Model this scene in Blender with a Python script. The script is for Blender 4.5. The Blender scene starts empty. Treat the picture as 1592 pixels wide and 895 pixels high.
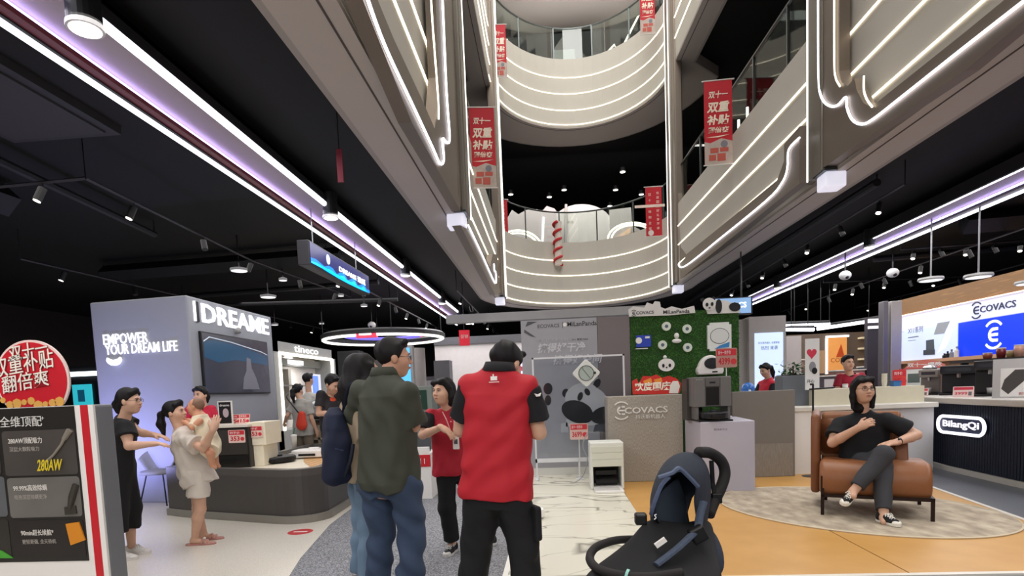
import bpy, bmesh, math, random
import numpy as np
from math import sin, cos, pi, radians, atan2, sqrt, tan
from mathutils import Matrix, Vector
random.seed(7)
RNG = np.random.RandomState(3)
S = bpy.context.scene
COL = S.collection

# ---------------------------------------------------------------- camera
EYE_H = 1.42; FOC = 900.0; PX, PY = 796.0, 676.0
_yaw, _pit, _rol = radians(4.11), radians(4.47), radians(2.3)
cF = Vector((-sin(_yaw)*cos(_pit), cos(_yaw)*cos(_pit), -sin(_pit)))
_r0 = Vector((cos(_yaw), sin(_yaw), 0)); _u0 = _r0.cross(cF)
cR = cos(_rol)*_r0 - sin(_rol)*_u0; cU = sin(_rol)*_r0 + cos(_rol)*_u0
EYE = Vector((0, 0, EYE_H))
cam_d = bpy.data.cameras.new('camera'); cam = bpy.data.objects.new('camera', cam_d); COL.objects.link(cam)
cam.matrix_world = Matrix(((cR.x, cU.x, -cF.x, 0), (cR.y, cU.y, -cF.y, 0), (cR.z, cU.z, -cF.z, EYE_H), (0, 0, 0, 1)))
cam_d.sensor_fit = 'HORIZONTAL'; cam_d.sensor_width = 36; cam_d.lens = 36*FOC/1592
cam_d.shift_y = (PY-447.5)/1592; cam_d.clip_start = .05; cam_d.clip_end = 300
S.camera = cam
# ---------------------------------------------------------------- world, exposure, lamps
w = bpy.data.worlds.new('world'); S.world = w; w.use_nodes = True
bg = w.node_tree.nodes['Background']; bg.inputs[0].default_value = (.75, .8, .9, 1); bg.inputs[1].default_value = .12
S.view_settings.view_transform = 'Standard'; S.view_settings.look = 'None'
S.view_settings.exposure = 0.0; S.view_settings.gamma = 1; S.view_settings.use_curve_mapping = False
try:
    S.cycles.max_bounces = 6; S.cycles.diffuse_bounces = 3; S.cycles.glossy_bounces = 3; S.cycles.transparent_max_bounces = 12
    S.cycles.sample_clamp_indirect = 4.0
except Exception: pass

def area(name, loc, size, power, col=(1, .96, .92), target=(0, 0, -1), shape='RECTANGLE', spread=pi):
    d = bpy.data.lights.new(name, 'AREA'); d.shape = shape; d.size = size[0]
    if shape in ('RECTANGLE', 'ELLIPSE'): d.size_y = size[1]
    d.energy = power; d.color = col; d.spread = spread
    o = bpy.data.objects.new(name, d); COL.objects.link(o); o.location = loc
    o.rotation_euler = Vector(target).to_track_quat('-Z', 'Y').to_euler()
    return o
# rows of shop ceiling lamps (the fixtures hang at these heights), in front of the camera
area('lamp_row_left_near', (-5.0, 3.0, 3.85), (3.0, 7), 110)
area('lamp_row_left_far', (-5.6, 12.0, 3.85), (4.0, 9), 170)
area('lamp_row_aisle', (-2.6, 5.5, 3.9), (.7, 9), 60)
area('lamp_row_right_near', (6.6, 5.0, 3.85), (3.0, 8), 170)
area('lamp_row_right_far', (7.0, 14.5, 3.85), (5.0, 9), 280)
area('lamp_row_back', (-.5, 18.6, 3.9), (9.0, 4), 330)
area('front_fill', (0.3, -2.6, 3.9), (8.0, 3.0), 330, target=(0, .55, -1))  # unseen fill added behind the camera to light the fronts
area('atrium_skylight', (1.2, 8.0, 16.6), (4.4, 20), 1900, (1, .97, .93))
area('gallery_lamps_one', (1.1, 20.3, 9.3), (9.0, 1.6), 420, target=(0, .35, -1))
area('gallery_lamps_two', (1.1, 20.6, 13.4), (9.0, 1.4), 60, target=(0, .3, -1)); area('soffit_fill', (1.1, 19.4, 11.3), (5.0, .4), 26, target=(0, -.1, 1), spread=1.6)  # the upward light is an added fill for the soffit above, no real fitting

def at_z(x, y, z=0.0):
    d = (x-PX)/FOC*cR - (y-PY)/FOC*cU + cF
    return EYE + d*((z-EYE_H)/d.z)
def at_y(x, y, Y):
    d = (x-PX)/FOC*cR - (y-PY)/FOC*cU + cF
    return EYE + d*(Y/d.y)
def at_x(x, y, X):
    d = (x-PX)/FOC*cR - (y-PY)/FOC*cU + cF
    return EYE + d*(X/d.x)

# ---------------------------------------------------------------- materials
def lin(c):
    if isinstance(c, str):
        c = c.lstrip('#'); c = tuple(int(c[i:i+2], 16)/255 for i in (0, 2, 4))
    return tuple((v/12.92 if v <= .04045 else ((v+.055)/1.055)**2.4) for v in c)
_mc = {}
def M(col, rough=.5, metal=0.0, emit=0.0, noise=.06, nscale=9.0, bump=0.0, bscale=60.0, ecol=None, name=None, stretch=None, spec=.4):
    key = (col, rough, metal, emit, noise, nscale, bump, bscale, ecol, stretch, spec)
    if key in _mc: return _mc[key]
    m = bpy.data.materials.new(name or 'surface'); m.use_nodes = True
    nt = m.node_tree; b = nt.nodes['Principled BSDF']; c = lin(col)
    b.inputs['Roughness'].default_value = rough; b.inputs['Metallic'].default_value = metal
    b.inputs['Specular IOR Level'].default_value = spec
    tc = nt.nodes.new('ShaderNodeTexCoord'); src = tc.outputs['Object']
    if stretch:
        mp = nt.nodes.new('ShaderNodeMapping'); mp.inputs['Scale'].default_value = stretch
        nt.links.new(src, mp.inputs[0]); src = mp.outputs[0]
    b.inputs['Base Color'].default_value = (*c, 1)
    if noise > 0:
        n = nt.nodes.new('ShaderNodeTexNoise'); n.inputs['Scale'].default_value = nscale; n.inputs['Detail'].default_value = 4
        r = nt.nodes.new('ShaderNodeMixRGB'); r.inputs[1].default_value = (*[v*(1-noise) for v in c], 1); r.inputs[2].default_value = (*[min(1, v*(1+noise)) for v in c], 1)
        nt.links.new(src, n.inputs['Vector']); nt.links.new(n.outputs[0], r.inputs[0]); nt.links.new(r.outputs[0], b.inputs['Base Color'])
    if bump > 0:
        n2 = nt.nodes.new('ShaderNodeTexNoise'); n2.inputs['Scale'].default_value = bscale; n2.inputs['Detail'].default_value = 3
        bp = nt.nodes.new('ShaderNodeBump'); bp.inputs['Strength'].default_value = bump; bp.inputs['Distance'].default_value = .01
        nt.links.new(src, n2.inputs['Vector']); nt.links.new(n2.outputs[0], bp.inputs['Height']); nt.links.new(bp.outputs[0], b.inputs['Normal'])
    if emit > 0:
        b.inputs['Emission Color'].default_value = (*lin(ecol or col), 1); b.inputs['Emission Strength'].default_value = emit
    _mc[key] = m; return m
def glass(tint='#dfeee8', alpha=.16, rough=.03):
    m = bpy.data.materials.new('glass'); m.use_nodes = True; nt = m.node_tree; nt.nodes.clear()
    o = nt.nodes.new('ShaderNodeOutputMaterial'); mx = nt.nodes.new('ShaderNodeMixShader')
    t = nt.nodes.new('ShaderNodeBsdfTransparent'); t.inputs[0].default_value = (*lin(tint), 1)
    g = nt.nodes.new('ShaderNodeBsdfGlossy'); g.inputs['Roughness'].default_value = rough
    mx.inputs[0].default_value = alpha
    nt.links.new(t.outputs[0], mx.inputs[1]); nt.links.new(g.outputs[0], mx.inputs[2]); nt.links.new(mx.outputs[0], o.inputs[0])
    return m
def ramp_mat(name, kind, scale, stops, rough=.5, stretch=(1, 1, 1), distort=0.0, bump=0.0, detail=6):
    m = bpy.data.materials.new(name); m.use_nodes = True; nt = m.node_tree; b = nt.nodes['Principled BSDF']
    b.inputs['Roughness'].default_value = rough
    tc = nt.nodes.new('ShaderNodeTexCoord'); mp = nt.nodes.new('ShaderNodeMapping'); mp.inputs['Scale'].default_value = stretch
    nt.links.new(tc.outputs['Object'], mp.inputs[0])
    if kind == 'wave':
        n = nt.nodes.new('ShaderNodeTexWave'); n.inputs['Scale'].default_value = scale; n.inputs['Distortion'].default_value = distort; n.inputs['Detail'].default_value = detail
        n.inputs['Detail Scale'].default_value = 1.2
        fac = n.outputs['Fac']
    else:
        n = nt.nodes.new('ShaderNodeTexNoise'); n.inputs['Scale'].default_value = scale; n.inputs['Detail'].default_value = detail; n.inputs['Distortion'].default_value = distort
        fac = n.outputs[0]
    nt.links.new(mp.outputs[0], n.inputs['Vector'])
    r = nt.nodes.new('ShaderNodeValToRGB'); el = r.color_ramp.elements
    for i, (p, c) in enumerate(stops):
        e = el[i] if i < 2 else el.new(p)
        e.position = p; e.color = (*lin(c), 1)
    nt.links.new(fac, r.inputs[0]); nt.links.new(r.outputs[0], b.inputs['Base Color'])
    if bump:
        bp = nt.nodes.new('ShaderNodeBump'); bp.inputs['Strength'].default_value = bump; bp.inputs['Distance'].default_value = .004
        nt.links.new(fac, bp.inputs['Height']); nt.links.new(bp.outputs[0], b.inputs['Normal'])
    return m

# ---------------------------------------------------------------- objects
WM = {}                                   # world matrix of every thing or part
def tag(o, label=None, cat=None, group=None, kind=None):
    if label: o['label'] = label
    if cat: o['category'] = cat
    if group: o['group'] = group
    if kind: o['kind'] = kind
    return o
def thing(name, label, cat, loc=(0, 0, 0), rz=0.0, group=None):
    o = bpy.data.objects.new(name, None); COL.objects.link(o); o.empty_display_size = .1
    o.location = loc; o.rotation_euler = (0, 0, rz)
    WM[o] = Matrix.Translation(Vector(loc)) @ Matrix.Rotation(rz, 4, 'Z')
    return tag(o, label, cat, group)
class Fr:
    """a frame: x right, y up, z out of the surface"""
    def __init__(s, o, r, u):
        s.o = Vector(o); s.r = Vector(r).normalized(); s.u = Vector(u); s.u = (s.u-s.r*s.u.dot(s.r)).normalized(); s.n = s.r.cross(s.u)
    def p(s, x, y, z=0.0): return s.o+s.r*x+s.u*y+s.n*z
    def sub(s, x, y, z=0.0): return Fr(s.p(x, y, z), s.r, s.u)
GR = Fr((0, 0, 0), (1, 0, 0), (0, 1, 0))  # ground frame: z is up
def new_obj(name, me, mats, parent=None, smooth=False):
    o = bpy.data.objects.new(name, me); COL.objects.link(o)
    for m in (mats if isinstance(mats, (list, tuple)) else [mats]): me.materials.append(m)
    if smooth: me.shade_smooth()
    if parent is not None: o.parent = parent; WM[o] = WM[parent]
    else: WM[o] = Matrix.Identity(4)
    return o
class MB:
    def __init__(s): s.v = []; s.f = []; s.m = []
    def add(s, vs, fs, mi=0):
        b = len(s.v); s.v.extend([tuple(v) for v in vs])
        for f in fs: s.f.append([i+b for i in f]); s.m.append(mi)
        return s
    def box(s, x0, x1, y0, y1, z0, z1, fr=GR, mi=0):
        c = [fr.p(x, y, z) for z in (z0, z1) for (x, y) in ((x0, y0), (x1, y0), (x1, y1), (x0, y1))]
        return s.add(c, [[3, 2, 1, 0], [4, 5, 6, 7], [0, 1, 5, 4], [1, 2, 6, 5], [2, 3, 7, 6], [3, 0, 4, 7]], mi)
    def prism(s, poly, z0, z1, fr=GR, mi=0):
        a = sum(poly[i][0]*poly[(i+1) % len(poly)][1]-poly[(i+1) % len(poly)][0]*poly[i][1] for i in range(len(poly)))
        if a < 0: poly = poly[::-1]
        n = len(poly); vs = [fr.p(x, y, z0) for x, y in poly]+[fr.p(x, y, z1) for x, y in poly]
        fs = [list(range(n))[::-1], list(range(n, 2*n))]+[[i, (i+1) % n, n+(i+1) % n, n+i] for i in range(n)]
        return s.add(vs, fs, mi)
    def tube(s, pts, r, n=8, closed=False, mi=0, cap=True, flat=1.0):
        pts = [Vector(p) for p in pts]; k = len(pts); rs = r if isinstance(r, (list, tuple)) else [r]*k
        prev = None; vs = []
        for i, p in enumerate(pts):
            if closed: t = pts[(i+1) % k]-pts[i-1]
            else: t = pts[min(i+1, k-1)]-pts[max(i-1, 0)]
            t = t.normalized() if t.length > 1e-9 else Vector((0, 0, 1))
            if prev is None:
                a = Vector((0, 0, 1)) if abs(t.z) < .9 else Vector((1, 0, 0))
                u = (a-t*a.dot(t)).normalized()
            else:
                u = prev-t*prev.dot(t); u = u.normalized() if u.length > 1e-6 else t.orthogonal().normalized()
            prev = u; w_ = t.cross(u)
            for j in range(n):
                an = 2*pi*j/n; vs.append(p+(u*cos(an)*flat+w_*sin(an))*rs[i])
        fs = []
        for i in range(k if closed else k-1):
            a = i*n; b = ((i+1) % k)*n
            for j in range(n): fs.append([a+j, a+(j+1) % n, b+(j+1) % n, b+j])
        if cap and not closed: fs.append(list(range(n))[::-1]); fs.append(list(range((k-1)*n, k*n)))
        return s.add(vs, fs, mi)
    def lathe(s, prof, fr=GR, n=20, mi=0, cap=True):
        vs = []; fs = []; k = len(prof)
        for r, z in prof:
            for j in range(n):
                an = 2*pi*j/n; vs.append(fr.p(r*cos(an), r*sin(an), z))
        for i in range(k-1):
            for j in range(n): fs.append([i*n+j, i*n+(j+1) % n, (i+1)*n+(j+1) % n, (i+1)*n+j])
        if cap: fs.append(list(range(n))[::-1]); fs.append(list(range((k-1)*n, k*n)))
        return s.add(vs, fs, mi)
    def ball(s, c, r, n=14, m=8, mi=0, fr=None):
        c = Vector(c); r = r if isinstance(r, (tuple, list)) else (r, r, r); fr = fr or GR
        vs = [c+fr.n*r[2]]; fs = []
        for i in range(1, m):
            th = pi*i/m
            for j in range(n):
                an = 2*pi*j/n; vs.append(c+fr.r*(r[0]*sin(th)*cos(an))+fr.u*(r[1]*sin(th)*sin(an))+fr.n*(r[2]*cos(th)))
        vs.append(c-fr.n*r[2]); L = len(vs)-1
        for j in range(n):
            fs.append([0, 1+j, 1+(j+1) % n]); fs.append([L, L-n+(j+1) % n, L-n+j])
        for i in range(m-2):
            for j in range(n): fs.append([1+i*n+j, 1+(i+1)*n+j, 1+(i+1)*n+(j+1) % n, 1+i*n+(j+1) % n])
        return s.add(vs, fs, mi)
    def disc(s, cx, cy, r, z0, z1, fr, n=24, mi=0, ry=None):
        return s.prism([(cx+r*cos(2*pi*i/n), cy+(ry or r)*sin(2*pi*i/n)) for i in range(n)], z0, z1, fr, mi)
    def rrect(s, x0, x1, y0, y1, rad, z0, z1, fr, mi=0, n=5):
        return s.prism(rrect_pts(x0, x1, y0, y1, rad, n), z0, z1, fr, mi)
    def build(s, name, mats, parent=None, smooth=False, bevel=0.0, seg=2, local=False):
        if not s.v: s.add([(0,0,0),(0,0,.001),(0,.001,0)], [[0,1,2]])
        if parent is not None and not local:
            iv = WM[parent].inverted(); vs = [iv @ Vector(v) for v in s.v]
        else: vs = s.v
        me = bpy.data.meshes.new(name); me.from_pydata([tuple(v) for v in vs], [], s.f)
        me.polygons.foreach_set('material_index', s.m); me.update()
        o = new_obj(name, me, mats, parent, smooth)
        if bevel > 0:
            b = o.modifiers.new('bevel', 'BEVEL'); b.width = bevel; b.segments = seg; b.limit_method = 'ANGLE'; b.angle_limit = radians(40)
        return o
def rrect_pts(x0, x1, y0, y1, rad, n=5):
    pts = []
    for cx, cy, a0 in ((x1-rad, y1-rad, 0), (x0+rad, y1-rad, pi/2), (x0+rad, y0+rad, pi), (x1-rad, y0+rad, 1.5*pi)):
        for i in range(n+1):
            a = a0+pi/2*i/n; pts.append((cx+rad*cos(a), cy+rad*sin(a)))
    return pts
def bez(p0, p1, p2, p3, n=10):
    p0, p1, p2, p3 = map(Vector, (p0, p1, p2, p3)); out = []
    for i in range(n+1):
        t = i/n; out.append(p0*(1-t)**3+p1*3*t*(1-t)**2+p2*3*t*t*(1-t)+p3*t**3)
    return out
def smooth_path(pts, n=6):
    pts = [Vector(p) for p in pts]; out = []
    for i in range(len(pts)-1):
        a = pts[max(i-1, 0)]; b = pts[i]; c = pts[i+1]; d = pts[min(i+2, len(pts)-1)]
        for j in range(n):
            t = j/n; out.append(.5*((2*b)+(c-a)*t+(2*a-5*b+4*c-d)*t*t+(3*b-a-3*c+d)*t**3))
    out.append(pts[-1]); return out
def text(txt, fr, x, y, h, mat, parent, name='lettering', depth=.004, bold=0.0, width=None, align='LEFT', shear=0.0, z=.001, spacing=1.0, label=None):
    """flat or raised lettering on a frame; h = cap height, width = total width to fit"""
    c = bpy.data.curves.new('t', 'FONT'); c.body = txt; c.size = 1.0; c.resolution_u = 2; c.extrude = .5; c.offset = bold; c.shear = shear; c.space_character = spacing
    o = bpy.data.objects.new('t', c); COL.objects.link(o)
    dg = bpy.context.evaluated_depsgraph_get(); dg.update()
    me = bpy.data.meshes.new_from_object(o.evaluated_get(dg)); bpy.data.objects.remove(o); bpy.data.curves.remove(c)
    n = len(me.vertices)
    if n == 0: return None
    co = np.empty(n*3, np.float32); me.vertices.foreach_get('co', co); co = co.reshape(-1, 3)
    lo = co.min(0); hi = co.max(0)
    sy = h/max(hi[1]-lo[1], 1e-6); sx = (width/max(hi[0]-lo[0], 1e-6)) if width else sy
    W = (hi[0]-lo[0])*sx
    X = (co[:, 0]-lo[0])*sx+x-(W if align == 'RIGHT' else W/2 if align == 'CENTER' else 0)
    Y = (co[:, 1]-lo[1])*sy+y; Z = (co[:, 2]-lo[2])/max(hi[2]-lo[2], 1e-6)*depth+z
    P = np.array(fr.o)[None]+X[:, None]*np.array(fr.r)+Y[:, None]*np.array(fr.u)+Z[:, None]*np.array(fr.n)
    if parent is not None:
        iv = np.array(WM[parent].inverted()); P = P@iv[:3, :3].T+iv[:3, 3]
    me.vertices.foreach_set('co', P.astype(np.float32).ravel()); me.update(); me.materials.clear()
    o = new_obj(name, me, mat, parent)
    if label: o['label'] = label
    return o
def struct(mb, name, mats, **k):
    o = mb.build(name, mats, **k); o['kind'] = 'structure'; return o
def copy_tree(o, parent=None, loc=None, rz=None):
    c = o.copy(); COL.objects.link(c)
    if parent is not None: c.parent = parent
    if loc is not None: c.location = loc
    if rz is not None: c.rotation_euler = (0, 0, rz)
    for ch in [q for q in o.children]: copy_tree(ch, c)
    WM[c] = Matrix.Translation(c.location) @ Matrix.Rotation(c.rotation_euler.z, 4, 'Z')
    return c
# ================================================================ large structure
black = M('#0b0a0d', .8, noise=.25, nscale=2); dkgrey = M('#1d1c1f', .75, noise=.2, nscale=3)
white_lac = M('#d9d6d0', .45, noise=.03); led = M('#ffffff', .5, emit=2, ecol='#fffaf0', noise=0); led_cool = M('#ffffff', .5, emit=3.2, ecol='#f4f4ff', noise=0)
led_warm = M('#fff8ea', .5, emit=2.6, ecol='#fff3dc', noise=0)
fascia_m = M('#c6c2b9', .6, noise=.035, nscale=1.2); soffit_m = M('#b9b0aa', .55, noise=.04, nscale=1.5)
steel = M('#8f8a82', .45, .7, noise=.08, nscale=3, stretch=(1, 1, .2)); steel_brown = M('#857a70', .48, .7, noise=.1, nscale=2)
glass_m = glass('#eef4f1', .07); rail_m = M('#5d6262', .35, .8)

# ---- floor and its coverings
terr = ramp_mat('terrazzo', 'noise', 160, [(.35, '#c6bfb2'), (.5, '#dad4c8'), (.62, '#e2ddd2')], rough=.3)
carpet_m = ramp_mat('grey_carpet', 'noise', 90, [(.35, '#4c4d52'), (.5, '#77787d'), (.65, '#a2a3a7')], rough=.9, bump=.4)
grey_tile = ramp_mat('dark_tile', 'noise', 1.5, [(.3, '#5f6268'), (.7, '#6c7077')], rough=.38)
def marble_mat():
    m = bpy.data.materials.new('marble'); m.use_nodes = True; nt = m.node_tree; b = nt.nodes['Principled BSDF']; b.inputs['Roughness'].default_value = .22
    tc = nt.nodes.new('ShaderNodeTexCoord'); mp = nt.nodes.new('ShaderNodeMapping'); mp.inputs['Rotation'].default_value = (0, 0, -.62); mp.inputs['Scale'].default_value = (.55, 1.5, 1)
    nt.links.new(tc.outputs['Object'], mp.inputs[0])
    def vein(scale, dist, w, off):
        n = nt.nodes.new('ShaderNodeTexNoise'); n.inputs['Scale'].default_value = scale; n.inputs['Detail'].default_value = 3.5; n.inputs['Distortion'].default_value = dist; n.inputs['Roughness'].default_value = .5
        a = nt.nodes.new('ShaderNodeVectorMath'); a.operation = 'ADD'; a.inputs[1].default_value = (off, off, 0); nt.links.new(mp.outputs[0], a.inputs[0]); nt.links.new(a.outputs[0], n.inputs['Vector'])
        s = nt.nodes.new('ShaderNodeMath'); s.operation = 'SUBTRACT'; s.inputs[1].default_value = .5; nt.links.new(n.outputs[0], s.inputs[0])
        q = nt.nodes.new('ShaderNodeMath'); q.operation = 'ABSOLUTE'; nt.links.new(s.outputs[0], q.inputs[0])
        r = nt.nodes.new('ShaderNodeMapRange'); r.inputs[1].default_value = 0; r.inputs[2].default_value = w; r.inputs[3].default_value = 1; r.inputs[4].default_value = 0; nt.links.new(q.outputs[0], r.inputs[0]); return r.outputs[0]
    v1 = vein(.55, .9, .010, 3.1); v2 = vein(.9, .6, .006, 9.7)
    mx = nt.nodes.new('ShaderNodeMixRGB'); mx.inputs[1].default_value = (*lin('#e0dccb'), 1); mx.inputs[2].default_value = (*lin('#8d8a7c'), 1); nt.links.new(v1, mx.inputs[0])
    m2 = nt.nodes.new('ShaderNodeMixRGB'); m2.inputs[2].default_value = (*lin('#b3af9f'), 1); nt.links.new(v2, m2.inputs[0]); nt.links.new(mx.outputs[0], m2.inputs[1])
    nt.links.new(m2.outputs[0], b.inputs['Base Color']); return m
orange_m = ramp_mat('orange_floor', 'noise', 3.0, [(.3, '#bb8b48'), (.7, '#c49552')], rough=.42)
fl = struct(MB().box(-15, 17, -7, 33, -.12, 0), 'floor', grey_tile)
MB().prism([(-14.9, -6), (-1.95, -6), (-1.95, 3.6), (-2.15, 4.4), (-2.28, 4.9), (-2.52, 6.2), (-2.6, 7.3), (-2.6, 22), (-14.9, 22)], 0, .004).build('terrazzo_tiles', terr, fl)
MB().prism([(-1.95, -6), (-.43, -6), (-.43, 4.2), (-.36, 9.6), (-.6, 20), (-2.6, 20), (-2.6, 7.3), (-2.52, 6.2), (-2.28, 4.9), (-2.15, 4.4), (-1.95, 3.6)], 0, .006).build('carpet_strip', carpet_m, fl)
MB().prism([(-.4, 1.0), (.84, 1.0), (.9, 7.9), (1.1, 9.6), (-.35, 9.6)], 0, .02).build('marble_slab', marble_mat(), fl)
MB().prism([(-.44, 1.0), (-.4, 1.0), (-.35, 9.6), (-.39, 9.6)], 0, .026).build('edge_strip', M('#e8e6e0', .4), fl)
# the ochre platform: two boards with a joint, white edging
ja, jb = at_z(1300, 833), at_z(1412, 893)
re = at_z(1592, 817); rm = at_z(1475, 772)
rdir = (rm-re); rback = re+rdir*2.6; rfront = re-rdir*1.3
fy = 4.19
k = (jb-ja); jback = ja-k*2.3
P1 = [(.86, fy), (jb.x, fy), (ja.x, ja.y), (jback.x, jback.y), (2.2, 8.75), (.95, 8.75), (.91, 7.9)]
P2 = [(jb.x+.012, fy), (rfront.x+.2, fy), (rback.x, rback.y), (3.5, 8.75), (2.25, 8.75), (jback.x+.02, jback.y), (ja.x+.012, ja.y)]
MB().prism(P1, 0, .014).build('orange_board', orange_m, fl); MB().prism(P2, 0, .014).build('orange_board', orange_m, fl)
n_ = Vector((rdir.y, -rdir.x, 0)).normalized()*.05
MB().prism([(rfront.x+.2, fy), (rfront.x+.2+n_.x, fy), (rback.x+n_.x, rback.y+n_.y), (rback.x, rback.y)], 0, .018).box(-.4, 6, fy-.05, fy, 0, .018).build('edge_strip', M('#d8d4cc', .4), fl)
# round red floor sticker
c0 = at_z(467, 827)
fs = thing('floor_sticker', 'round red and white no-entry sticker on pale floor beside dark counter', 'sticker', (c0.x, c0.y, .0045))
f_ = Fr((c0.x, c0.y, .0045), (1, 0, 0), (0, 1, 0))
MB().disc(0, 0, .13, 0, .001, f_).build('disc', M('#c03a3c', .5), fs)
MB().box(-.075, .075, -.02, .02, .001, .002, f_).build('bar', M('#f0e8e4', .5), fs); 

# ---- atrium galleries
def outline(off=0.0, y0=-6.5, n=26):
    """left side, rounded far end, right side of the atrium; off > 0 moves away from the opening"""
    pts = [(-1.30-off, y0), (-1.30-off, 4), (-1.32-off, 10), (-1.36-off, 15.6)]
    cx, cy, a, b = 1.0, 15.9, 2.36+off, 2.95+off
    for i in range(1, n):
        th = pi-pi*i/n; pts.append((cx+a*cos(th), cy+b*sin(th)))
    pts += [(3.36+off, 15.6), (3.5+off, 12), (3.63+off, 8), (3.72+off, 4), (3.78+off, y0)]
    return pts
def wall_strip(mb, pts, z0, z1, th=.12):
    # vertical band, thickness th away from the opening
    n = len(pts); vs = []
    nr = []
    for i in range(n):
        a = Vector(pts[max(i-1, 0)]); b = Vector(pts[min(i+1, n-1)]); t = (b-a).normalized(); nr.append(Vector((-t.y, t.x)))
    for (x, y), q in zip(pts, nr): vs += [(x, y, z0), (x, y, z1), (x+q.x*th, y+q.y*th, z1), (x+q.x*th, y+q.y*th, z0)]
    fs = []
    for i in range(n-1):
        a = i*4; b = a+4
        for j in range(4): fs.append([a+j, a+(j+1) % 4, b+(j+1) % 4, b+j])
    fs += [[3, 2, 1, 0], [len(vs)-4, len(vs)-3, len(vs)-2, len(vs)-1]]
    mb.add(vs, fs); return mb
def ring(mb, a, b, z0, z1):
    n = len(a); vs = []
    for (x, y), (p, q) in zip(a, b): vs += [(x, y, z0), (p, q, z0), (p, q, z1), (x, y, z1)]
    fs = []
    for i in range(n-1):
        for j in range(4): fs.append([i*4+j, (i+1)*4+j, (i+1)*4+(j+1) % 4, i*4+(j+1) % 4])
    mb.add(vs, fs); return mb
LV = [(4.02, 5.98, 6.92, .5, [5.42, 4.95, 4.48], 'lowest'), (9.50, 11.52, 12.45, 1.3, [10.96, 10.48, 9.99], 'middle'), (13.6, 15.6, 16.4, 2.2, [], 'topmost')]
for li, (zb, zt, zg, so, lines, nm) in enumerate(LV):
    t = thing('balcony', f'{nm} curved cream gallery balcony around the atrium' + (' with light lines' if lines else ', its rim cut by the frame top'), 'balcony', (1, 16, zb), group='atrium gallery balconies')
    wall_strip(MB(), outline(), zb, zt).build('fascia', fascia_m, t)
    def off(o_end, o_side):
        a = outline(o_side); b = outline(o_end); return [b[i] if 4 <= i < len(a)-5 else a[i] for i in range(len(a))]
    ring(MB(), outline(0.005), off(so, .48), zb-.04, zb+.05).build('soffit', soffit_m, t)
    mid = [((p[0]+q[0])/2, (p[1]+q[1])/2) for p, q in zip(outline(.1), outline(.13))]
    ring(MB(), outline(.12), outline(.135), zb-.046, zb-.039).build('shadow_gap', M('#4d4644', .7), t)
    wall_strip(MB(), off(so, .48), zb-.04, zb+.22, .06).build('soffit_edge', M('#a29a95', .6), t)
    for z in lines+([zb+.06] if lines else []):
        pts = [(x, y, z) for x, y in outline(-.012)]
        if z == zb+.06: pts = pts[3:-4]
        MB().tube(pts, .012, 6).build('light_line', led_warm, t)
    # glass balustrade panels, posts and rail
    o = outline(.1)
    seg = []
    for i in range(len(o)-1):
        a, b = Vector(o[i]), Vector(o[i+1]); L = (b-a).length
        if L > 1.6:
            k_ = max(1, round(L/1.5))
            for j in range(k_): seg.append((a.lerp(b, j/k_), a.lerp(b, (j+1)/k_)))
        else: seg.append((a, b))
    merged = []; i = 0
    while i < len(seg):
        a, b = seg[i]; pts = [a, b]
        while (pts[-1]-pts[0]).length < 1.1 and i+1 < len(seg) and (seg[i+1][1]-seg[i+1][0]).length < .9: i += 1; pts.append(seg[i][1])
        merged.append(pts); i += 1
    if li < 2:
        for pts in merged:
            if pts[0].y < 1: continue
            wall_strip(MB(), [tuple(p) for p in pts], zt-.02, zg, .012).build('glass_panel', glass_m, t)
            MB().box(pts[0].x-.02, pts[0].x+.02, pts[0].y-.02, pts[0].y+.02, zt-.02, zg+.02).build('post', rail_m, t)
        MB().tube([(x, y, zg+.02) for x, y in o], .025, 6).build('handrail', rail_m, t)

# ---- steel pilasters with light lines and end lamps, and framed bays
def pilaster(X, Y, sgn, z0, z1, label, sides=(-.13, .27), lr=.011):
    t = thing('pilaster', label, 'pilaster', (X, Y, z0), group=None)
    x1 = X+sgn*.02; x0 = X-sgn*.17
    a, b = sorted((x0, x1))
    MB().box(a, b, Y-.12, Y+.26, z0, z1).build('post', steel, t, bevel=.03)
    MB().box(X-.1, X+.1, Y-.46, Y+.5, z0+.03, z1).build('back_plate', steel_brown, t, bevel=.03) 
    for dy in sides: MB().tube([(x0, Y+dy, z0), (x0, Y+dy, z1)], lr, 8).build('light_line', led, t)
    MB().box(X-.13, X+.13, Y-.16, Y+.10, z0-.20, z0-.01).build('end_lamp', M('#ffffff', .4, emit=.6, ecol='#e8e8ff', noise=0), t, bevel=.02)
    MB().box(X-.16, X+.16, Y-.19, Y+.13, z0-.01, z0+.02).build('lamp_cap', rail_m, t)
    return t
pilaster(-1.30, 8.65, -1, 4.0, 16.5, 'steel light pilaster on left of the atrium, nearer one', (.27,))
pilaster(-1.36, 16.4, -1, 4.0, 16.5, 'slim steel light pilaster at far left corner of the atrium')
pilaster(3.42, 15.9, 1, 4.0, 16.5, 'slim steel light pilaster at far right corner of the atrium')
pilaster(3.64, 7.9, 1, 4.0, 16.5, 'steel light pilaster on right of the atrium, nearer one', (.27,))
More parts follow.
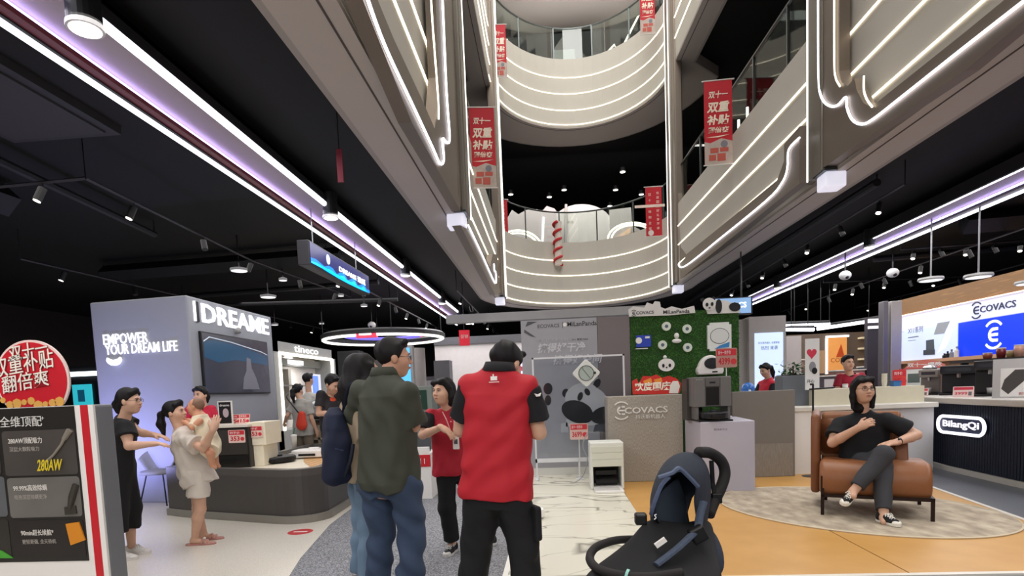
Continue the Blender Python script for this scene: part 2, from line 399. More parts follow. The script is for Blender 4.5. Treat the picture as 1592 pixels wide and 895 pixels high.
def bay(px_trim, px_edge, X, label, sgn, extra=()):
    """steel trim with a light line that runs down the pilaster, steps round the corner and along the balcony foot"""
    t = thing('bay_trim', label, 'trim', tuple(at_x(*px_trim[0], X)))
    XF = X-sgn*.13
    ed = [at_x(x, y, XF) for x, y in px_edge]
    for k_, (pl_, r_) in enumerate([(px_trim, .013)]+[(e_, .010) for e_ in extra]): MB().tube(smooth_path([at_x(x, y, XF-sgn*.02) for x, y in pl_], 4), r_, 8).build('light_line', led_cool if k_ == 0 else led_warm, t)
    poly = [(p.y, p.z) for p in ed]
    fr = Fr((XF+sgn*.06, 0, 0), (0, 1, 0), (0, 0, 1))
    MB().prism(poly, -.06, .06, fr).build('plate', steel_brown, t)
    return t
bay([(1272, -40), (1272, 60), (1273, 130), (1279, 155), (1291, 165), (1303, 163), (1315, 151), (1317, 168), (1325, 186), (1339, 193), (1356, 186), (1400, 152), (1500, 73), (1620, -20)],
    [(1262, -40), (1305, -40), (1305, 110), (1309, 128), (1318, 133), (1328, 122), (1332, 140), (1342, 160), (1352, 165), (1362, 160), (1500, 50), (1600, -32), (1640, -10), (1500, 110), (1278, 262), (1262, 275)],
    3.62, 'curling steel bay trim with white light line, near right balcony', 1, [[(1297, -40), (1297, 90), (1299, 120), (1306, 134)], [(1343, 118), (1343, 140), (1348, 155), (1356, 166)]])
bay([(1243, 214), (1226, 233), (1224, 262), (1215, 285), (1190, 313), (1120, 370), (1064, 414), (1053, 408), (1049, 392), (1047, 300)],
    [(1243, 196), (1219, 224), (1219, 250), (1208, 280), (1140, 336), (1066, 396), (1058, 384), (1054, 300), (1046, 300), (1046, 440), (1060, 432), (1243, 285)],
    3.5, 'steel bay trim with white light line, right balcony between two pilasters', 1)
bay([(566, -30), (572, 0), (600, 75), (640, 160), (672, 228), (684, 254), (690, 248), (688, 216), (695, 222), (699, 212), (694, 140), (688, 0), (686, -30)],
    [(552, -30), (575, -30), (612, 60), (655, 152), (676, 200), (682, 120), (676, -30), (701, -30), (712, 300), (716, 328), (640, 190)],
    -1.28, 'steel bay trim with white light line, near left balcony', -1, [[(669, -30), (672, 30), (681, 150), (682, 185)]])
bay([(728, 350), (748, 392), (770, 440), (771, 424), (769, 420), (768, 410)],
    [(716, 350), (735, 360), (762, 415), (766, 395), (773, 395), (777, 458), (770, 458)],
    -1.30, 'steel bay trim with white light line, left balcony between two pilasters', -1)

# ---- ceilings: black slabs with the atrium opening
def slab(name, z0, z1, off, mat):
    o = outline(off); far = [p for p in o[3:-4]]
    mb = MB()
    mb.prism([(-14.9, -6.9), (o[0][0], -6.9)]+[(p[0], p[1]) for p in o[1:4]]+[(-14.9, o[3][1])], z0, z1)
    mb.prism([(16.9, -6.9), (16.9, o[-5][1])]+[(p[0], p[1]) for p in o[-5:-1]]+[(o[-1][0], -6.9)], z0, z1)
    fl_ = o[3:len(o)-4]
    for i in range(len(fl_)-1):
        (a, b), (c, d) = fl_[i], fl_[i+1]
        mb.prism([(a, b), (c, d), (c, 31.9), (a, 31.9)], z0, z1)
    mb.box(-14.9, fl_[0][0], fl_[0][1], 31.9, z0, z1); mb.box(fl_[-1][0], 16.9, fl_[-1][1], 31.9, z0, z1)
    return struct(mb, name, mat)
slab('ceiling', 4.32, 5.0, .5, black)
c2 = slab('ceiling', 9.75, 10.5, .6, black); c3 = slab('ceiling', 13.9, 14.6, .6, black)
struct(MB().box(-15, 17, -7, 33, 17.0, 17.2), 'ceiling', M('#8f8b88', .7))
# ---- outer walls
struct(MB().box(-15, -14.9, -7, 32, 0, 17), 'wall_left', M('#332f30', .8)); struct(MB().box(16.9, 17, -7, 32, 0, 17), 'wall_right', M('#3a3532', .8))
struct(MB().box(-15, 17, 31.9, 32.05, 0, 17), 'wall_back', M('#3d3a3c', .8)); struct(MB().box(-15, 17, -7, -6.9, 0, 17), 'wall_front', M('#3a3836', .8))
# pale beam across the aisle behind the poster wall
p0, p1 = at_y(742, 502, 11.5), at_y(985, 483, 11.5)
struct(MB().box(p0.x-.6, p1.x+.5, 11.4, 11.6, p0.z+.01, p0.z+.17), 'trim_1', M('#a8a6a6', .6))

# ---- two long light coves under the ceiling
def cove(xi, xo, y0, y1, z, label, red):
    t = thing('light_cove', label, 'light', ((xi+xo)/2, (y0+y1)/2, z))
    s = 1 if xo > xi else -1; a, b = sorted((xi, xo))
    MB().box(a, b, y0, y1, z+.12, z+.16).build('panel', M('#a79c9c', .55, noise=.03), t)
    MB().box(xi-.05, xi, y0, y1, z-.02, z+.16).build('side_rail', dkgrey, t); MB().box(xo-.01, xo+.06, y0, y1, z-.0, z+.16).build('side_rail', dkgrey, t)
    MB().tube([(xi+s*.02, y0, z), (xi+s*.02, y1, z)], .033, 8).build('light_line', led_cool, t)
    MB().tube([(xo, y0, z), (xo, y1, z)], .03, 8).build('light_line', led_cool, t)
    MB().tube([(xo-s*.095, y0, z+.082), (xo-s*.095, y1, z+.082)], .016, 6).build('wash_line', M('#d8cdff', .5, emit=9.0, ecol='#c4b6ff', noise=0), t)
    MB().box(min(xo-s*.03, xo-s*.14), max(xo-s*.03, xo-s*.14), y0, y1, z+.01, z+.05).build('trim_strip', red, t)
    return t
cove(-2.95, -3.60, -3, 22.6, 4.02, 'long white light cove with red strip, left ceiling', M('#6b2126', .5))
cove(6.15, 6.98, -3, 21.5, 4.02, 'long white light cove on the right ceiling', M('#5a5560', .5))
area('cove_light_left', (-3.27, 8, 3.95), (.5, 24), 150, (.93, .92, 1)); area('cove_light_right', (6.56, 8, 3.95), (.6, 22), 150, (.93, .92, 1))
# ================================================================ left side: promotion stand, grey kiosk, stalls
def q(x0, y0, x1, y1, Y):
    ym, xm = (y0+y1)/2, (x0+x1)/2
    return at_y(x0, ym, Y).x, at_y(x1, ym, Y).x, at_y(xm, y1, Y).z, at_y(xm, y0, Y).z
def FY(Y): return Fr((0, Y, 0), (1, 0, 0), (0, 0, 1))
def FXp(X): return Fr((X, 0, 0), (0, 1, 0), (0, 0, 1))       # faces +x
def FXn(X): return Fr((X, 0, 0), (0, -1, 0), (0, 0, 1))      # faces -x (frame x = -Y)
RED = M('#c8202c', .5); WHITE = M('#efece8', .5, noise=.02); PALE = M('#d9d2c6', .55); GREY = M('#6f7075', .55); MID = M('#9a9a9c', .5)
DARK = M('#232326', .5); BLK = M('#101012', .45); CREAM = M('#efe6cf', .5); GOLD = M('#d8a63a', .4); YEL = M('#e3c63c', .5); SKYB = M('#3f78d8', .5); PINK = M('#e7c3c0', .5)
lit = M('#ffffff', .5, emit=1.3, noise=0); lit2 = M('#ffffff', .5, emit=.95, noise=0)

# ---- promotion stand in the foreground
SY = 3.2
xr = at_y(146, 640, SY).x; yb = at_x(177, 640, xr).y; xl = xr-1.15; zt = at_y(110, 630, SY).z
st = thing('display_stand', 'grey and white promotion stand with dark poster and red stripe', 'display', ((xl+xr)/2, (SY+yb)/2, 0))
f = FY(SY)
MB().box(xl, xr, SY+.012, yb, 0, zt).build('body', M('#7b7d82', .5), st, bevel=.015)
sx = [at_y(x, 640, SY).x for x in (117, 126, 138, 146)]
MB().box(xl, sx[1], 0, zt, -.012, .004, f).box(sx[2], sx[3], 0, zt, -.012, .004, f).build('white_face', WHITE, st)
MB().box(sx[1], sx[2], 0, zt, -.012, .006, f).build('red_stripe', RED, st)
pz0 = at_y(70, 872, SY).z
MB().box(xl+.03, sx[0], pz0, zt-.004, .0, .008, f).build('poster', M('#2b2927', .35), st)
text('全维顶配', f, at_y(2, 660, SY).x, at_y(40, 663, SY).z, .063, M('#d8d6d2', .5), st, bold=.004, z=.008, depth=.002)
text('+', f, at_y(66, 650, SY).x, at_y(66, 652, SY).z, .018, M('#d8d6d2', .5), st, z=.008, depth=.002)
cells = [(8, 668, 121, 738), (16, 741, 128, 803), (24, 807, 134, 866), (-60, 668, 2, 738), (-60, 741, 12, 803), (-60, 807, 18, 866)]
for i, (a, b, c, d) in enumerate(cells):
    X0, X1, Z0, Z1 = q(a, b, c, d, SY)
    MB().rrect(X0, X1, Z0, Z1, .02, .008, .011, f).build('picture_panel', M(['#4c4744', '#6d6a66', '#2a2624', '#3a3634', '#5d6064', '#33302c'][i], .4, noise=.35, nscale=4), st)
def ptext(s, x, y, hpx, mat, par, Y=SY, wpx=None, bold=0.0, z=.011, shear=0, name='lettering'):
    a = at_y(x, y, Y); sc_ = (at_y(x+1, y, Y)-a).length
    return text(s, FY(Y), a.x, a.z, hpx*sc_, mat, par, bold=bold, z=z, depth=.002, width=wpx*sc_ if wpx else None, shear=shear, name=name)
WT = M('#e4e0da', .5); GT = M('#a9a39c', .5)
ptext('280AW顶配吸力', 16, 690, 9, WT, st, wpx=52, bold=.004); ptext('深层大颗粒吸力', 18, 702, 7, GT, st, wpx=46)
ptext('280AW', 66, 731, 17, M('#d9c22e', .5), st, wpx=40, bold=.02, shear=.3, z=.034)
ptext('99.99%高效除螨', 24, 763, 9, WT, st, wpx=52, bold=.004); ptext('吸拖深层除螨更净', 26, 776, 7, GT, st, wpx=50)
ptext('90min超长续航*', 36, 832, 9, WT, st, wpx=50, bold=.004); ptext('更轻更强, 全天待机', 38, 845, 7, GT, st, wpx=52)
def pp(pts, Y): return [(at_y(x, y, Y).x, at_y(x, y, Y).z) for x, y in pts]
mb = MB(); mb.tube([FY(SY).p(*p, .02) for p in pp([(108, 672), (100, 690), (88, 706), (72, 722)], SY)], [.010, .008, .007, .012], 8)
mb.tube([FY(SY).p(*p, .02) for p in pp([(113, 668), (104, 682)], SY)], [.018, .013], 8); mb.build('vacuum_picture', M('#8a8378', .4), st)
mb = MB(); mb.tube([FY(SY).p(*p, .018) for p in pp([(122, 752), (116, 772), (112, 790)], SY)], [.018, .02, .01], 8)
mb.prism(pp([(104, 787), (121, 785), (123, 797), (105, 799)], SY), .011, .02, FY(SY)); mb.build('vacuum_picture', M('#38352f', .4), st)
MB().prism(pp([(106, 813), (126, 810), (136, 838), (114, 846)], SY), .011, .02, FY(SY)).build('battery_picture', M('#d98a23', .4), st)
MB().prism(pp([(-20, 862), (5, 854), (24, 866), (-20, 866)], SY), .011, .018, FY(SY)).build('green_print', M('#4aa336', .4), st)
# round red topper
TY = SY+.13; c = at_y(50, 590, TY); R_ = (at_y(108, 590, TY)-c).length
rt = thing('promotion_topper', 'round red sale topper with white lettering standing on the promotion stand', 'sign', (c.x, TY, zt))
ft = Fr((c.x, TY, c.z), (1, 0, 0), (0, 0, 1)); ca = [(a) for a in range(0, 361, 8)]
def ctop(r): return [(r*cos(radians(a)), max(r*sin(radians(a)), zt-c.z+.002)) for a in range(0, 360, 8)]
MB().prism(ctop(R_), -.012, 0, ft).build('board', M('#f0d9d2', .5), rt); MB().prism(ctop(R_*.94), 0, .004, ft).build('red_face', M('#cf2230', .45), rt)
cw = M('#fbf3e6', .45); 
for s_, x, y, hh, ww in (('双十一', 18, 562, 22, 62), ('双重补贴', -6, 588, 28, 98), ('翻倍爽', 8, 612, 25, 76)):
    for k_, (mm, bb, zz) in enumerate(((M('#8f1420', .5), .03, .005), (cw, .004, .009))):
        a = at_y(x, y, TY); sc_ = R_/58
        fr = Fr((0, TY, 0), (1, 0, .13), (0, 0, 1)); loc = Fr((a.x, TY, a.z), (1, 0, .13), (0, 0, 1))
        text(s_, loc, 0, 0, hh*sc_, mm, rt, bold=bb, z=zz, depth=.003, width=ww*sc_, shear=.15)
mb = MB()
for i in range(9):
    a = at_y(6+i*11, 622+(i*7 % 9), TY); mb.disc(a.x-c.x, a.z-c.z, .018+.006*(i % 3), .004, .008, ft, 8)
mb.build('printed_coins', M('#e8b15a', .5), rt)

# ---- kiosk with the lit slogan
A, B, C_ = Vector((-6.55, 7.97, 0)), Vector((-4.98, 7.78, 0)), Vector((-5.02, 10.28, 0)); KH = 2.9
kw = thing('kiosk_wall', 'grey L-shaped kiosk wall with lit slogan and big screen', 'kiosk', (-5.8, 9, 0))
MB().prism([(A.x, A.y), (B.x, B.y), (C_.x, C_.y), (-6.6, 10.28)], 0, KH).build('wall_body', M('#9a9da6', .5, noise=.02), kw, bevel=.02)
fA = Fr(A+Vector((0, 0, 0)), B-A, (0, 0, 1)); fB = Fr(B, C_-B, (0, 0, 1))
def on(fr, x, y):      # pixel -> frame coordinates
    d = (x-PX)/FOC*cR-(y-PY)/FOC*cU+cF; t = (fr.o-EYE).dot(fr.n)/d.dot(fr.n); p = EYE+d*t-fr.o
    return p.dot(fr.r), p.dot(fr.u)
a = on(fA, 163, 536); b = on(fA, 232, 533); text('EMPOWER', fA, a[0], a[1], .145, lit2, kw, width=b[0]-a[0], bold=.002, z=.012, depth=.012)
a = on(fA, 166, 552); b = on(fA, 278, 549); text('YOUR DREAM LIFE', fA, a[0], a[1], .145, lit2, kw, width=b[0]-a[0], bold=.002, z=.012, depth=.012)
a = on(fA, 180, 562)
sm = [(a[0]+.13*cos(t), a[1]+.06+.13*sin(t)*.9) for t in [pi+.35+(pi-.7)*i/10 for i in range(11)]]
sm += [(a[0]+.11*cos(t), a[1]+.075+.05*sin(t)) for t in [2*pi-.3-(pi-.6)*i/8 for i in range(9)]]
MB().prism(sm, .01, .04, fA).build('smile_mark', lit2, kw)
a = on(fB, 313, 504); b = on(fB, 416, 517); text('DREAME', fB, a[0], 2.565, .27, lit2, kw, width=b[0]-a[0], bold=.014, z=.012, depth=.02)
a = on(fB, 305, 500); MB().box(a[0]-.03, a[0]+.06, 2.56, 2.84, 0, .02, fB).build('sign_plate', DARK, kw); MB().box(a[0]-.045, a[0]-.03, 2.56, 2.84, 0, .03, fB).build('light_bar', lit, kw)
a = on(fB, 312, 567); b = on(fB, 415, 570)
MB().box(a[0], b[0], 1.53, 2.43, .0, .035, fB).build('screen_frame', BLK, kw, bevel=.006)
scr = MB().box(a[0]+.02, b[0]-.02, 1.55, 2.41, .035, .038, fB).build('screen', M('#33333d', .2, emit=.35, ecol='#3c3e4c', noise=.3, nscale=3), kw)
W_ = b[0]-a[0]
MB().prism([(a[0]+.05, 2.28), (a[0]+.3, 2.33), (a[0]+.9, 2.3), (b[0]-.05, 2.18), (b[0]-.05, 2.02), (a[0]+.9, 2.06), (a[0]+.4, 2.0), (a[0]+.05, 2.06)], .038, .040, fB).build('sky_picture', M('#1f3d5a', .2, emit=.5, ecol='#24506e'), scr)
MB().tube([fB.p(x, y, .041) for x, y in ((a[0]+.05, 2.29), (a[0]+.2, 2.36), (a[0]+.8, 2.33), (b[0]-.25, 2.24), (b[0]-.05, 2.2))], .008, 5).build('horizon_picture', M('#b8c4d4', .3, emit=.6), scr)
MB().prism([(a[0]+1.05, 1.6), (a[0]+1.6, 1.6), (a[0]+1.5, 1.8), (a[0]+1.38, 1.95), (a[0]+1.36, 2.1), (a[0]+1.24, 2.12), (a[0]+1.2, 1.9), (a[0]+1.1, 1.78)], .038, .041, fB).build('rock_picture', M('#6d6d78', .3, emit=.25), scr)
a = on(fB, 366, 511); MB().lathe([(.05, 0), (.05, .06), (.03, .09)], Fr(fB.p(a[0], a[1]-.03, 0), fB.r, fB.u), 10).build('camera_dome', MID, kw)
wash = area('slogan_uplight', (-6.3, 7.05, .5), (1.0, .3), 42, (.42, .42, 1.0), target=(.12, .55, .85))

# ---- dark curved demonstration counter
out = [(-4.92, 6.97), (-4.6, 6.82), (-3.2, 6.33)]
out += [(-3.0+.33*sin(t), 6.62-.33*cos(t)) for t in [radians(d) for d in range(-12, 91, 12)]]
out += [(-2.74, 8.2), (-2.82, 9.3), (-2.95, 9.62), (-3.2, 9.8), (-4.25, 9.8), (-4.25, 7.55), (-4.92, 7.55)]
ctr = thing('demo_counter', 'dark grey curved demonstration counter with a pale recessed top', 'counter', (-3.9, 8.0, 0))
def inset(poly, d):
    n = len(poly); o_ = []
    ar = sum(poly[i][0]*poly[(i+1) % n][1]-poly[(i+1) % n][0]*poly[i][1] for i in range(n)); s_ = 1 if ar > 0 else -1
    for i in range(n):
        p, c_, nx = Vector(poly[i-1]), Vector(poly[i]), Vector(poly[(i+1) % n]); t = ((c_-p).normalized()+(nx-c_).normalized()).normalized()
        o_.append((c_.x-s_*t.y*d, c_.y+s_*t.x*d))
    return o_
cm = M('#4b4846', .33, noise=.06, nscale=2)
ins = inset(out, .12); n_ = len(out)
def ringwall(o_, i_, z0, z1):
    n_ = len(o_); vs = [(x, y, z0) for x, y in o_]+[(x, y, z1) for x, y in o_]+[(x, y, z1) for x, y in i_]+[(x, y, z0) for x, y in i_]
    return MB().add(vs, [[k_*n_+i, k_*n_+(i+1) % n_, ((k_+1) % 4)*n_+(i+1) % n_, ((k_+1) % 4)*n_+i] for k_ in range(4) for i in range(n_)])
ringwall(out, ins, .09, .54).build('body', cm, ctr)
mb = MB()
vs = [(x, y, .54) for x, y in out]+[(x, y, .62) for x, y in out]+[(x, y, .62) for x, y in ins]+[(x, y, .54) for x, y in ins]
mb.add(vs, [[k_*n_+i, k_*n_+(i+1) % n_, ((k_+1) % 4)*n_+(i+1) % n_, ((k_+1) % 4)*n_+i] for k_ in range(3) for i in range(n_)]); mb.build('rim', M('#55524f', .35), ctr)
ringwall(inset(out, -.03), ins, 0, .09).build('plinth', M('#8b8880', .4), ctr)
i0 = [p for p in ins if p[1] < 8.15 and not (p[0] < -4.1 and p[1] > 7.2)]
MB().prism([(-2.87, 8.1)]+[(-4.8, 7.43)][:0]+[(-4.37, 8.1), (-4.37, 7.42), (-4.8, 7.42)]+[p for p in ins if p[1] < 7.3], .54, .56).box(-4.37, -3.75, 8.1, 9.68, .54, .56).build('deck', M('#e3dac6', .5), ctr)
MB().prism([(-3.0, 6.9), (-2.88, 7.4), (-2.9, 8.08), (-3.6, 8.08), (-3.4, 7.6)], .56, .565).build('wood_inlay', ramp_mat('wood_inlay', 'wave', 3, [(.2, '#b98750'), (.8, '#d3a468')], stretch=(1, 8, 1), distort=3), ctr)
def robot_vac(loc, r, h, body, top, label, name='robot_vacuum', rz=0.0, square=False):
    t = thing(name, label, 'robot vacuum', loc, rz); F0 = Fr((0, 0, 0), (1, 0, 0), (0, 1, 0))
    if square: MB().rrect(-r, r, -r*.8, r*.8, r*.45, .012, h, F0).build('body', body, t, bevel=.015, local=True)
    else: MB().lathe([(r*.9, .012), (r, .02), (r, h*.8), (r*.97, h)], F0, 32).build('body', body, t, smooth=False, bevel=.006, local=True)
    MB().lathe([(r*.3, h), (r*.3, h+.018), (r*.26, h+.024)], Fr((0, r*.15, 0), (1, 0, 0), (0, 1, 0)), 18).build('sensor_turret', top, t, local=True)
    MB().box(-r*.45, r*.45, -r*.2, r*.2, h*.35, h*.62, Fr((0, -r*(.8 if square else 1)+.16*r, 0), (1, 0, 0), (0, 1, 0))).build('bumper_window', BLK, t, local=True)
    for sx_ in (-1, 1): MB().tube([(sx_*r*.5-.012, 0, .028), (sx_*r*.5+.012, 0, .028)], .028, 10).build('wheel', BLK, t, local=True)
    return t
p = at_z(428, 716, .58); robot_vac((p.x, p.y, .56), .27, .085, BLK, DARK, 'black robot vacuum lying on the pale counter top')
p = at_z(487, 706, .60); robot_vac((p.x, p.y, .565), .27, .11, WHITE, WHITE, 'white robot mop lying on the wooden counter inlay', square=True)
# left end of the counter: dark sample cabinet, white pedestal, promotion cards
BY = 7.15
X0, X1, Z0, Z1 = q(340, 664, 388, 728, BY)
cab = thing('sample_cabinet', 'dark sample cabinet with red price card on counter', 'cabinet', ((X0+X1)/2, BY+.25, .56))
f = FY(BY); MB().box(X0-.35, X1, BY, BY+.5, .56, Z1).build('body', M('#2a2826', .4), cab, bevel=.008)
MB().box(X0, X1-.02, .58, .72, 0, .012, f).build('lower_door', M('#1c1b1a', .3), cab); MB().box(X0, X1-.02, .73, Z1-.03, 0, .012, f).build('upper_door', M('#37332f', .4), cab)
MB().box(X0-.36, X1+.01, BY-.02, BY+.51, Z1, Z1+.03).build('top_board', PALE, cab)
topz = Z1+.03
def price_card(px, Y, label, lean=.0, big='353', stick=None, par_z=None, txt='到手价', group=None, back=None):
    X0, X1, Z0, Z1 = q(*px, Y); w_, h_ = X1-X0, Z1-Z0
    if par_z is not None and not stick: Z0 = par_z+.002
    t = thing('price_card', label, 'card', ((X0+X1)/2, Y, Z0 if par_z is None else par_z), group=group)
    fr = Fr((X0, Y, Z0), (1, 0, 0), (0, lean, 1))
    MB().rrect(0, w_, 0, h_, h_*.08, -.008, 0, fr).build('card', back or M('#e8c9bf', .5), t)
    MB().box(w_*.04, w_*.96, h_*.62, h_*.95, 0, .002, fr).build('header', M('#c9303a', .5), t)
    text(txt, fr, w_*.1, h_*.68, h_*.2, WHITE, t, z=.002, depth=.001, width=w_*.6)
    text(big, fr, w_*.12, h_*.15, h_*.36, M('#c22630', .5), t, z=.0005, depth=.001, bold=.03, width=w_*.55)
    MB().disc(w_*.83, h_*.3, h_*.16, 0, .002, fr, 10).build('printed_badge', M('#d23a3f', .5), t)
    if stick: MB().tube([fr.p(w_*.5, .01, -.016), Vector((fr.p(w_*.5, 0, -.016).x, fr.p(0, 0, -.016).y, stick))], .008, 6).build('stick', M('#d8d8d8', .4), t); MB().lathe([(.07, 0), (.07, .008), (.02, .012)], Fr((fr.p(w_*.5, 0).x, Y+.016, stick), (1, 0, 0), (0, 1, 0)), 14).build('foot', M('#d8d8d8', .4), t)
    return t
price_card((355, 668, 381, 688), BY-.014, 'pink and red price card on front of the dark sample cabinet')
PY2 = 7.25; X0b, X1b, Z0b, Z1b = q(384, 656, 402, 722, PY2)
pd = thing('sample_pedestal', 'cream stepped pedestal beside dark sample cabinet', 'pedestal', ((X0b+X1b)/2, PY2+.2, .56))
MB().box(X0b+.03, X1b+.06, PY2, PY2+.4, .56, Z1b-.30).box(X0b+.02, X1b+.11, PY2-.02, PY2+.42, Z1b-.30, Z1b).build('body', CREAM, pd, bevel=.006)
a = at_y(390, 710, PY2); MB().disc(a.x, a.z, .03, 0, .006, FY(PY2), 12).build('cable_hole', BLK, pd)
price_card((384, 662, 408, 680), PY2-.034, 'pink and red price card on front of the cream pedestal', big='553')
X0, X1, Z0, Z1 = q(339, 623, 361, 657, BY+.12)
fp = thing('framed_picture', 'black framed product picture standing on dark sample cabinet', 'picture', ((X0+X1)/2, BY+.12, topz)); f = FY(BY+.12)
MB().box(X0, X1, topz, Z1, -.02, 0, f).build('frame', M('#e6e2da', .4), fp); MB().box(X0+.015, X1-.015, topz+.02, Z1-.015, 0, .004, f).build('print', M('#201d1f', .4), fp)
MB().disc((X0+X1)/2+.01, (topz+Z1)/2, .04, .004, .006, f, 14, ry=.06).build('vacuum_print', M('#b9a7ac', .4), fp)
text('dreame', f, X0+.03, Z1-.07, .03, WHITE, fp, z=.004, depth=.001)
price_card((360, 637, 372, 652), BY+.2, 'round-cornered red card on cabinet, behind the framed picture', par_z=topz, big='5')
price_card((370, 634, 386, 650), BY+.16, 'leaning white and red card on cabinet right of the framed picture', lean=.3, par_z=topz, big='15')
price_card((322, 652, 336, 664), BY+.06, 'small white card on cabinet left of framed picture', lean=.3, par_z=topz, back=WHITE)
# shell chair behind the two women
p = at_z(252, 783); 
sc_ = thing('shell_chair', 'grey shell chair with thin black legs behind black dress', 'chair', (p.x, p.y, 0)); F0 = GR
pts = []
mb = MB(); N1, N2 = 14, 8
vs = []
for i in range(N1):
    th = pi*i/(N1-1)
    for j in range(N2):
        t = j/(N2-1); r = .12+.17*t; z = .44+.38*t**1.3*(.55+.45*sin(th))
        vs.append((p.x+r*cos(th)*1.0, p.y-.02+r*sin(th)*.85, z))
fs = [[i*N2+j, (i+1)*N2+j, (i+1)*N2+j+1, i*N2+j+1] for i in range(N1-1) for j in range(N2-1)]
mb.add(vs, fs); sh = mb.build('shell', M('#85868c', .7), sc_, smooth=True); so_ = sh.modifiers.new('solid', 'SOLIDIFY'); so_.thickness = .025
MB().lathe([(.1, .43), (.24, .44), (.25, .47), (.22, .49), (.1, .5)], Fr((p.x, p.y, 0), (1, 0, 0), (0, 1, 0)), 20).build('seat', M('#8b8c92', .7), sc_, smooth=True)
for a_, b_ in ((-1, -1), (1, -1), (-1, 1), (1, 1)): MB().tube([(p.x+a_*.12, p.y+b_*.1, .44), (p.x+a_*.2, p.y+b_*.18, 0)], .011, 6).build('leg', BLK, sc_)

# ---- stall with a lit frame (faces the aisle)
TX = -6.1; f = FXp(TX)
ts = thing('stall_wall', 'grey stall wall with white lit frame and glowing name', 'stall', (TX-.3, 14.3, 0))
mb = MB(); Y0, Y1 = 12.5, 16.15
mb.box(Y0, Y0+.22, 0, 2.72, -.5, 0, f).box(Y1-.25, Y1, 0, 2.72, -.5, 0, f).box(Y0, Y1, 2.48, 2.72, -.5, 0, f).box(Y0, Y1, 0, .7, -.5, 0, f); mb.build('surround', M('#9a9c9c', .5), ts)
MB().box(Y0, Y1, .7, 2.48, -.56, -.5, f).build('back_panel', M('#d4cfc9', .5), ts)
mb = MB(); mb.tube([f.p(Y0+.24, .7, .01), f.p(Y0+.24, 2.45, .01), f.p(Y1-.27, 2.45, .01), f.p(Y1-.27, .7, .01)], .045, 6); mb.build('light_frame', led_warm, ts)
MB().box(Y0+.3, Y1-.32, 2.22, 2.4, -.5, -.3, f).build('header_strip', M('#6c6f70', .5), ts)
a = on(f, 457, 549); b = on(f, 494, 553); text('tineco', f, a[0], 2.53, .16, lit2, ts, width=b[0]-a[0], bold=.002, z=.012, depth=.012)
a = on(f, 466, 570); b = on(f, 488, 572); MB().box(a[0], b[0], 2.26, 2.37, -.3, -.27, f).build('light_box', lit2, ts)
a = on(f, 498, 590); b = on(f, 513, 592); MB().box(a[0], b[0], .9, 2.05, -.3, -.26, f).build('screen_frame', M('#c9cde0', .4, emit=.5), ts); MB().box(a[0]+.1, b[0]-.2, 1.0, 2.0, -.26, -.25, f).build('screen', M('#3f6fd6', .3, emit=.8, ecol='#3a6de0'), ts)
for yy in (13.2, 14.1): MB().box(yy, yy+.65, 1.72, 1.76, -.5, -.25, f).build('shelf', M('#5f5d5b', .4), ts)
MB().box(13.9, 14.05, .9, 2.15, -.5, -.35, f).build('sample_column', M('#8d8a84', .5), ts)
area('stall_lamp', (-6.3, 14.3, 2.3), (.4, 2.5), 25, target=(-.6, 0, -1))

# ---- wooden glass cabinet with a silver hood, behind the counter
WY = 10.4; X0, X1, Z0, Z1 = q(470, 656, 548, 700, WY)
wc = thing('glass_cabinet', 'wooden cabinet with glass doors beyond dark counter', 'cabinet', ((X0+X1)/2, WY+.3, 0)); wood = M('#8d7964', .5, noise=.2, nscale=12, stretch=(1, 1, 8))
MB().box(X0, X1, WY+.03, WY+.6, 0, Z1).build('body', wood, wc); f = FY(WY)
mb = MB(); k3 = (X1-X0)/3
for i in range(4): mb.box(X0+i*k3-.02, X0+i*k3+.02, 0, Z1-.05, -.03, 0, f)
mb.box(X0, X1, Z1-.32, Z1-.28, -.03, 0, f).build('door_frame', M('#b3a894', .4), wc)
for i in range(3): MB().box(X0+i*k3+.02, X0+(i+1)*k3-.02, .1, Z1-.32, -.025, -.015, f).build('glass_door', M('#5a5048', .1, noise=.3, nscale=5), wc)
MB().box(X0-.03, X1+.03, WY-.03, WY+.62, Z1, Z1+.04).build('top_board', M('#2a2827', .4), wc)
HZ = Z1+.04; hp = [at_y(x, y, WY+.15) for x, y in ((458, 642), (470, 655), (517, 653), (530, 648), (490, 606), (478, 618))]
hd = thing('silver_display', 'shiny silver folded metal display standing on the wooden cabinet', 'display', (hp[4].x, WY+.2, HZ))
mb = MB(); vs = [(hp[0].x, WY+.1, HZ+.12), (hp[1].x+.03, WY-.0, HZ), (hp[2].x, WY, HZ), (hp[3].x, WY+.15, HZ+.05), (hp[4].x, WY+.2, hp[4].z), (hp[5].x, WY+.15, hp[5].z), (hp[1].x, WY+.5, HZ), (hp[2].x, WY+.5, HZ), ((hp[1].x+hp[2].x)/2, WY-.04, HZ+.2), ((hp[4].x+hp[2].x)/2+.04, WY+.08, (hp[4].z+HZ)/2+.06)]
mb.add(vs, [[0, 1, 8, 5], [1, 2, 8], [2, 9, 8], [2, 3, 9], [8, 9, 4, 5], [3, 7, 4, 9], [5, 4, 7, 6], [0, 5, 6], [0, 6, 1], [1, 6, 7, 2], [2, 7, 3]])
h_ = mb.build('shell', M('#b9bdbf', .22, .85, noise=.1), hd, smooth=True); ss = h_.modifiers.new('s', 'SUBSURF'); ss.levels = 2; ss.render_levels = 2
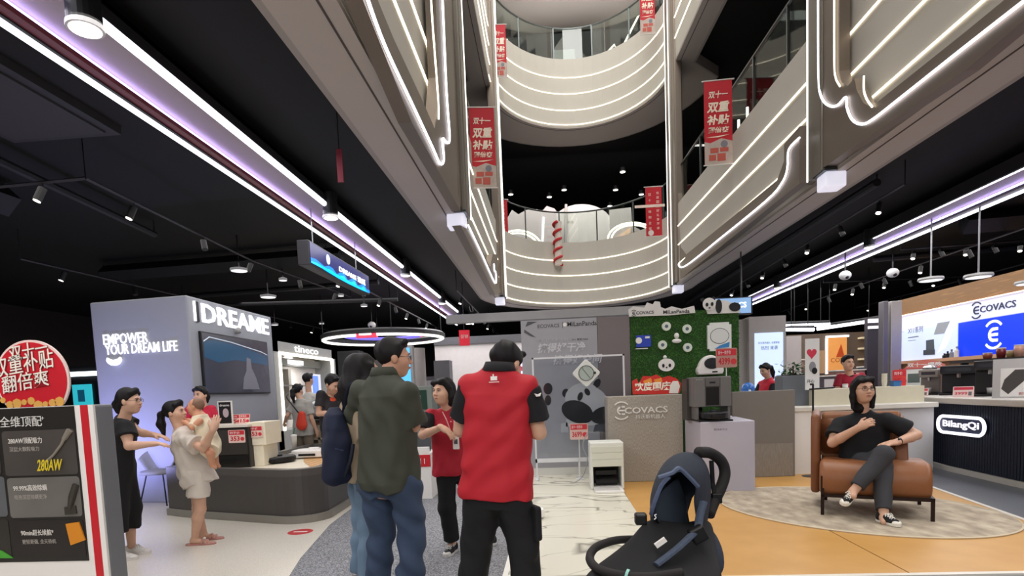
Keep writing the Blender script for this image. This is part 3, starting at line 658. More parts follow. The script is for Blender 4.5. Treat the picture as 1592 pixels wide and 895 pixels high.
# cup with a green straw on the far counter rim
p = at_z(460, 694, .62); cp = thing('drink_cup', 'clear drink cup with green straw on far counter rim', 'cup', (p.x, p.y-.05, .62)); F_ = Fr((p.x, p.y-.05, .62), (1, 0, 0), (0, 1, 0))
MB().lathe([(.035, 0), (.05, .17), (.047, .18)], F_, 14).build('cup', M('#d9d5cc', .2), cp, smooth=True); MB().lathe([(.052, .18), (.05, .2), (.01, .21)], F_, 14).build('lid', WHITE, cp); MB().tube([F_.p(0, 0, .2), F_.p(.02, 0, .32)], .008, 6).build('straw', M('#2f7a5c', .4), cp)

# ---- far left shop front with a teal screen
FYY = 14.0; f = FY(FYY)
X0, X1, Z0, Z1 = q(98, 578, 160, 640, FYY)
sf = thing('dark_shop', 'dark shop front with white light strip and teal screen, far left', 'shop', ((X0+X1)/2-1.2, FYY+.2, 0))
MB().box(max(X0-3.2, -14.85), X1+.6, FYY+.02, FYY+.5, 0, Z1+.15).build('front', M('#17171a', .4), sf)
a = at_y(104, 583, FYY); b = at_y(160, 586, FYY); MB().box(a.x, b.x, a.z-.04, a.z+.07, -.02, .06, f).build('light_strip', M('#ffffff', .5, emit=3, ecol='#e8f6ff', noise=0), sf)
a = at_y(113, 598, FYY); b = at_y(145, 632, FYY); MB().box(a.x, b.x, b.z, a.z, -.02, .03, f).build('screen', M('#39b9c4', .3, emit=.9, ecol='#30b4c4', noise=.3), sf)
a = at_y(122, 606, FYY); MB().box(a.x, a.x+.18, a.z-.3, a.z, .03, .04, f).build('screen_print', M('#1c6a8c', .3, emit=.3), sf)

# ---- hanging blue screen sign
SX = -3.3; f = FXp(SX)
c4 = [on(f, x, y) for x, y in ((480, 374), (573, 428), (575, 458), (481, 411))]
Ya, Yb = (c4[0][0]+c4[3][0])/2, (c4[1][0]+c4[2][0])/2; Za, Zb = (c4[2][1]+c4[3][1])/2, (c4[0][1]+c4[1][1])/2
hs = thing('hanging_sign', 'blue hanging screen sign with white lettering under the left light cove', 'sign', (SX-.08, (Ya+Yb)/2, Za))
MB().box(Ya, Yb, Za, Zb, -.17, 0, f).build('case', M('#2b2a2d', .5), hs, bevel=.01)
MB().box(Ya+.03, Yb-.03, Za+.03, Zb-.02, 0, .006, f).build('screen', M('#26265a', .3, emit=.5, ecol='#2a2f80'), hs)
wv = [(Ya+.03+(Yb-Ya-.06)*i/16, Za+.1+.035*sin(i*1.9)+.02*sin(i*4.1)) for i in range(17)]
MB().prism([(Ya+.03, Za+.03)]+wv+[(Yb-.03, Za+.03)], .006, .009, f).build('wave_print', M('#1c7be0', .3, emit=1.1, ecol='#1486f0'), hs)
MB().prism([(Ya+.03, Za+.03)]+[(x, y-.05) for x, y in wv]+[(Yb-.03, Za+.03)], .009, .011, f).build('wave_print', M('#35c8f0', .3, emit=1.0, ecol='#22c4ff'), hs)
text('DREAME 追觅', f, Ya+(Yb-Ya)*.42, (Za+Zb)/2-.05, .1, M('#ffffff', .5, emit=1.6, noise=0), hs, bold=.02, z=.011, depth=.004, width=(Yb-Ya)*.48)
MB().disc(Ya+(Yb-Ya)*.25, (Za+Zb)/2+.04, .075, .011, .014, f, 14).build('round_print', M('#c9d4e6', .5, emit=.8), hs)
for yy in (Ya+.35, Yb-.45): MB().tube([f.p(yy, Zb, -.08), f.p(yy, 4.15, -.08)], .008, 6).build('hanger_rod', MID, hs)

# ---- ring light under the far left ceiling
RY = 17.0; c = at_y(597, 526, RY)
rl = thing('ring_light', 'large white ring lamp hanging from far left ceiling', 'lamp', (c.x, RY, c.z)); R0 = 1.72
def ringp(r, z, n=40): return [(c.x+r*cos(2*pi*i/n), RY+r*sin(2*pi*i/n), z) for i in range(n)]
MB().tube(ringp(R0, c.z+.05), .09, 6, True).build('housing', DARK, rl); MB().tube(ringp(R0, c.z-.03), .05, 6, True).build('light_tube', led, rl)
MB().tube(ringp(R0*.66, c.z+.1), .05, 6, True).build('inner_ring', M('#6a62d0', .5, emit=1.0, ecol='#6f63e0', noise=0), rl)
MB().tube([(c.x+R0*.66*cos(t), RY+R0*.66*sin(t), c.z+.1) for t in [-.6+.1*i for i in range(12)]], .055, 6).build('pink_segment', M('#e0506a', .5, emit=1.2, ecol='#ff4a70', noise=0), rl)
for i in range(4): MB().tube([(c.x+R0*cos(i*pi/2+.4), RY+R0*sin(i*pi/2+.4), c.z+.1), (c.x+R0*cos(i*pi/2+.4), RY+R0*sin(i*pi/2+.4), 4.32)], .012, 5).build('hanger_rod', BLK, rl)
MB().box(c.x-.25, c.x+.3, RY-1.75, RY-1.6, c.z-.12, c.z+.02).build('red_marker', M('#d4405a', .5, emit=.8), rl)
# ================================================================ middle: poster wall, hedge wall, counters, podium
def xz(fr, pts): return [on(fr, x, y) for x, y in pts]
WYL = 9.3; f = FY(WYL)
pw = thing('poster_wall', 'grey poster wall with panda picture and white slogan', 'wall', (.4, 9.4, 0))
xL, xM, xR_ = at_y(814, 620, WYL).x, at_y(931, 620, WYL).x, 1.25
MB().box(xL, xR_, WYL+.02, WYL+.14, 0, 2.5).build('backing', M('#706c6c', .55), pw)
MB().box(xL, xM, .36, 2.5, -.02, 0.005, f).build('poster', M('#a3a2a8', .5, noise=.06, nscale=2), pw)
MB().box(xL, xR_, 0, .14, -.02, .01, f).build('skirting', M('#d8d6d0', .5), pw)
MB().box(xL, xM, .14, .36, -.02, .006, f).build('poster_foot', M('#a7a6ab', .5), pw)
wp = MB()
wp.box(xM+.006, xR_, .14, 2.5, -.02, .004, f).build('wood_panel', ramp_mat('grey_wood', 'wave', 4, [(.2, '#6b6263'), (.8, '#7f7576')], stretch=(14, 1, .6), distort=4), pw)
slog = M('#cfcdd2', .5); dk = M('#35353a', .5)
a = on(f, 836, 510); text('ECOVACS', f, a[0], a[1], .055, dk, pw, z=.006, depth=.002, width=.34); MB().box(a[0]+.39, a[0]+.395, a[1]-.02, a[1]+.08, .005, .008, f).build('divider', dk, pw)
text('MiLanPanda', f, a[0]+.47, a[1]+.005, .07, dk, pw, z=.006, depth=.002, width=.46, bold=.01); MB().disc(a[0]+.43, a[1]+.035, .03, .005, .008, f, 12).build('round_mark', WHITE, pw)
a = on(f, 834, 532); text('全新科沃斯旗舰', f, a[0], a[1], .05, M('#b9b8be', .5), pw, z=.006, depth=.002, width=.5); text('X11 窗宝 MAX', f, a[0]+.56, a[1], .035, dk, pw, z=.006, depth=.002, width=.26)
a = on(f, 836, 549); text('擦得好干净', f, a[0], a[1], .15, slog, pw, z=.006, depth=.003, width=.76, bold=.02, shear=.2)
a = on(f, 860, 567); text('擦得好空间', f, a[0], a[1], .15, slog, pw, z=.006, depth=.003, width=.78, bold=.02, shear=.2)
# printed bear: plain round patches
def patch(pts, mat, z, name='bear_print'): MB().prism(xz(f, pts), z, z+.002, f).build(name, mat, pw)
def oval(cx, cy, rx, ry, rot, mat, z, name='bear_print'):
    c, s_ = cos(rot), sin(rot)
    patch([(cx+rx*cos(t)*c-ry*sin(t)*s_, cy+rx*cos(t)*s_+ry*sin(t)*c) for t in [2*pi*i/22 for i in range(22)]], mat, z, name)
bw = M('#c2c2c6', .6); bb = M('#232328', .6)
oval(880, 611, 6, 7, 0, bb, .006); oval(928, 596, 5, 8, .5, bb, .006); oval(905, 616, 27, 21, -.25, bw, .007); oval(898, 640, 26, 17, .35, bb, .0085); oval(932, 628, 15, 26, -.4, bw, .0095); oval(938, 645, 20, 13, -.3, bb, .010)
oval(902, 616, 4, 7, .3, bb, .0105); oval(913, 609, 4, 6, -.5, bb, .0105); oval(852, 604, 7, 9, 0, bb, .007); oval(852, 622, 5, 8, 0, bb, .007)
patch([(820, 500), (835, 500), (817, 508)], M('#55565a', .6), .006, 'leaf_print'); patch([(815, 512), (833, 524), (826, 523), (815, 517)], M('#55565a', .6), .006, 'leaf_print')
patch([(872, 658), (882, 656), (884, 672), (872, 672)], M('#bdbdc2', .5), .006, 'device_print'); patch([(925, 660), (946, 655), (946, 671), (922, 671)], M('#44464f', .5), .007, 'device_print')
patch([(880, 651), (946, 646), (946, 660), (880, 663)], M('#c8c8cc', .5), .006, 'device_print')
# window stand with robot
GY = 8.9; f = FY(GY); 
gw = thing('window_stand', 'white framed glass window stand in front of grey poster', 'stand', (at_y(900, 735, GY).x, GY, .02))
fx0, fx1 = on(f, 829, 620)[0], on(f, 972, 620)[0]; fzt, fzb = on(f, 900, 553)[1], .28
fm = M('#dcdde0', .4)
mb = MB(); 
for p_, r_ in (((fx0, fzb, fx0+.025, fzt), 0), ((fx1-.025, fzb, fx1, fzt), 0), ((fx0, fzt-.025, fx1, fzt), 0), ((fx0, fzb, fx1, fzb+.06), 0)): mb.box(p_[0], p_[2], p_[1], p_[3], -.015, .015, f)
mb.build('frame', fm, gw); MB().box(fx0+.02, fx1-.02, fzb+.05, fzt-.02, -.004, .004, f).build('glass_pane', glass('#f4f6f8', .04, .05), gw)
for xx in (on(f, 833, 715)[0], on(f, 899, 715)[0], fx1-.03): MB().box(xx, xx+.025, .02, fzb+.02, -.015, .015, f).box(xx-.01, xx+.035, .02, .04, -.2, .2, f).build('leg', fm, gw)
c = on(f, 911, 580); wr = thing('window_robot', 'white diamond-shaped window cleaning robot clinging to glass pane', 'robot', (f.p(c[0], c[1]).x, GY, f.p(c[0], c[1]).z-.16))
fd = Fr(f.p(c[0], c[1], .006), (1, 0, 1.0), (-1, 0, 1.0))
MB().rrect(-.155, .155, -.155, .155, .04, 0, .06, fd).build('body', M('#dfe1dc', .4), wr, bevel=.01); MB().disc(0, 0, .115, .06, .066, fd, 28).build('cloth_pad', M('#a9b5ae', .5), wr); MB().tube([fd.p(.112*cos(t), .112*sin(t), .066) for t in [2*pi*i/24 for i in range(24)]], .007, 5, True).build('ring', M('#5f6664', .4), wr)
MB().box(-.1, .1, -.004, .004, .066, .07, Fr(fd.p(0, 0), (0, 0, 1), (-1, 0, 0)) if False else Fr(fd.p(0, 0), (.6, 0, -.8), (.8, 0, .6))).build('stripe', M('#55605c', .4), wr); MB().disc(.09, -.09, .02, .066, .075, fd, 8).build('button', BLK, wr)
price_card((886, 658, 914, 683), 8.8, 'red framed price sign on thin stand by the glass window stand', big='3699', stick=.022, par_z=.022, back=M('#d9b9b0', .5), txt='双十一到手价')
# white station on the marble
p = at_z(950, 757); DX, DYY = p.x, 7.85; f = FY(7.85)
X0, X1, Z0, Z1 = q(918, 687, 970, 757, 7.85)
dk_ = thing('cleaning_station', 'white cleaning station with open base and flap on marble', 'station', ((X0+X1)/2, 8.0, .02)); wl_ = M('#e0e2da', .4, noise=.02); Zs = Z1
MB().box(X0, X1, .33, Zs-.005, -.42, 0, f).box(X0, X0+.035, .02, .34, -.42, 0, f).box(X1-.035, X1, .02, .34, -.42, 0, f).box(X0, X1, .02, .34, -.42, -.38, f).build('body', wl_, dk_, bevel=.012)
for z_ in (.33, .43, .52): MB().box(X0+.012, X1-.012, z_+.004, z_+.088, 0, .008, f).build('front_panel', M('#d3d7c9', .4, noise=.02), dk_, bevel=.004)
MB().box(X0+.035, X1-.035, .02, .05, -.38, .3, f).build('ramp_flap', M('#eceae6', .4), dk_, bevel=.006); MB().box(X0+.04, X1-.04, .05, .32, -.375, -.36, f).build('dark_bay', BLK, dk_)
MB().tube([f.p(X0+.08, .11, -.15), f.p(X1-.08, .11, -.15)], .05, 10).build('brush_roller', BLK, dk_); MB().box(X0+.08, X1-.08, .19, .25, -.3, -.2, f).build('nozzle', BLK, dk_)
MB().box(X0+.03, X1-.08, .051, .053, -.0, .25, f).build('printed_label', M('#c9c6c2', .5), dk_)
MB().tube(smooth_path([f.p(X0-.01, .78, -.3), f.p(X0-.08, .6, -.3), f.p(X0-.02, .35, -.4), f.p(X0-.2, .03, -.6), f.p(X0-.9, .03, -.5)], 6), .008, 5).build('power_cable', MID, dk_)
p = at_z(826, 812); robot_vac((p.x-.03, p.y+.12, .022), .17, .10, WHITE, M('#8f9496', .4), 'white round robot vacuum on marble, half hidden by red shirt man')

# ---- grey fabric counter with raised lettering
f = FY(8.45); gx0, gx1 = on(f, 946, 680)[0], on(f, 1062, 680)[0]
gray_fab = ramp_mat('grey_weave', 'noise', 60, [(.3, '#858078'), (.5, '#a39d93'), (.7, '#bab4a9')], rough=.8, stretch=(3, 3, .6), bump=.2)
rc = thing('reception_counter', 'grey woven-look counter front with raised white lettering', 'counter', ((gx0+gx1)/2, 8.65, .014))
MB().box(gx0, gx1, .014, 1.26, -.5, 0, f).build('front', gray_fab, rc, bevel=.008)
wl2 = M('#e9e7e2', .4, noise=0); a = on(f, 971, 643); b = on(f, 1038, 640)
text('COVACS', f, a[0], a[1], .09, wl2, rc, width=b[0]-a[0], bold=.015, z=.002, depth=.012)
def swirl(fr, cx, cy, r, mat, par, z=.002, d=.012, w=.12):
    def arc(rad, a0, a1, wd, n=12): return [(cx+(rad+wd/2)*cos(radians(a0+(a1-a0)*i/n)), cy+(rad+wd/2)*sin(radians(a0+(a1-a0)*i/n))) for i in range(n+1)]+[(cx+(rad-wd/2)*cos(radians(a1+(a0-a1)*i/n)), cy+(rad-wd/2)*sin(radians(a1+(a0-a1)*i/n))) for i in range(n+1)]
    mb = MB(); mb.prism(arc(r, 42, 138, r*w*1.2), z, z+d, fr); mb.prism(arc(r, 222, 318, r*w*1.2), z, z+d, fr)
    mb.prism(arc(r*.42, 90, 270, r*w*1.5), z, z+d, fr)
    for yy in (-.42, 0, .42): mb.box(cx-r*(.1 if yy else .38), cx+r*.42, cy+r*yy-r*w*.7, cy+r*yy+r*w*.7, z, z+d, fr)
    return mb.build('round_emblem', mat, par)
c = on(f, 966, 638); swirl(f, c[0], c[1], .125, wl2, rc)
a = on(f, 988, 652); text('科沃斯机器人', f, a[0], a[1]+.005, .065, wl2, rc, width=.42, z=.002, depth=.008)
# festive cut-out standing on it
fy_ = 8.52; f = FY(fy_)
fc = thing('festive_cutout', 'red festive cut-out sign with white lettering on woven grey counter', 'sign', (at_y(1015, 612, fy_).x, fy_, 1.26))
o_ = xz(f, [(984, 613), (983, 592), (990, 588), (993, 596), (1000, 584), (1012, 585), (1020, 582), (1030, 587), (1040, 584), (1052, 588), (1059, 596), (1058, 606), (1056, 611), (1040, 612)]); o_ = [(x, max(y, 1.262)) for x, y in o_]
MB().prism(o_, -.012, 0, f).build('board', M('#cf2d26', .5), fc)
a = on(f, 986, 608); text('欢度国庆', f, a[0], a[1], .125, M('#fff4e4', .5), fc, width=.52, bold=.03, z=.002, depth=.004, shear=.1)
MB().prism([(x, max(y, 1.263)) for x, y in xz(f, [(1040, 611), (1042, 598), (1046, 592), (1054, 592), (1057, 600), (1054, 611)])], 0, .006, f).build('white_print', M('#eee9e4', .5), fc)
MB().prism(xz(f, [(1000, 592), (1012, 587), (1014, 594), (1002, 598)]), 0, .004, f).prism(xz(f, [(1016, 590), (1028, 587), (1030, 593), (1020, 597)]), 0, .004, f).build('gold_print', M('#e8953a', .5), fc)

# ---- artificial hedge wall
HY = 9.3; f = FY(HY); hx0, hx1 = 1.26, 2.92
hw = thing('hedge_wall', 'green artificial grass wall hung with white plaques', 'wall', (2.1, HY+.1, 0))
MB().box(hx0, hx1, .0, 2.53, -.16, 0, f).build('board', M('#2c4f22', .9, noise=.4, nscale=40), hw)
rg = random.Random(5); mb = MB()
for i in range(9000):
    x = hx0+rg.random()*(hx1-hx0); z = 1.0+rg.random()*1.53; an = rg.uniform(0, 2*pi); L = rg.uniform(.02, .045); d_ = rg.uniform(.008, .03); w_ = .005
    dx, dz = cos(an)*L, sin(an)*L; mb.add([f.p(x-sin(an)*w_, z+cos(an)*w_, 0), f.p(x+sin(an)*w_, z-cos(an)*w_, 0), f.p(x+dx, z+dz, d_)], [[0, 1, 2]], i % 3)
tag(mb.build('grass_tufts', [M('#3a6a2a', .8), M('#2a5220', .8), M('#4b7d33', .8)], hw), kind='stuff')
f3 = FY(HY-.03)
def plaque(px, name, label, cat, col, r=None):
    X0, X1, Z0, Z1 = q(*px, HY-.03)
    t = thing(name, label, cat, ((X0+X1)/2, HY-.03, Z0)); return t, X0, X1, Z0, Z1
for (x, y, lab) in ((1036, 507, 'upper left'), (1068, 511, 'upper right'), (1030, 536, 'lower left'), (1069, 540, 'lower right')):
    X0, X1, Z0, Z1 = q(x-7, y-7, x+7, y+7, HY-.03); t = thing('round_plaque', f'small white round plaque on green grass wall, {lab} of the four', 'plaque', ((X0+X1)/2, HY-.03, Z0), group='round white plaques on the grass wall')
    MB().disc((X0+X1)/2, (Z0+Z1)/2, (X1-X0)/2, -.03, .012, f3, 20).build('disc', M('#dfe6d8', .5), t); MB().disc((X0+X1)/2, (Z0+Z1)/2, (X1-X0)/5, .012, .016, f3, 8).build('icon', M('#55677a', .5), t)
X0, X1, Z0, Z1 = q(1044, 511, 1059, 534, HY-.03); t = thing('small_figure', 'small white ornament between round plaques on grass wall', 'ornament', ((X0+X1)/2, HY-.03, Z0)); xm = (X0+X1)/2
MB().ball(f3.p(xm, Z0+.04, .02), (.075, .03, .035)).build('base', WHITE, t, smooth=True); MB().ball(f3.p(xm, Z0+.12, .02), (.04, .03, .045)).build('body', WHITE, t, smooth=True); MB().tube([f3.p(xm-.01, Z0+.16, .02), f3.p(xm-.015, Z1, .02)], .008, 6).build('stem', M('#35403c', .5), t)
X0, X1, Z0, Z1 = q(986, 521, 1012, 541, HY-.03); t = thing('blue_picture', 'blue picture card with white blob, left on grass wall', 'picture', ((X0+X1)/2, HY-.03, Z0))
MB().box(X0+.03, X1, Z0+.02, Z1, -.03, .006, f3).build('card', M('#2b45b8', .5), t); MB().disc(X0+.07, (Z0+Z1)/2+.02, .05, .006, .012, f3, 12).build('white_print', WHITE, t); MB().box(X0+.02, X1-.05, Z0-.012, Z0, -.03, .006, f3).build('ledge', WHITE, t); MB().box(X0+.17, X1-.02, Z1-.05, Z1-.02, .006, .009, f3).build('lettering', WHITE, t)
# bear-head plaque, plain oval card, dome picture
X0, X1, Z0, Z1 = q(1024, 555, 1048, 577, HY-.03); t = thing('bear_head_plaque', 'white bear head plaque with dark eye patches on grass wall', 'plaque', ((X0+X1)/2, HY-.03, Z0)); xm, zm = (X0+X1)/2, (Z0+Z1)/2-.01
MB().disc(xm, zm, .125, -.03, .015, f3, 24, ry=.1).build('head', WHITE, t); MB().disc(xm-.05, zm-.01, .02, .015, .02, f3, 10, ry=.03).disc(xm+.05, zm-.01, .02, .015, .02, f3, 10, ry=.03).disc(xm, zm-.04, .012, .015, .02, f3, 8).build('dark_patches', BLK, t); MB().ball(f3.p(xm-.02, zm+.12, 0), .03).build('tuft', WHITE, t, smooth=True)
X0, X1, Z0, Z1 = q(1100, 501, 1137, 545, HY-.05); f5 = FY(HY-.05); t = thing('picture_card', 'large white card with notched corners and pale oval on grass wall', 'picture', ((X0+X1)/2, HY-.05, Z0)); n1 = .035
MB().prism([(X0+n1, Z0), (X1-n1, Z0), (X1-n1, Z0+n1), (X1, Z0+n1), (X1, Z1-n1), (X1-n1, Z1-n1), (X1-n1, Z1), (X0+n1, Z1), (X0+n1, Z1-n1), (X0, Z1-n1), (X0, Z0+n1), (X0+n1, Z0+n1)], -.05, .006, f5).build('card', M('#e6e9e4', .5), t)
xm, zm = (X0+X1)/2, (Z0+Z1)/2; MB().disc(xm, zm+.01, .145, .006, .009, f5, 24, ry=.12).build('oval_outline', M('#2f3336', .5), t); MB().disc(xm, zm+.01, .137, .009, .011, f5, 24, ry=.112).build('oval_print', M('#dcdedb', .5), t); MB().prism([(X0+.1, Z0+.03), (X1-.04, Z0+.05), (X1-.03, Z0+.13), (xm, Z0+.08)], .011, .013, f5).build('blue_print', M('#3d86c4', .5), t)
X0, X1, Z0, Z1 = q(1083, 552, 1124, 582, HY-.1); f6 = FY(HY-.1); t = thing('dome_capsule', 'white domed pet capsule with dark oval window by grass wall', 'pet capsule', ((X0+X1)/2, HY-.1, Z0)); xm = (X0+X1)/2; dw = (X1-X0)/2
MB().prism([(xm+dw*cos(a_)*(1 if sin(a_) < .3 else .92), Z0+.05+(Z1-Z0-.05)*max(sin(a_), 0)) for a_ in [pi*i/18 for i in range(19)]]+[(X0+.02, Z0), (X1-.02, Z0)], -.1, .06, f6).build('shell', WHITE, t, bevel=.02)
MB().disc(xm+.02, Z0+.17, .12, .06, .066, f6, 20, ry=.085).build('window', M('#2b2c30', .3, noise=.4, nscale=12), t); MB().box(xm+.02, xm+.1, Z0+.03, Z0+.05, .06, .064, f6).build('badge', BLK, t)
price_card((1113, 541, 1146, 571), 8.2, 'red price board on thin stand behind the tall grey station', big='4399', stick=.93, par_z=.93, back=M('#b98a80', .5), txt='双十一到手价')
# cut-out title board on top of the hedge wall
f = FY(HY-.06); tb = thing('title_cutout', 'white cloud-edged cut-out title board on top of grass wall', 'sign', (1.8, HY-.06, 2.53))
o_ = xz(f, [(978, 492), (977, 481), (984, 476), (1002, 478), (1006, 470), (1015, 473), (1018, 468), (1026, 469), (1027, 477), (1034, 480), (1044, 476), (1060, 480), (1079, 475), (1081, 486), (1040, 490)])
MB().prism(o_, -.02, .005, f).build('board', M('#dedcd8', .5), tb)
a = on(f, 989, 489); text('COVACS', f, a[0], a[1], .05, M('#33343a', .5), tb, width=.27, z=.005, depth=.003, bold=.02); swirl(f, a[0]-.035, a[1]+.025, .045, M('#33343a', .5), tb, .005, .003, .16)
a = on(f, 1031, 488); text('MiLanPanda', f, a[0], a[1], .055, M('#2a2b30', .5), tb, width=.4, z=.005, depth=.003, bold=.02)
a = on(f, 1045, 479)
bt = thing('bear_cutout', 'black and white lying bear cut-out on top right of grass wall', 'cutout', (at_y(1120, 483, HY-.06).x, HY-.06, 2.53)); B_ = M('#1d1c1e', .6)
def cut(pts, mat, z, name): MB().prism(xz(f, pts), z, z+.02, f).build(name, mat, bt)
def cov(cx, cy, rx, ry, mat, z, name): cut([(cx+rx*cos(2*pi*i/20), cy+ry*sin(2*pi*i/20)) for i in range(20)], mat, z, name)
cut([(1098, 482), (1112, 466), (1130, 467), (1150, 478), (1150, 486), (1100, 488)], M('#e2e0dc', .6), -.01, 'body'); cov(1117, 476, 5, 11, B_, .0, 'arm'); cov(1142, 477, 9, 7, B_, .0, 'leg'); cov(1102, 473, 10, 10, M('#e8e6e2', .6), .012, 'head'); cov(1098, 474, 2, 3, B_, .032, 'eye_patch'); cov(1106, 473, 2, 3, B_, .032, 'eye_patch'); cov(1102, 479, 1.5, 1, B_, .032, 'nose')
cov(1092, 466, 3, 3, B_, -.0, 'ear'); cov(1109, 464, 3, 3, B_, -.0, 'ear')

# ---- podium and grey station
pdm = thing('podium', 'white podium under the tall grey robot station', 'podium', (2.2, 7.95, .014))
MB().prism([(1.86, 7.47), (2.53, 7.46), (2.6, 8.42), (1.88, 8.42)], .014, .915).build('body', M('#b9b6c4', .45, noise=.02), pdm, bevel=.012)
f = FY(7.47); a = on(f, 1110, 669); text('科沃斯地宝X11滚筒系列', f, a[0], .80, .03, M('#85838f', .5), pdm, width=.36, z=.003, depth=.002)
SYY = 7.62; f = FY(SYY); X0, X1, Z0, Z1 = q(1079, 585, 1137, 652, SYY)
gs = thing('robot_station', 'tall grey robot docking station with dark bay on white podium', 'station', ((X0+X1)/2, SYY+.2, .915)); sg = M('#6d6b6b', .4, noise=.04); x3 = (X1-X0)
MB().box(X0, X1, 1.10, Z1, -.4, -.02, f).build('body', sg, gs, bevel=.01)
MB().box(X0, X0+x3*.3, 1.10, Z1-.01, -.02, .0, f).build('front_panel', sg, gs, bevel=.005); MB().box(X1-x3*.29, X1, 1.10, Z1-.01, -.02, .0, f).build('front_panel', sg, gs, bevel=.005)
MB().box(X0+x3*.31, X1-x3*.30, 1.36, Z1-.01, -.02, 0, f).build('top_panel', M('#605e5e', .35), gs, bevel=.005); MB().box(X0+x3*.42, X0+x3*.58, 1.40, 1.42, 0, .004, f).build('display', BLK, gs)
MB().box(X0+x3*.33, X1-x3*.32, 1.12, 1.35, -.022, -.012, f).build('dark_bay', M('#1c1a19', .3, noise=.3), gs)
MB().box(X0+.03, X0+.06, .936, 1.10, -.4, -.02, f).build('side_foot', sg, gs); MB().box(X1-.04, X1-.01, .936, 1.10, -.4, -.02, f).build('side_foot', sg, gs); MB().box(X0+.03, X1-.02, .916, .935, -.4, .13, f).build('mat', BLK, gs)
text('ECOVACS', f, X0+.03, Z1-.04, .014, M('#b9b7b2', .5), gs, z=.001, depth=.001)
robot_vac(((X0+X1)/2+.01, SYY-.03, .936), .165, .1, M('#232225', .3), DARK, 'black robot vacuum docked under the tall grey station')
# tall dark side cabinet left of the station
Xa, Xb, Za, Zb = q(1068, 600, 1080, 652, 7.9)
MB().box(Xa, Xb+.1, 7.9, 8.2, .915, Zb+.1).build('side_case', M('#3a3836', .5), gs)

# ---- low grey partition, white counter and what stands on it
f = FY(8.55); px0, px1 = on(f, 1141, 670)[0], on(f, 1236, 670)[0]
lp = thing('low_partition', 'low grey partition behind white podium', 'partition', ((px0+px1)/2, 8.62, .014)); MB().box(px0-.02, px1, .014, 1.26, -.12, 0, f).build('panel', M('#7d7872', .5, noise=.04), lp, bevel=.006)
MB().box(px0+.2, px1-.03, .02, .5, 0, .004, f).build('reflective_foot', ramp_mat('brushed', 'noise', 30, [(.3, '#7d7973'), (.7, '#9a958d')], stretch=(6, 1, .4), rough=.4), lp)
wcn = thing('white_counter', 'long white counter with pale wooden top behind the armchair', 'counter', (4.6, 9.2, 0))
MB().box(px1+.02, 5.5, 8.78, 9.5, 0, .93).build('body', M('#c9c8ca', .45), wcn); MB().box(px1, 5.52, 8.7, 9.55, .93, 1.0).build('worktop', M('#e2dfd6', .4), wcn, bevel=.01); MB().box(px1+.02, px1+.3, 8.72, 8.78, 0, .93).build('end_panel', WHITE, wcn)
MB().box(px1+.45, 5.5, 9.0, 9.5, 1.0, 1.24).build('raised_shelf', M('#d6cfb8', .5), wcn)
PYY = 9.15; X0, X1, Z0, Z1 = q(1216, 583, 1262, 614, PYY)
pl = thing('planter_box', 'grey planter box with leafy green plant on white counter', 'planter', ((X0+X1)/2, PYY+.14, 1.001)); 
MB().box(X0, X1, 1.001, Z1, -.3, 0, FY(PYY)).build('box', M('#6b7077', .5), pl, bevel=.008)
rg = random.Random(9); mb = MB()
for i in range(160):
    cx = X0+.04+rg.random()*(X1-X0-.08); cz = Z1+rg.random()**1.3*.2; cy = PYY+.02+rg.random()*.26; an = rg.uniform(0, 2*pi); ti = rg.uniform(-.4, .9); L = rg.uniform(.04, .09)
    d = Vector((cos(an)*cos(ti), sin(an)*cos(ti), sin(ti)))*L; s_ = d.cross(Vector((.2, .1, 1))).normalized()*L*.3; o0 = Vector((cx, cy, cz)); mb.add([o0, o0+d*.5+s_, o0+d, o0+d*.5-s_], [[0, 1, 2, 3]], i % 2)
mb.build('leaves', [M('#2f5a33', .5), M('#47754a', .5)], pl); MB().box(X0+.02, X1-.02, Z1-.02, Z1+.01, -.28, -.02, FY(PYY)).build('soil', M('#2a211b', .9), pl); MB().tube([((X0+X1)/2, PYY+.14, Z1), ((X0+X1)/2, PYY+.14, Z1+.15)], .012, 6).build('stem', M('#4a3a28', .8), pl)
BYY = 9.0; f = FY(BYY); X0, X1, Z0, Z1 = q(1252, 526, 1274, 599, BYY)
bs = thing('card_stand', 'tall white card with red heart print on counter', 'card', ((X0+X1)/2, BYY, 1.24)); MB().box(X0, X1, 1.24, Z1, -.012, 0, f).build('card', M('#e3e3e2', .5), bs)
hc = on(f, 1262, 549); MB().prism([(hc[0]+.0625*(16*sin(t)**3)/14, hc[1]+.07*(13*cos(t)-5*cos(2*t)-2*cos(3*t)-cos(4*t))/13) for t in [2*pi*i/24 for i in range(24)]], .0, .003, f).build('heart_print', M('#d2364f', .5), bs)
hc = on(f, 1263, 570); MB().disc(hc[0], hc[1], .05, 0, .003, f, 12, ry=.08).build('grey_print', M('#8b8d92', .5), bs); MB().disc(hc[0]+.03, hc[1]-.06, .04, .003, .005, f, 10, ry=.05).build('black_print', BLK, bs); text('开心', f, hc[0]-.08, Z0+.04, .05, BLK, bs, z=.001, depth=.002)
p = at_z(1264, 744); bp_ = at_y(1264, 597, 8.5); sb = thing('pole_stand', 'thin black pole stand in front of the white counter', 'stand', (p.x, 8.5, 0)); X_ = bp_.x
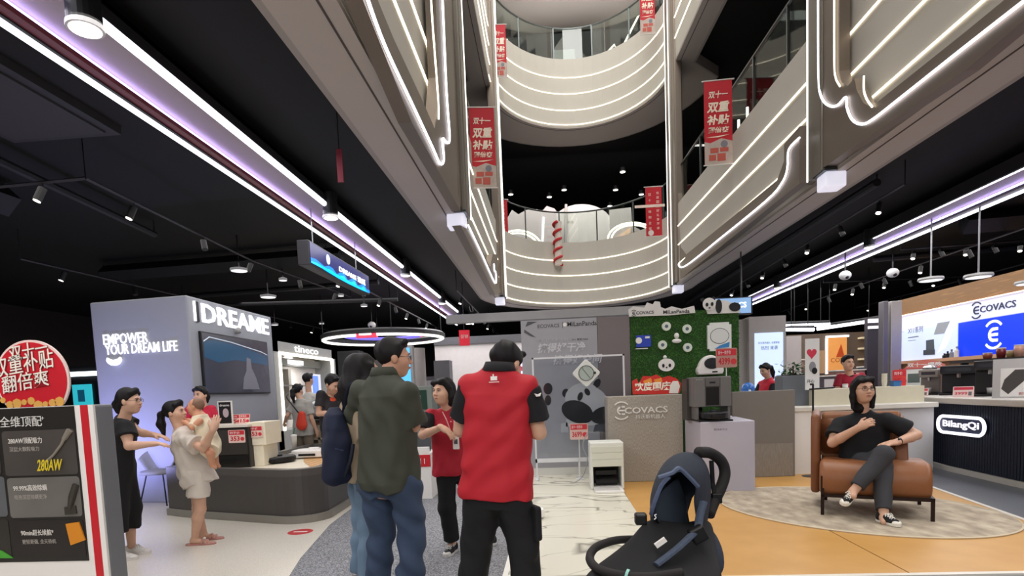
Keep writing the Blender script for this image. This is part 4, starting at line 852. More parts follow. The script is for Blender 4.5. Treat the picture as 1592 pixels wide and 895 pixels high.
MB().tube([(X_, 8.5, .01), (X_, 8.5, bp_.z)], .014, 8).build('pole', BLK, sb); MB().tube([(X_-.05, 8.5, bp_.z-.07), (X_+.28, 8.5, bp_.z-.06)], .012, 6).build('arm', BLK, sb); MB().tube([(X_-.04, 8.5, bp_.z), (X_+.005, 8.5, bp_.z)], .014, 6).build('cap_bar', BLK, sb); MB().lathe([(.15, 0), (.15, .015), (.03, .02)], Fr((X_, 8.5, 0), (1, 0, 0), (0, 1, 0)), 18).build('base', BLK, sb)

# ---- pale pillar with lit screen
PY3 = 12.0; f = FY(PY3); X0, X1, Z0, Z1 = q(1169, 491, 1222, 640, PY3)
pr = thing('screen_pillar', 'pale grey pillar with bright product screen', 'pillar', ((X0+X1)/2, PY3+.3, 0)); MB().box(X0-.05, X1, 0, Z1, -.5, 0, f).box(X0-.28, X0-.05, 0, Z1-.03, -.5, -.15, f).build('body', M('#a19c98', .55), pr)
X0, X1, Z0, Z1 = q(1173, 517, 1217, 600, PY3); sc0 = MB().box(X0, X1, .95, Z1, 0, .02, f).build('screen', M('#b9cbe8', .3, emit=.95, ecol='#c2d4f4', noise=.08, nscale=2), pr)
text('科沃斯机器人 全屋智能', f, X0+.07, Z1-.22, .045, M('#4a6284', .5), sc0, width=(X1-X0)*.75, z=.021, depth=.002); text('热烈 来袭', f, X0+.12, Z1-.34, .08, M('#3d5576', .5), sc0, width=(X1-X0)*.6, z=.021, depth=.002)
for i, (dx, hh) in enumerate(((.2, .5), (.28, .62), (.38, .45), (.46, .35), (.1, .25))): MB().box(X0+dx, X0+dx+.06, .97, 1.0+hh, .02, .023, f).build('device_print', M(['#5b6f92', '#7c93ba', '#45587a', '#6a80a8', '#8aa0c6'][i], .5, emit=.3), sc0)
bk = thing('display_bench', 'blue display bench with glassy ball behind phone woman', 'bench', (3.9, 11.5, 0)); X0, X1, Z0, Z1 = q(1148, 582, 1222, 640, 11.4); MB().box(X0-.2, X1+.2, 11.4, 11.9, 0, 1.08).build('body', M('#8a93a4', .4), bk); MB().box(X0-.25, X1+.25, 11.35, 11.92, 1.08, 1.12).build('top_board', M('#d9d9d2', .4), bk)
a = at_y(1163, 597, 11.6); gb = thing('blue_ball', 'glossy blue ball on display bench left of phone woman', 'ball', (a.x, 11.6, 1.12)); MB().ball((a.x, 11.6, 1.12+.13), .13).build('ball', M('#3d74c4', .15), gb, smooth=True); MB().lathe([(.07, 0), (.06, .02)], Fr((a.x, 11.6, 1.12), (1, 0, 0), (0, 1, 0)), 14).build('ring_foot', MID, gb)
# ================================================================ right side: coffee counter, screens, shop beyond
# ---- dark fluted counter with glowing sign
bc = thing('fluted_counter', 'dark blue fluted counter with white top and glowing oval sign', 'counter', (6.3, 8.0, 0))
out = [(5.62, 4.6), (5.62, 7.4), (5.7, 8.7), (5.84, 9.6), (6.05, 10.2), (6.5, 10.6), (7.2, 10.6), (7.2, 9.8), (6.85, 9.3), (6.6, 8.4), (6.45, 7.0), (6.45, 4.6)]
navy = M('#141c2c', .4)
MB().prism(out, .07, .97).build('body', navy, bc)
MB().prism(inset(out, -.05), 0, .07).build('plinth', M('#d3d0c8', .45), bc); MB().prism(inset(out, -.08), .97, 1.06).build('worktop', M('#d6d2cb', .35), bc, bevel=.02)
mb = MB(); edge = [Vector((x, y, 0)) for x, y in out[:7]]
for i in range(len(edge)-1):
    L = (edge[i+1]-edge[i]).length; n_ = max(1, int(L/.052))
    for j in range(n_):
        p = edge[i].lerp(edge[i+1], (j+.5)/n_); mb.tube([(p.x, p.y, .08), (p.x, p.y, .965)], .022, 6, cap=False)
tag(mb.build('fluting', M('#1a2436', .35), bc, smooth=True), kind='stuff')
f = FXn(5.585); c0 = on(f, 1500, 661); hwid, hh = .66, .155
c0 = (-8.05+.0, .66)
a = on(f, 1458, 646); b = on(f, 1540, 678); cx, cz = (a[0]+b[0])/2, (a[1]+b[1])/2; hw_ = (b[0]-a[0])/2-.06
osn = MB().tube([f.p(x, z, .035) for x, z in rrect_pts(cx-hw_, cx+hw_, cz-.115, cz+.115, .112, 8)], .021, 8, True).build('oval_light', M('#ffffff', .5, emit=1.6, ecol='#f3f1ff', noise=0), bc)
MB().rrect(cx-hw_, cx+hw_, cz-.115, cz+.115, .112, .0, .02, f).build('oval_back', M('#2a3350', .4), bc)
text('BilangQi', f, cx-hw_*.8, cz-.06, .12, M('#ffffff', .5, emit=.95, ecol='#f3f1ff', noise=0), bc, width=hw_*1.55, bold=.02, z=.022, depth=.006)
# ---- things on the coffee counter
CT = 1.06
def onx(x, y, X): return at_x(x, y, X)
def coffee_machine(px, X, label, colr, wdt=.34, hgt=.4, chrome=False):
    p = Vector((X, at_x(px[0], px[1], X).y, CT)); t = thing('coffee_machine', label, 'coffee machine', p); fr = Fr(p, (.75, -.66, 0), (0, 0, 1))
    b_ = M(colr, .35); w_ = wdt/2
    MB().box(-w_, w_, 0, .035, -.42, .06, fr).build('drip_tray', BLK, t, bevel=.006); MB().box(-w_, w_, .035, hgt, -.42, -.16, fr).build('body', b_, t, bevel=.015); MB().box(-w_, w_, hgt-.13, hgt, -.2, .02, fr).build('brew_head', b_, t, bevel=.02)
    MB().tube([fr.p(0, hgt-.13, -.05), fr.p(0, hgt-.19, -.05)], .028, 12).build('spout', M('#b9b9bb', .25, .9), t); MB().lathe([(.032, .036), (.04, .12), (.037, .12), (.03, .04)], Fr(fr.p(0, 0, -.05), (1, 0, 0), (0, 1, 0)), 14).build('glass_cup', M('#a8a8a6', .15), t, smooth=True)
    MB().box(-w_*.7, w_*.7, hgt-.09, hgt-.04, .02, .024, fr).build('control_panel', M('#3a3b40', .2), t)
    if chrome: MB().lathe([(.1, 0), (.1, .03), (.07, .06), (.02, .07)], Fr(fr.p(0, hgt, -.1), (1, 0, 0), (0, 1, 0)), 20).build('chrome_lid', M('#d6d6d6', .15, .9), t)
    return t
coffee_machine((1443, 611), 6.15, 'slim steel coffee machine with chrome lid, left on the dark fluted counter', '#8d8680', .27, .42, True)
coffee_machine((1489, 612), 6.3, 'black boxy coffee machine, middle of the dark fluted counter', '#1b1c22', .46, .46)
coffee_machine((1538, 617), 6.1, 'tall black coffee machine with tray, right on dark fluted counter', '#201e22', .36, .5)
def lean_card(px, label, wd, hg, big, header=True, col='#e3c8c4', z=CT, text_=None):
    X_ = 5.78; p = Vector((X_, at_x(px[0], px[1], X_).y, z)); t = thing('promotion_card', label, 'card', p); fr = Fr((p.x, p.y, z+.001), (.75, -.66, 0), (.28, .25, 1))
    MB().rrect(-wd/2, wd/2, 0, hg, .012, -.008, 0, fr).build('card', M(col, .5), t)
    if header: MB().box(-wd*.45, wd*.45, hg*.68, hg*.93, 0, .002, fr).build('header', M('#c5364a', .5), t)
    text(big, fr, -wd*.4, hg*.2, hg*.3, M('#c5364a', .5), t, width=wd*.6, z=.001, depth=.001, bold=.02); MB().box(wd*.24, wd*.4, hg*.15, hg*.5, 0, .002, fr).build('printed_picture', M('#6d6669', .5), t)
    return t
lean_card((1431, 609), 'small pink price card leaning before the slim coffee machine', .2, .13, '1299'); lean_card((1497, 613), 'pink price card between the middle and right coffee machines', .24, .16, '3999')
p = Vector((6.55, at_x(1436, 607, 6.55).y, CT)); t = thing('promotion_board', 'white promotion board with red edge and arched red top on counter', 'board', p); fr = Fr(p, (.8, -.6, 0), (.03, .05, 1))
MB().box(-.36, .3, .01, .44, -.014, 0, fr).build('board', M('#dfe2dc', .5), t); mb = MB(); mb.box(-.37, .31, 0, .012, -.016, .004, fr).box(-.37, -.355, 0, .45, -.016, .004, fr).box(.295, .31, 0, .45, -.016, .004, fr).box(-.37, .31, .44, .452, -.016, .004, fr).build('red_edge', M('#b8404a', .5), t)
MB().prism([(-.3, .45), (.3, .45), (.3, .5), (.18, .57), (0, .6), (-.2, .56)], -.014, 0, fr).build('arched_top', M('#d4776a', .5), t); text('双十一爆款', fr, -.25, .475, .075, WHITE, t, width=.5, z=.001, depth=.003, bold=.02)
MB().box(-.24, -.06, .2, .36, 0, .003, fr).build('printed_picture', M('#5f6c66', .5), t); MB().box(-.2, -.1, .06, .15, 0, .003, fr).build('printed_picture', M('#7b8580', .5), t); MB().box(.05, .22, .08, .36, 0, .003, fr).build('printed_picture', M('#c3c6c0', .5), t)
p = Vector((5.85, at_x(1580, 621, 5.85).y, CT)); t = thing('poster_board', 'black and white coffee poster board at right counter end', 'board', p); fr = Fr(p, (.75, -.66, 0), (.06, .05, 1))
MB().box(-.24, .4, 0, .5, -.03, 0, fr).build('frame', M('#bcbab8', .3, .6), t); MB().box(-.16, .36, .02, .38, 0, .004, fr).build('sheet', M('#e3e1de', .5), t); MB().prism([(-.15, .12), (-.12, .24), (-.02, .36), (.2, .36), (-.08, .05)], .004, .006, fr).build('dark_print', M('#45413f', .5), t); MB().disc(.12, .13, .05, .004, .007, fr, 10).build('cup_print', M('#4d4a48', .5), t); text('到手价', fr, .02, .035, .04, M('#b8343f', .5), t, z=.005, depth=.002)
# top shelf with glasses, behind the machines
sh = thing('back_shelf', 'long dark shelf of drinks behind the coffee machines', 'shelf', (6.9, 7.0, 0)); SZ = 1.60
MB().box(6.75, 7.15, 5.0, 10.4, SZ-.04, SZ).build('board', M('#2a2827', .4), sh)
for yy in (5.2, 7.6, 10.3): MB().box(6.9, 7.0, yy, yy+.05, 0, SZ-.04).build('support', DARK, sh)
MB().box(6.86, 7.1, 5.0, 9.2, 1.12, 1.16).build('board', M('#2a2827', .4), sh)
gl = [(1535, 556, '#8a4630', .09, 'small brown jar'), (1556, 556, '#6b2322', .15, 'tall glass of dark red drink'), (1572, 557, '#8f7a52', .10, 'short amber glass'), (1584, 553, '#b88a78', .17, 'pinkish round jar')]
for x, y, cl, hh, lab in gl:
    p = at_x(x, y+6, 6.95); t = thing('drink_jar', f'{lab} on the dark back shelf', 'jar', (6.95, p.y, SZ)); F_ = Fr((6.95, p.y, SZ), (1, 0, 0), (0, 1, 0)); MB().lathe([(.05, 0), (.065, hh*.6), (.06, hh)], F_, 14).build('jar', M(cl, .2), t, smooth=True); MB().lathe([(.062, hh), (.062, hh+.015)], F_, 14).build('rim', PALE, t)
# ---- big screen wall
EX = 8.6; f = FXn(EX)
ew = thing('screen_wall', 'long wall with wooden top, glowing blue and white screens', 'wall', (EX+.1, 11, 0)); tl = on(f, 1402, 468); tr = on(f, 1592, 430); ya, yb_ = tl[0], tr[0]+3.0; WT_ = 3.22
MB().box(ya, yb_, 0, 1.72, -.3, -.02, f).build('lower_wall', M('#b98e6a', .6), ew); MB().box(ya-.03, yb_, 1.66, 1.73, -.3, .12, f).build('ledge', M('#c79a78', .5), ew)
woodE = ramp_mat('warm_wood', 'wave', 2.5, [(.2, '#8a6338'), (.8, '#a57a48')], stretch=(1, .6, 9), distort=5)
MB().box(ya, yb_, 2.83, WT_, -.3, .03, f).build('wooden_header', woodE, ew); MB().box(ya-.05, ya, 0, WT_, -.3, .06, f).build('end_post', M('#8d8a86', .4), ew)
MB().box(ya, yb_, 2.45, 2.83, -.3, .0, f).build('white_band', M('#cfd3ee', .4, emit=.55, ecol='#d4d8f6', noise=.02), ew); a = on(f, 1489, 510)
mid_ = a[0]; MB().box(ya, mid_, 1.73, 2.44, -.3, 0, f).build('white_screen', M('#c9d6ee', .3, emit=.55, ecol='#ccd8f4', noise=.05), ew)
bsn = MB().box(mid_+.02, yb_, 1.73, 2.44, -.3, 0, f).build('blue_screen', M('#1436c8', .3, emit=.75, ecol='#1038d8', noise=.05, nscale=2), ew)
MB().tube([f.p(ya, 2.835, .04), f.p(yb_, 2.835, .04)], .012, 6).build('light_line', M('#ffd9c0', .5, emit=2.0, noise=0), ew)
a = on(f, 1524, 487); b = on(f, 1580, 476); ink = M('#3a4056', .5); text('COVACS', f, a[0], 2.575, .13, ink, ew, width=b[0]-a[0], z=.002, depth=.01, bold=.01); swirl(f, a[0]-.1, 2.64, .16, ink, ew)
c = on(f, 1545, 520); swirl(f, c[0], c[1], .26, M('#ffffff', .5, emit=.9, noise=0), bsn, .002, .006, .15)
a = on(f, 1412, 519); text('X11系列', f, a[0], a[1], .14, M('#6c7180', .5), ew, width=.55, z=.002, depth=.003); MB().box(a[0], a[0]+.4, a[1]-.1, a[1]-.08, .002, .005, f).box(a[0], a[0]+.3, a[1]-.17, a[1]-.16, .002, .004, f).build('rule_print', M('#6c7180', .5), ew)
mb = MB(); mb.prism(xz(f, [(1458, 502), (1477, 499), (1468, 518), (1452, 520)]), .002, .005, f).build('grey_print', M('#a4a8b0', .5), ew); MB().prism(xz(f, [(1440, 529), (1452, 527), (1453, 546), (1440, 548)]), .002, .006, f).build('device_print', M('#596069', .5), ew); MB().prism(xz(f, [(1436, 544), (1454, 543), (1454, 551), (1436, 552)]), .006, .009, f).build('device_print', M('#4a5058', .5), ew)
MB().prism(xz(f, [(1478, 499), (1489, 497), (1470, 540), (1458, 548)]), .002, .004, f).build('ray_print', M('#e4ebfa', .5, emit=.9), ew)
for i, (x, y, hh) in enumerate(((1466, 551, .08), (1471, 550, .12), (1477, 549, .15), (1485, 548, .2))):
    p = at_x(x, 556, EX-.1); t = thing('sample_bottle', ['tiny black box', 'small black bottle', 'grey bottle', 'tall pale bottle'][i]+' on the ledge under the white screen', 'bottle', (EX-.08, p.y, 1.73)); MB().lathe([(.04, 0), (.04, hh*.7), (.018, hh*.8), (.018, hh)], Fr((EX-.07, p.y, 1.73), (1, 0, 0), (0, 1, 0)), 12).build('bottle', M(['#2a2a2c', '#1f1f22', '#888a90', '#d9d2bc'][i], .3), t); MB().lathe([(.02, hh), (.02, hh+.02)], Fr((EX-.07, p.y, 1.73), (1, 0, 0), (0, 1, 0)), 8).build('cap', BLK, t)

# ---- door posts and pale pillar between aisle and coffee bar
pY = 13.2
for x0, x1, colr, lab, yy in ((1373, 1381, '#6f6c72', 'slim dark metal post beside the coffee bar', pY), (1385, 1402, '#a9a5a2', 'pale metal pillar next to slim dark post', pY+.05)):
    a, b = at_y(x0, 530, yy).x, at_y(x1, 530, yy).x; t = thing('metal_post', lab, 'post', ((a+b)/2, yy+.1, 0)); MB().box(a, b, yy, yy+.2, 0, 3.0).build('shaft', M(colr, .35, .6), t, bevel=.01); MB().box(a-.02, b+.02, yy-.02, yy+.22, 0, .08).build('base_plate', DARK, t)
a = at_y(1385, 498, 14.5); t = thing('white_light_box', 'small double white light box behind the slim dark post', 'light', (a.x-.1, 14.5, 0)); MB().box(a.x-.5, a.x+.05, 14.5, 14.55, a.z-.03, a.z+.06).box(a.x-.5, a.x+.05, 14.5, 14.55, a.z-.17, a.z-.11).build('tubes', lit2, t); MB().box(a.x-.5, a.x+.05, 14.56, 14.7, 0, a.z+.1).build('panel', M('#332e35', .6), t)
# red sale cards and blue box at left counter end
p = at_z(1388, 603, CT); 
price_card((1388, 573, 1409, 598), 9.25, 'bright red sale card behind end of white counter', par_z=1.24, big='9折', back=M('#d8403a', .5))
p = at_y(1399, 604, 9.1); t = thing('blue_box', 'small blue box on pale shelf of white counter', 'box', (p.x, 9.2, 1.24)); MB().box(p.x-.06, p.x+.05, 9.15, 9.25, 1.24, 1.31).build('box', M('#3b74b0', .4), t, bevel=.004); MB().box(p.x-.062, p.x+.052, 9.148, 9.252, 1.31, 1.325).build('lid', M('#2d5f9a', .4), t)
p = at_y(1375, 590, 9.3); t = thing('paper_cup_stack', 'stack of white paper cups on pale counter shelf', 'cups', (p.x, 9.3, 1.24))
for i in range(3): MB().lathe([(.03, .0+.05*i), (.04, .1+.05*i)], Fr((p.x, 9.3, 1.24), (1, 0, 0), (0, 1, 0)), 12).build('cup', M('#ddd9c4', .5), t)

# ---- shop beyond (seen past the seated woman)
fb = FY(18.5); bw_ = thing('back_shop_wall', 'warm brown back wall of far shop with lit niches', 'wall', (9.5, 18.7, 0)); X0 = at_y(1236, 560, 18.5).x; X1 = at_y(1410, 560, 18.5).x
MB().box(X0-.2, X1+2.5, 0, 2.75, -.25, -.02, fb).build('wall_panel', M('#6a594c', .6), bw_)
def bq(px): 
    a = on(fb, px[0], px[1]); b = on(fb, px[2], px[3]); return a[0], b[0], b[1], a[1]
a = bq((1286, 525, 1316, 580)); pn = MB().box(a[0], a[1], a[2], a[3], -.02, .02, fb).build('orange_niche', M('#d08a4a', .5, emit=.55, ecol='#e09850', noise=.2), bw_); MB().box(a[0]-.05, a[1]+.05, a[3], a[3]+.06, 0, .05, fb).box(a[0]-.06, a[0], a[2], a[3], 0, .05, fb).build('niche_light', lit2, pn)
MB().prism([(a[0]+.25, a[2]+.5), (a[0]+.4, a[2]+.9), (a[0]+.5, a[2]+.5)], .02, .03, fb).build('flame_print', M('#b0441f', .5, emit=.4), pn); text('COLMO', fb, a[0]+.1, a[2]+.35, .13, M('#a84a20', .5), pn, z=.02, depth=.003)
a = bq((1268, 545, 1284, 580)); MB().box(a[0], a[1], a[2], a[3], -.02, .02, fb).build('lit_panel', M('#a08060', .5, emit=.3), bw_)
a = bq((1334, 527, 1352, 575)); 
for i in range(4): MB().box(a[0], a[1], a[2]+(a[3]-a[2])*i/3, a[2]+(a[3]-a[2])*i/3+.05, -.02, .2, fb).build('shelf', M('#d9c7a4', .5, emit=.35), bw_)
a = bq((1350, 524, 1364, 580)); MB().box(a[0], a[1], a[2], a[3], -.02, .03, fb).build('pale_screen', M('#b9d8cc', .4, emit=.6), bw_)
# white slanted ceiling lights of the far shop
for (x0, y0, x1, y1, lab) in ((1222, 506, 1290, 504, 'left'), (1270, 511, 1372, 496, 'right'), (1222, 512, 1265, 512, 'lower')):
    a, b = at_y(x0, y0, 17.2), at_y(x1, y1, 16.4); t = thing('ceiling_strip_light', f'long white strip light over the far shop, {lab} one', 'light', tuple(a)); MB().tube([a, b], .05, 6).build('tube', led_cool, t); MB().tube([a+Vector((0, 0, .07)), b+Vector((0, 0, .07))], .04, 5).build('housing', DARK, t)
    for e in (a.lerp(b, .2), a.lerp(b, .8)): MB().tube([e, (e.x, e.y, 4.32)], .01, 4).build('hanger_rod', BLK, t)
# far shop furniture
tn = [(1278, 585, 1300, 604, '#4a4448', 'dark grey appliance stack'), (1300, 576, 1345, 605, '#8d6a60', 'brown appliance counter'), (1346, 570, 1372, 606, '#3b4660', 'navy appliance rack'), (1228, 560, 1252, 606, '#6e5a50', 'brown low shelf unit')]
for i, (x0, y0, x1, y1, cl, lab) in enumerate(tn):
    Yd = 14.0+i*.6; X0, X1, Z0, Z1 = q(x0, y0, x1, y1, Yd); t = thing('shop_fixture', f'{lab} in the far shop behind the white counter', 'fixture', ((X0+X1)/2, Yd, 0)); MB().box(X0, X1, Yd, Yd+.4, 0, Z1).build('cabinet', M(cl, .5), t, bevel=.01); ff = FY(Yd)
    MB().box(X0+.05, X1-.05, Z1-.25, Z1-.06, 0, .01, ff).build('screen', M(['#b0a8a4', '#d4a090', '#b8ccec', '#8a7060'][i], .4, emit=.25), t); MB().box(X0+.05, X1-.05, Z1-.5, Z1-.3, 0, .01, ff).build('screen', M(['#3a3638', '#9fb4dc', '#7fa0dc', '#4a3a34'][i], .4, emit=.2), t)
    MB().box(X0-.02, X1+.02, Yd-.02, Yd+.42, Z1, Z1+.03).build('top_board', PALE, t)
X0, X1, Z0, Z1 = q(1223, 522, 1246, 640, 15); t = thing('white_partition', 'white partition beside the pale screen pillar', 'partition', ((X0+X1)/2, 15, 0)); MB().box(X0, X1, 15, 15.1, 0, Z1).build('panel', M('#b0a8a4', .6), t); MB().box(X0, X1, 14.98, 15.0, 0, .1).build('skirting', MID, t)
# ---- hanging sign over the right cove end
Yh = 12.0; X0, X1, Z0, Z1 = q(1140, 461, 1170, 488, Yh); f = FY(Yh); t = thing('hanging_sign', 'pale blue hanging sign with white letters above the screen pillar', 'sign', ((X0+X1)/2, Yh, Z0)); MB().box(X0-.4, X1, Z0, Z1, -.2, -.003, f).build('case', M('#23262c', .5), t); MB().box(X0-.38, X1-.03, Z0+.02, Z1-.02, -.003, .004, f).build('screen', M('#7ea2c8', .4, emit=.7, ecol='#88b0dc'), t); text('ECOVACS', f, X0-.34, Z0+.13, .11, lit, t, width=X1-X0+.22, z=.004, depth=.006, bold=.02)
MB().tube([((X0+X1)/2, Yh+.1, Z1), ((X0+X1)/2, Yh+.1, 4.32)], .015, 5).build('hanger_rod', BLK, t)
# ---- disc pendants over the coffee bar
for i, (x, y, lab) in enumerate(((1447, 436, 'left'), (1521, 431, 'middle'), (1600, 441, 'right'))):
    p = at_y(x, y, [11.0, 10.0, 10.6][i]); t = thing('disc_pendant', f'white disc pendant lamp over the coffee bar, {lab} one', 'lamp', tuple(p), group='disc pendants over the coffee bar'); F_ = Fr(p, (1, 0, 0), (0, 1, 0))
    MB().lathe([(.19, 0), (.2, .02), (.19, .05), (.05, .07)], F_, 28).build('shade', M('#a8a8a6', .4), t); MB().disc(0, 0, .17, -.006, 0, F_, 24).build('diffuser', lit2, t); MB().tube([p+Vector((0, 0, .06)), (p.x, p.y, 4.3)], .014, 6).build('rod', M('#8a8a8c', .4), t); MB().lathe([(.1, 0), (.1, .03)], Fr((p.x, p.y, 4.29), (1, 0, 0), (0, 1, 0)), 16).build('ceiling_rose', MID, t)

# ================================================================ armchair, rug
import itertools
# round rug fitted to the photograph
rc_ = (3.13, 6.35); 
rug = thing('round_rug', 'round mottled grey rug under the brown armchair', 'rug', (rc_[0], rc_[1], .014))
rug_m = ramp_mat('rug', 'noise', 5, [(.3, '#8f8373'), (.5, '#aa9d8a'), (.7, '#c3b8a4')], rough=.95, bump=.3, stretch=(1.5, .8, 1), detail=8)
RA, RB, RT = 1.42, 1.10, radians(128)
rpts = [(rc_[0]+RA*cos(t)*cos(RT)-RB*sin(t)*sin(RT), rc_[1]+RA*cos(t)*sin(RT)+RB*sin(t)*cos(RT)) for t in [2*pi*i/64 for i in range(64)]]
MB().prism(rpts, .014, .024).build('pile', rug_m, rug); MB().tube([(x, y, .022) for x, y in rpts], .010, 5, True).build('binding', M('#c9bda6', .8), rug)
A_ = Vector((2.71, 6.03)); B2 = Vector((3.54, 5.64)); ax = (B2-A_).normalized(); ay = Vector((-ax.y, ax.x)); rzc = atan2(ax.y, ax.x)
W_ = (B2-A_).length
ch = thing('armchair', 'tan leather armchair with dark metal legs on round rug', 'armchair', (A_.x, A_.y, .024), rzc)
leath = M('#8a5836', .42, noise=.12, nscale=8, bump=.15, bscale=120); lea2 = M('#7e4e31', .45, noise=.15, nscale=9, bump=.25, bscale=40); iron = M('#2a1c1a', .4, .5)
F0 = GR
D_ = .95
# local: x along the front edge from left leg (0) to right leg (W_), y backwards, z up
def rounded_block(mb, x0, x1, prof, mi=0):
    n = len(prof); vs = [(x0, y, z) for y, z in prof]+[(x1, y, z) for y, z in prof]; mb.add(vs, [list(range(n))[::-1], list(range(n, 2*n))]+[[i, (i+1) % n, n+(i+1) % n, n+i] for i in range(n)], mi)
seatp = [(.02, .20), (-.02, .28), (-.02, .40), (.03, .50), (.12, .545), (.5, .53), (.85, .50), (.85, .2)]
mb = MB(); rounded_block(mb, -.03, W_+.0, seatp); s_ = mb.build('seat', leath, ch, smooth=True, bevel=.05, seg=4, local=True)
backp = [(.62, .34), (.70, .98), (.76, 1.02), (.84, .98), (.90, .6), (.88, .22), (.7, .2)]
mb = MB(); rounded_block(mb, -.02, W_-.2, backp); mb.build('backrest', leath, ch, smooth=True, bevel=.05, seg=4, local=True)
side = [(.02, .22), (.88, .22), (.93, .95), (.86, 1.0), (.62, .98), (.5, .70), (.22, .60), (.05, .50)]
sidel = [(.38, .15), (.9, .18), (.95, .98), (.88, 1.03), (.42, 1.0), (.36, .8)]
mb = MB(); rounded_block(mb, -.12, -.03, sidel); mb.build('wing', lea2, ch, smooth=True, bevel=.035, seg=3, local=True)
mb = MB(); rounded_block(mb, W_-.28, W_-.16, [(.3, .45), (.9, .3), (.93, .93), (.86, .96), (.5, .86)]); mb.build('wing', lea2, ch, smooth=True, bevel=.035, seg=3, local=True)
mb = MB()
cv = []
N_ = 12
for i in range(N_+1):
    for j in range(N_+1):
        u, v = i/N_*2-1, j/N_*2-1; bul = .1*(1-u**4)*(1-v**4); 
        cv.append((.2+u*.23, .63-bul*.7-.06*v*.5, .74+v*.2+.008*sin(9*u+7*v)))
bk_ = [(x, .66+.08*(z-.75), z) for x, y, z in cv]; n1 = N_+1
fs = [[i*n1+j, (i+1)*n1+j, (i+1)*n1+j+1, i*n1+j+1] for i in range(N_) for j in range(N_)]
mb.add(cv, fs); mb.add(bk_, [f_[::-1] for f_ in fs]); mb.build('back_cushion', lea2, ch, smooth=True, local=True)
for x, y in ((0, 0), (W_, 0), (.02, .82), (W_-.02, .82)): MB().box(x-.016, x+.016, y-.016, y+.016, 0, .40 if y == 0 and x == 0 else .22).build('leg', iron, ch, local=True)
MB().box(-.016, W_+.016, -.016, .016, .185, .215).box(-.016, W_+.016, .80, .83, .185, .215).box(-.016, .016, 0, .83, .185, .215).box(W_-.016, W_+.016, 0, .83, .185, .215).build('leg_frame', iron, ch, local=True)

# ================================================================ push-chair in the foreground
SB = at_z(1010, 893); SY0 = 3.05
pc = thing('pushchair', 'navy folding pushchair with curved black handle', 'pushchair', (.62, SY0, 0))
navyf = M('#1d2634', .8, noise=.2, nscale=10, bump=.3, bscale=30); blkf = M('#0d0d10', .8, noise=.2); foam = M('#1b1818', .75)
def PP(x, y, Y): return at_y(x, y, Y)
# hood: shell over the seat
hood_o = [(1022, 812, 3.15), (1008, 790, 3.15), (1015, 752, 3.2), (1030, 720, 3.3), (1052, 706, 3.4), (1075, 702, 3.5), (1096, 714, 3.5), (1106, 745, 3.45), (1104, 785, 3.4), (1098, 812, 3.35)]
hood_i = [(1024, 818, 3.0), (1014, 794, 3.0), (1020, 766, 3.0), (1036, 740, 3.03), (1058, 727, 3.06), (1080, 742, 3.1), (1086, 762, 3.12), (1080, 775, 3.12), (1084, 800, 3.12), (1088, 820, 3.12)]
hood_o = [(1058+(x-1058)*1.05, 812+(y-812)*1.06, Y) for x, y, Y in hood_o]
hood_b = [(x+ (4 if x < 1050 else -2), y+10, Y+.35) for x, y, Y in hood_o]
A0 = [PP(*p) for p in hood_i]; A1 = [PP(*p) for p in hood_o]; A2 = [PP(*p) for p in hood_b]
A01 = [a.lerp(b, .5)+Vector((0, -.02, .01)) for a, b in zip(A0, A1)]
mb = MB(); n_ = len(A0); fs = []
for r in range(3): fs += [[r*n_+i, r*n_+i+1, (r+1)*n_+i+1, (r+1)*n_+i] for i in range(n_-1)]
mb.add(A0+A01+A1+A2, fs); h_ = mb.build('hood', navyf, pc, smooth=True); so_ = h_.modifiers.new('solid', 'SOLIDIFY'); so_.thickness = .02; su = h_.modifiers.new('s', 'SUBSURF'); su.levels = 2; su.render_levels = 2
lin_ = [(1028, 826, 3.06), (1014, 796, 3.06), (1020, 764, 3.1), (1036, 736, 3.14), (1058, 722, 3.18), (1080, 737, 3.2), (1087, 758, 3.22), (1076, 774, 3.22), (1068, 800, 3.2), (1074, 836, 3.1)]
pts = [PP(*p) for p in lin_]; c = PP(1046, 775, 3.42); mb = MB(); mb.add(pts+[c], [[i, (i+1) % len(pts), len(pts)] for i in range(len(pts))]); o_ = mb.build('hood_lining', M('#141b27', .85, noise=.2), pc, smooth=True); o_.modifiers.new('solid', 'SOLIDIFY').thickness = .01
# side curtain with white mark and inner lining
pts = [PP(*p) for p in ((1010, 790, 3.05), (1030, 760, 3.12), (1052, 742, 3.2), (1062, 770, 3.25), (1070, 812, 3.2), (1058, 850, 3.1), (1012, 822, 3.02))]
mb = MB(); c = sum(pts, Vector())/len(pts)+Vector((0, .06, 0)); mb.add(pts+[c], [[i, (i+1) % len(pts), len(pts)] for i in range(len(pts))]); o_ = mb.build('hood_curtain', M('#28323f', .8, noise=.2), pc, smooth=True); o_.modifiers.new('solid', 'SOLIDIFY').thickness = .012; 
p = PP(1019, 803, 2.98); MB().tube(smooth_path([p+Vector((.006, 0, .012)), p+Vector((-.004, 0, .008)), p+Vector((.003, 0, -.004)), p+Vector((-.006, 0, -.014))], 4), .003, 5).build('white_mark', WHITE, pc)
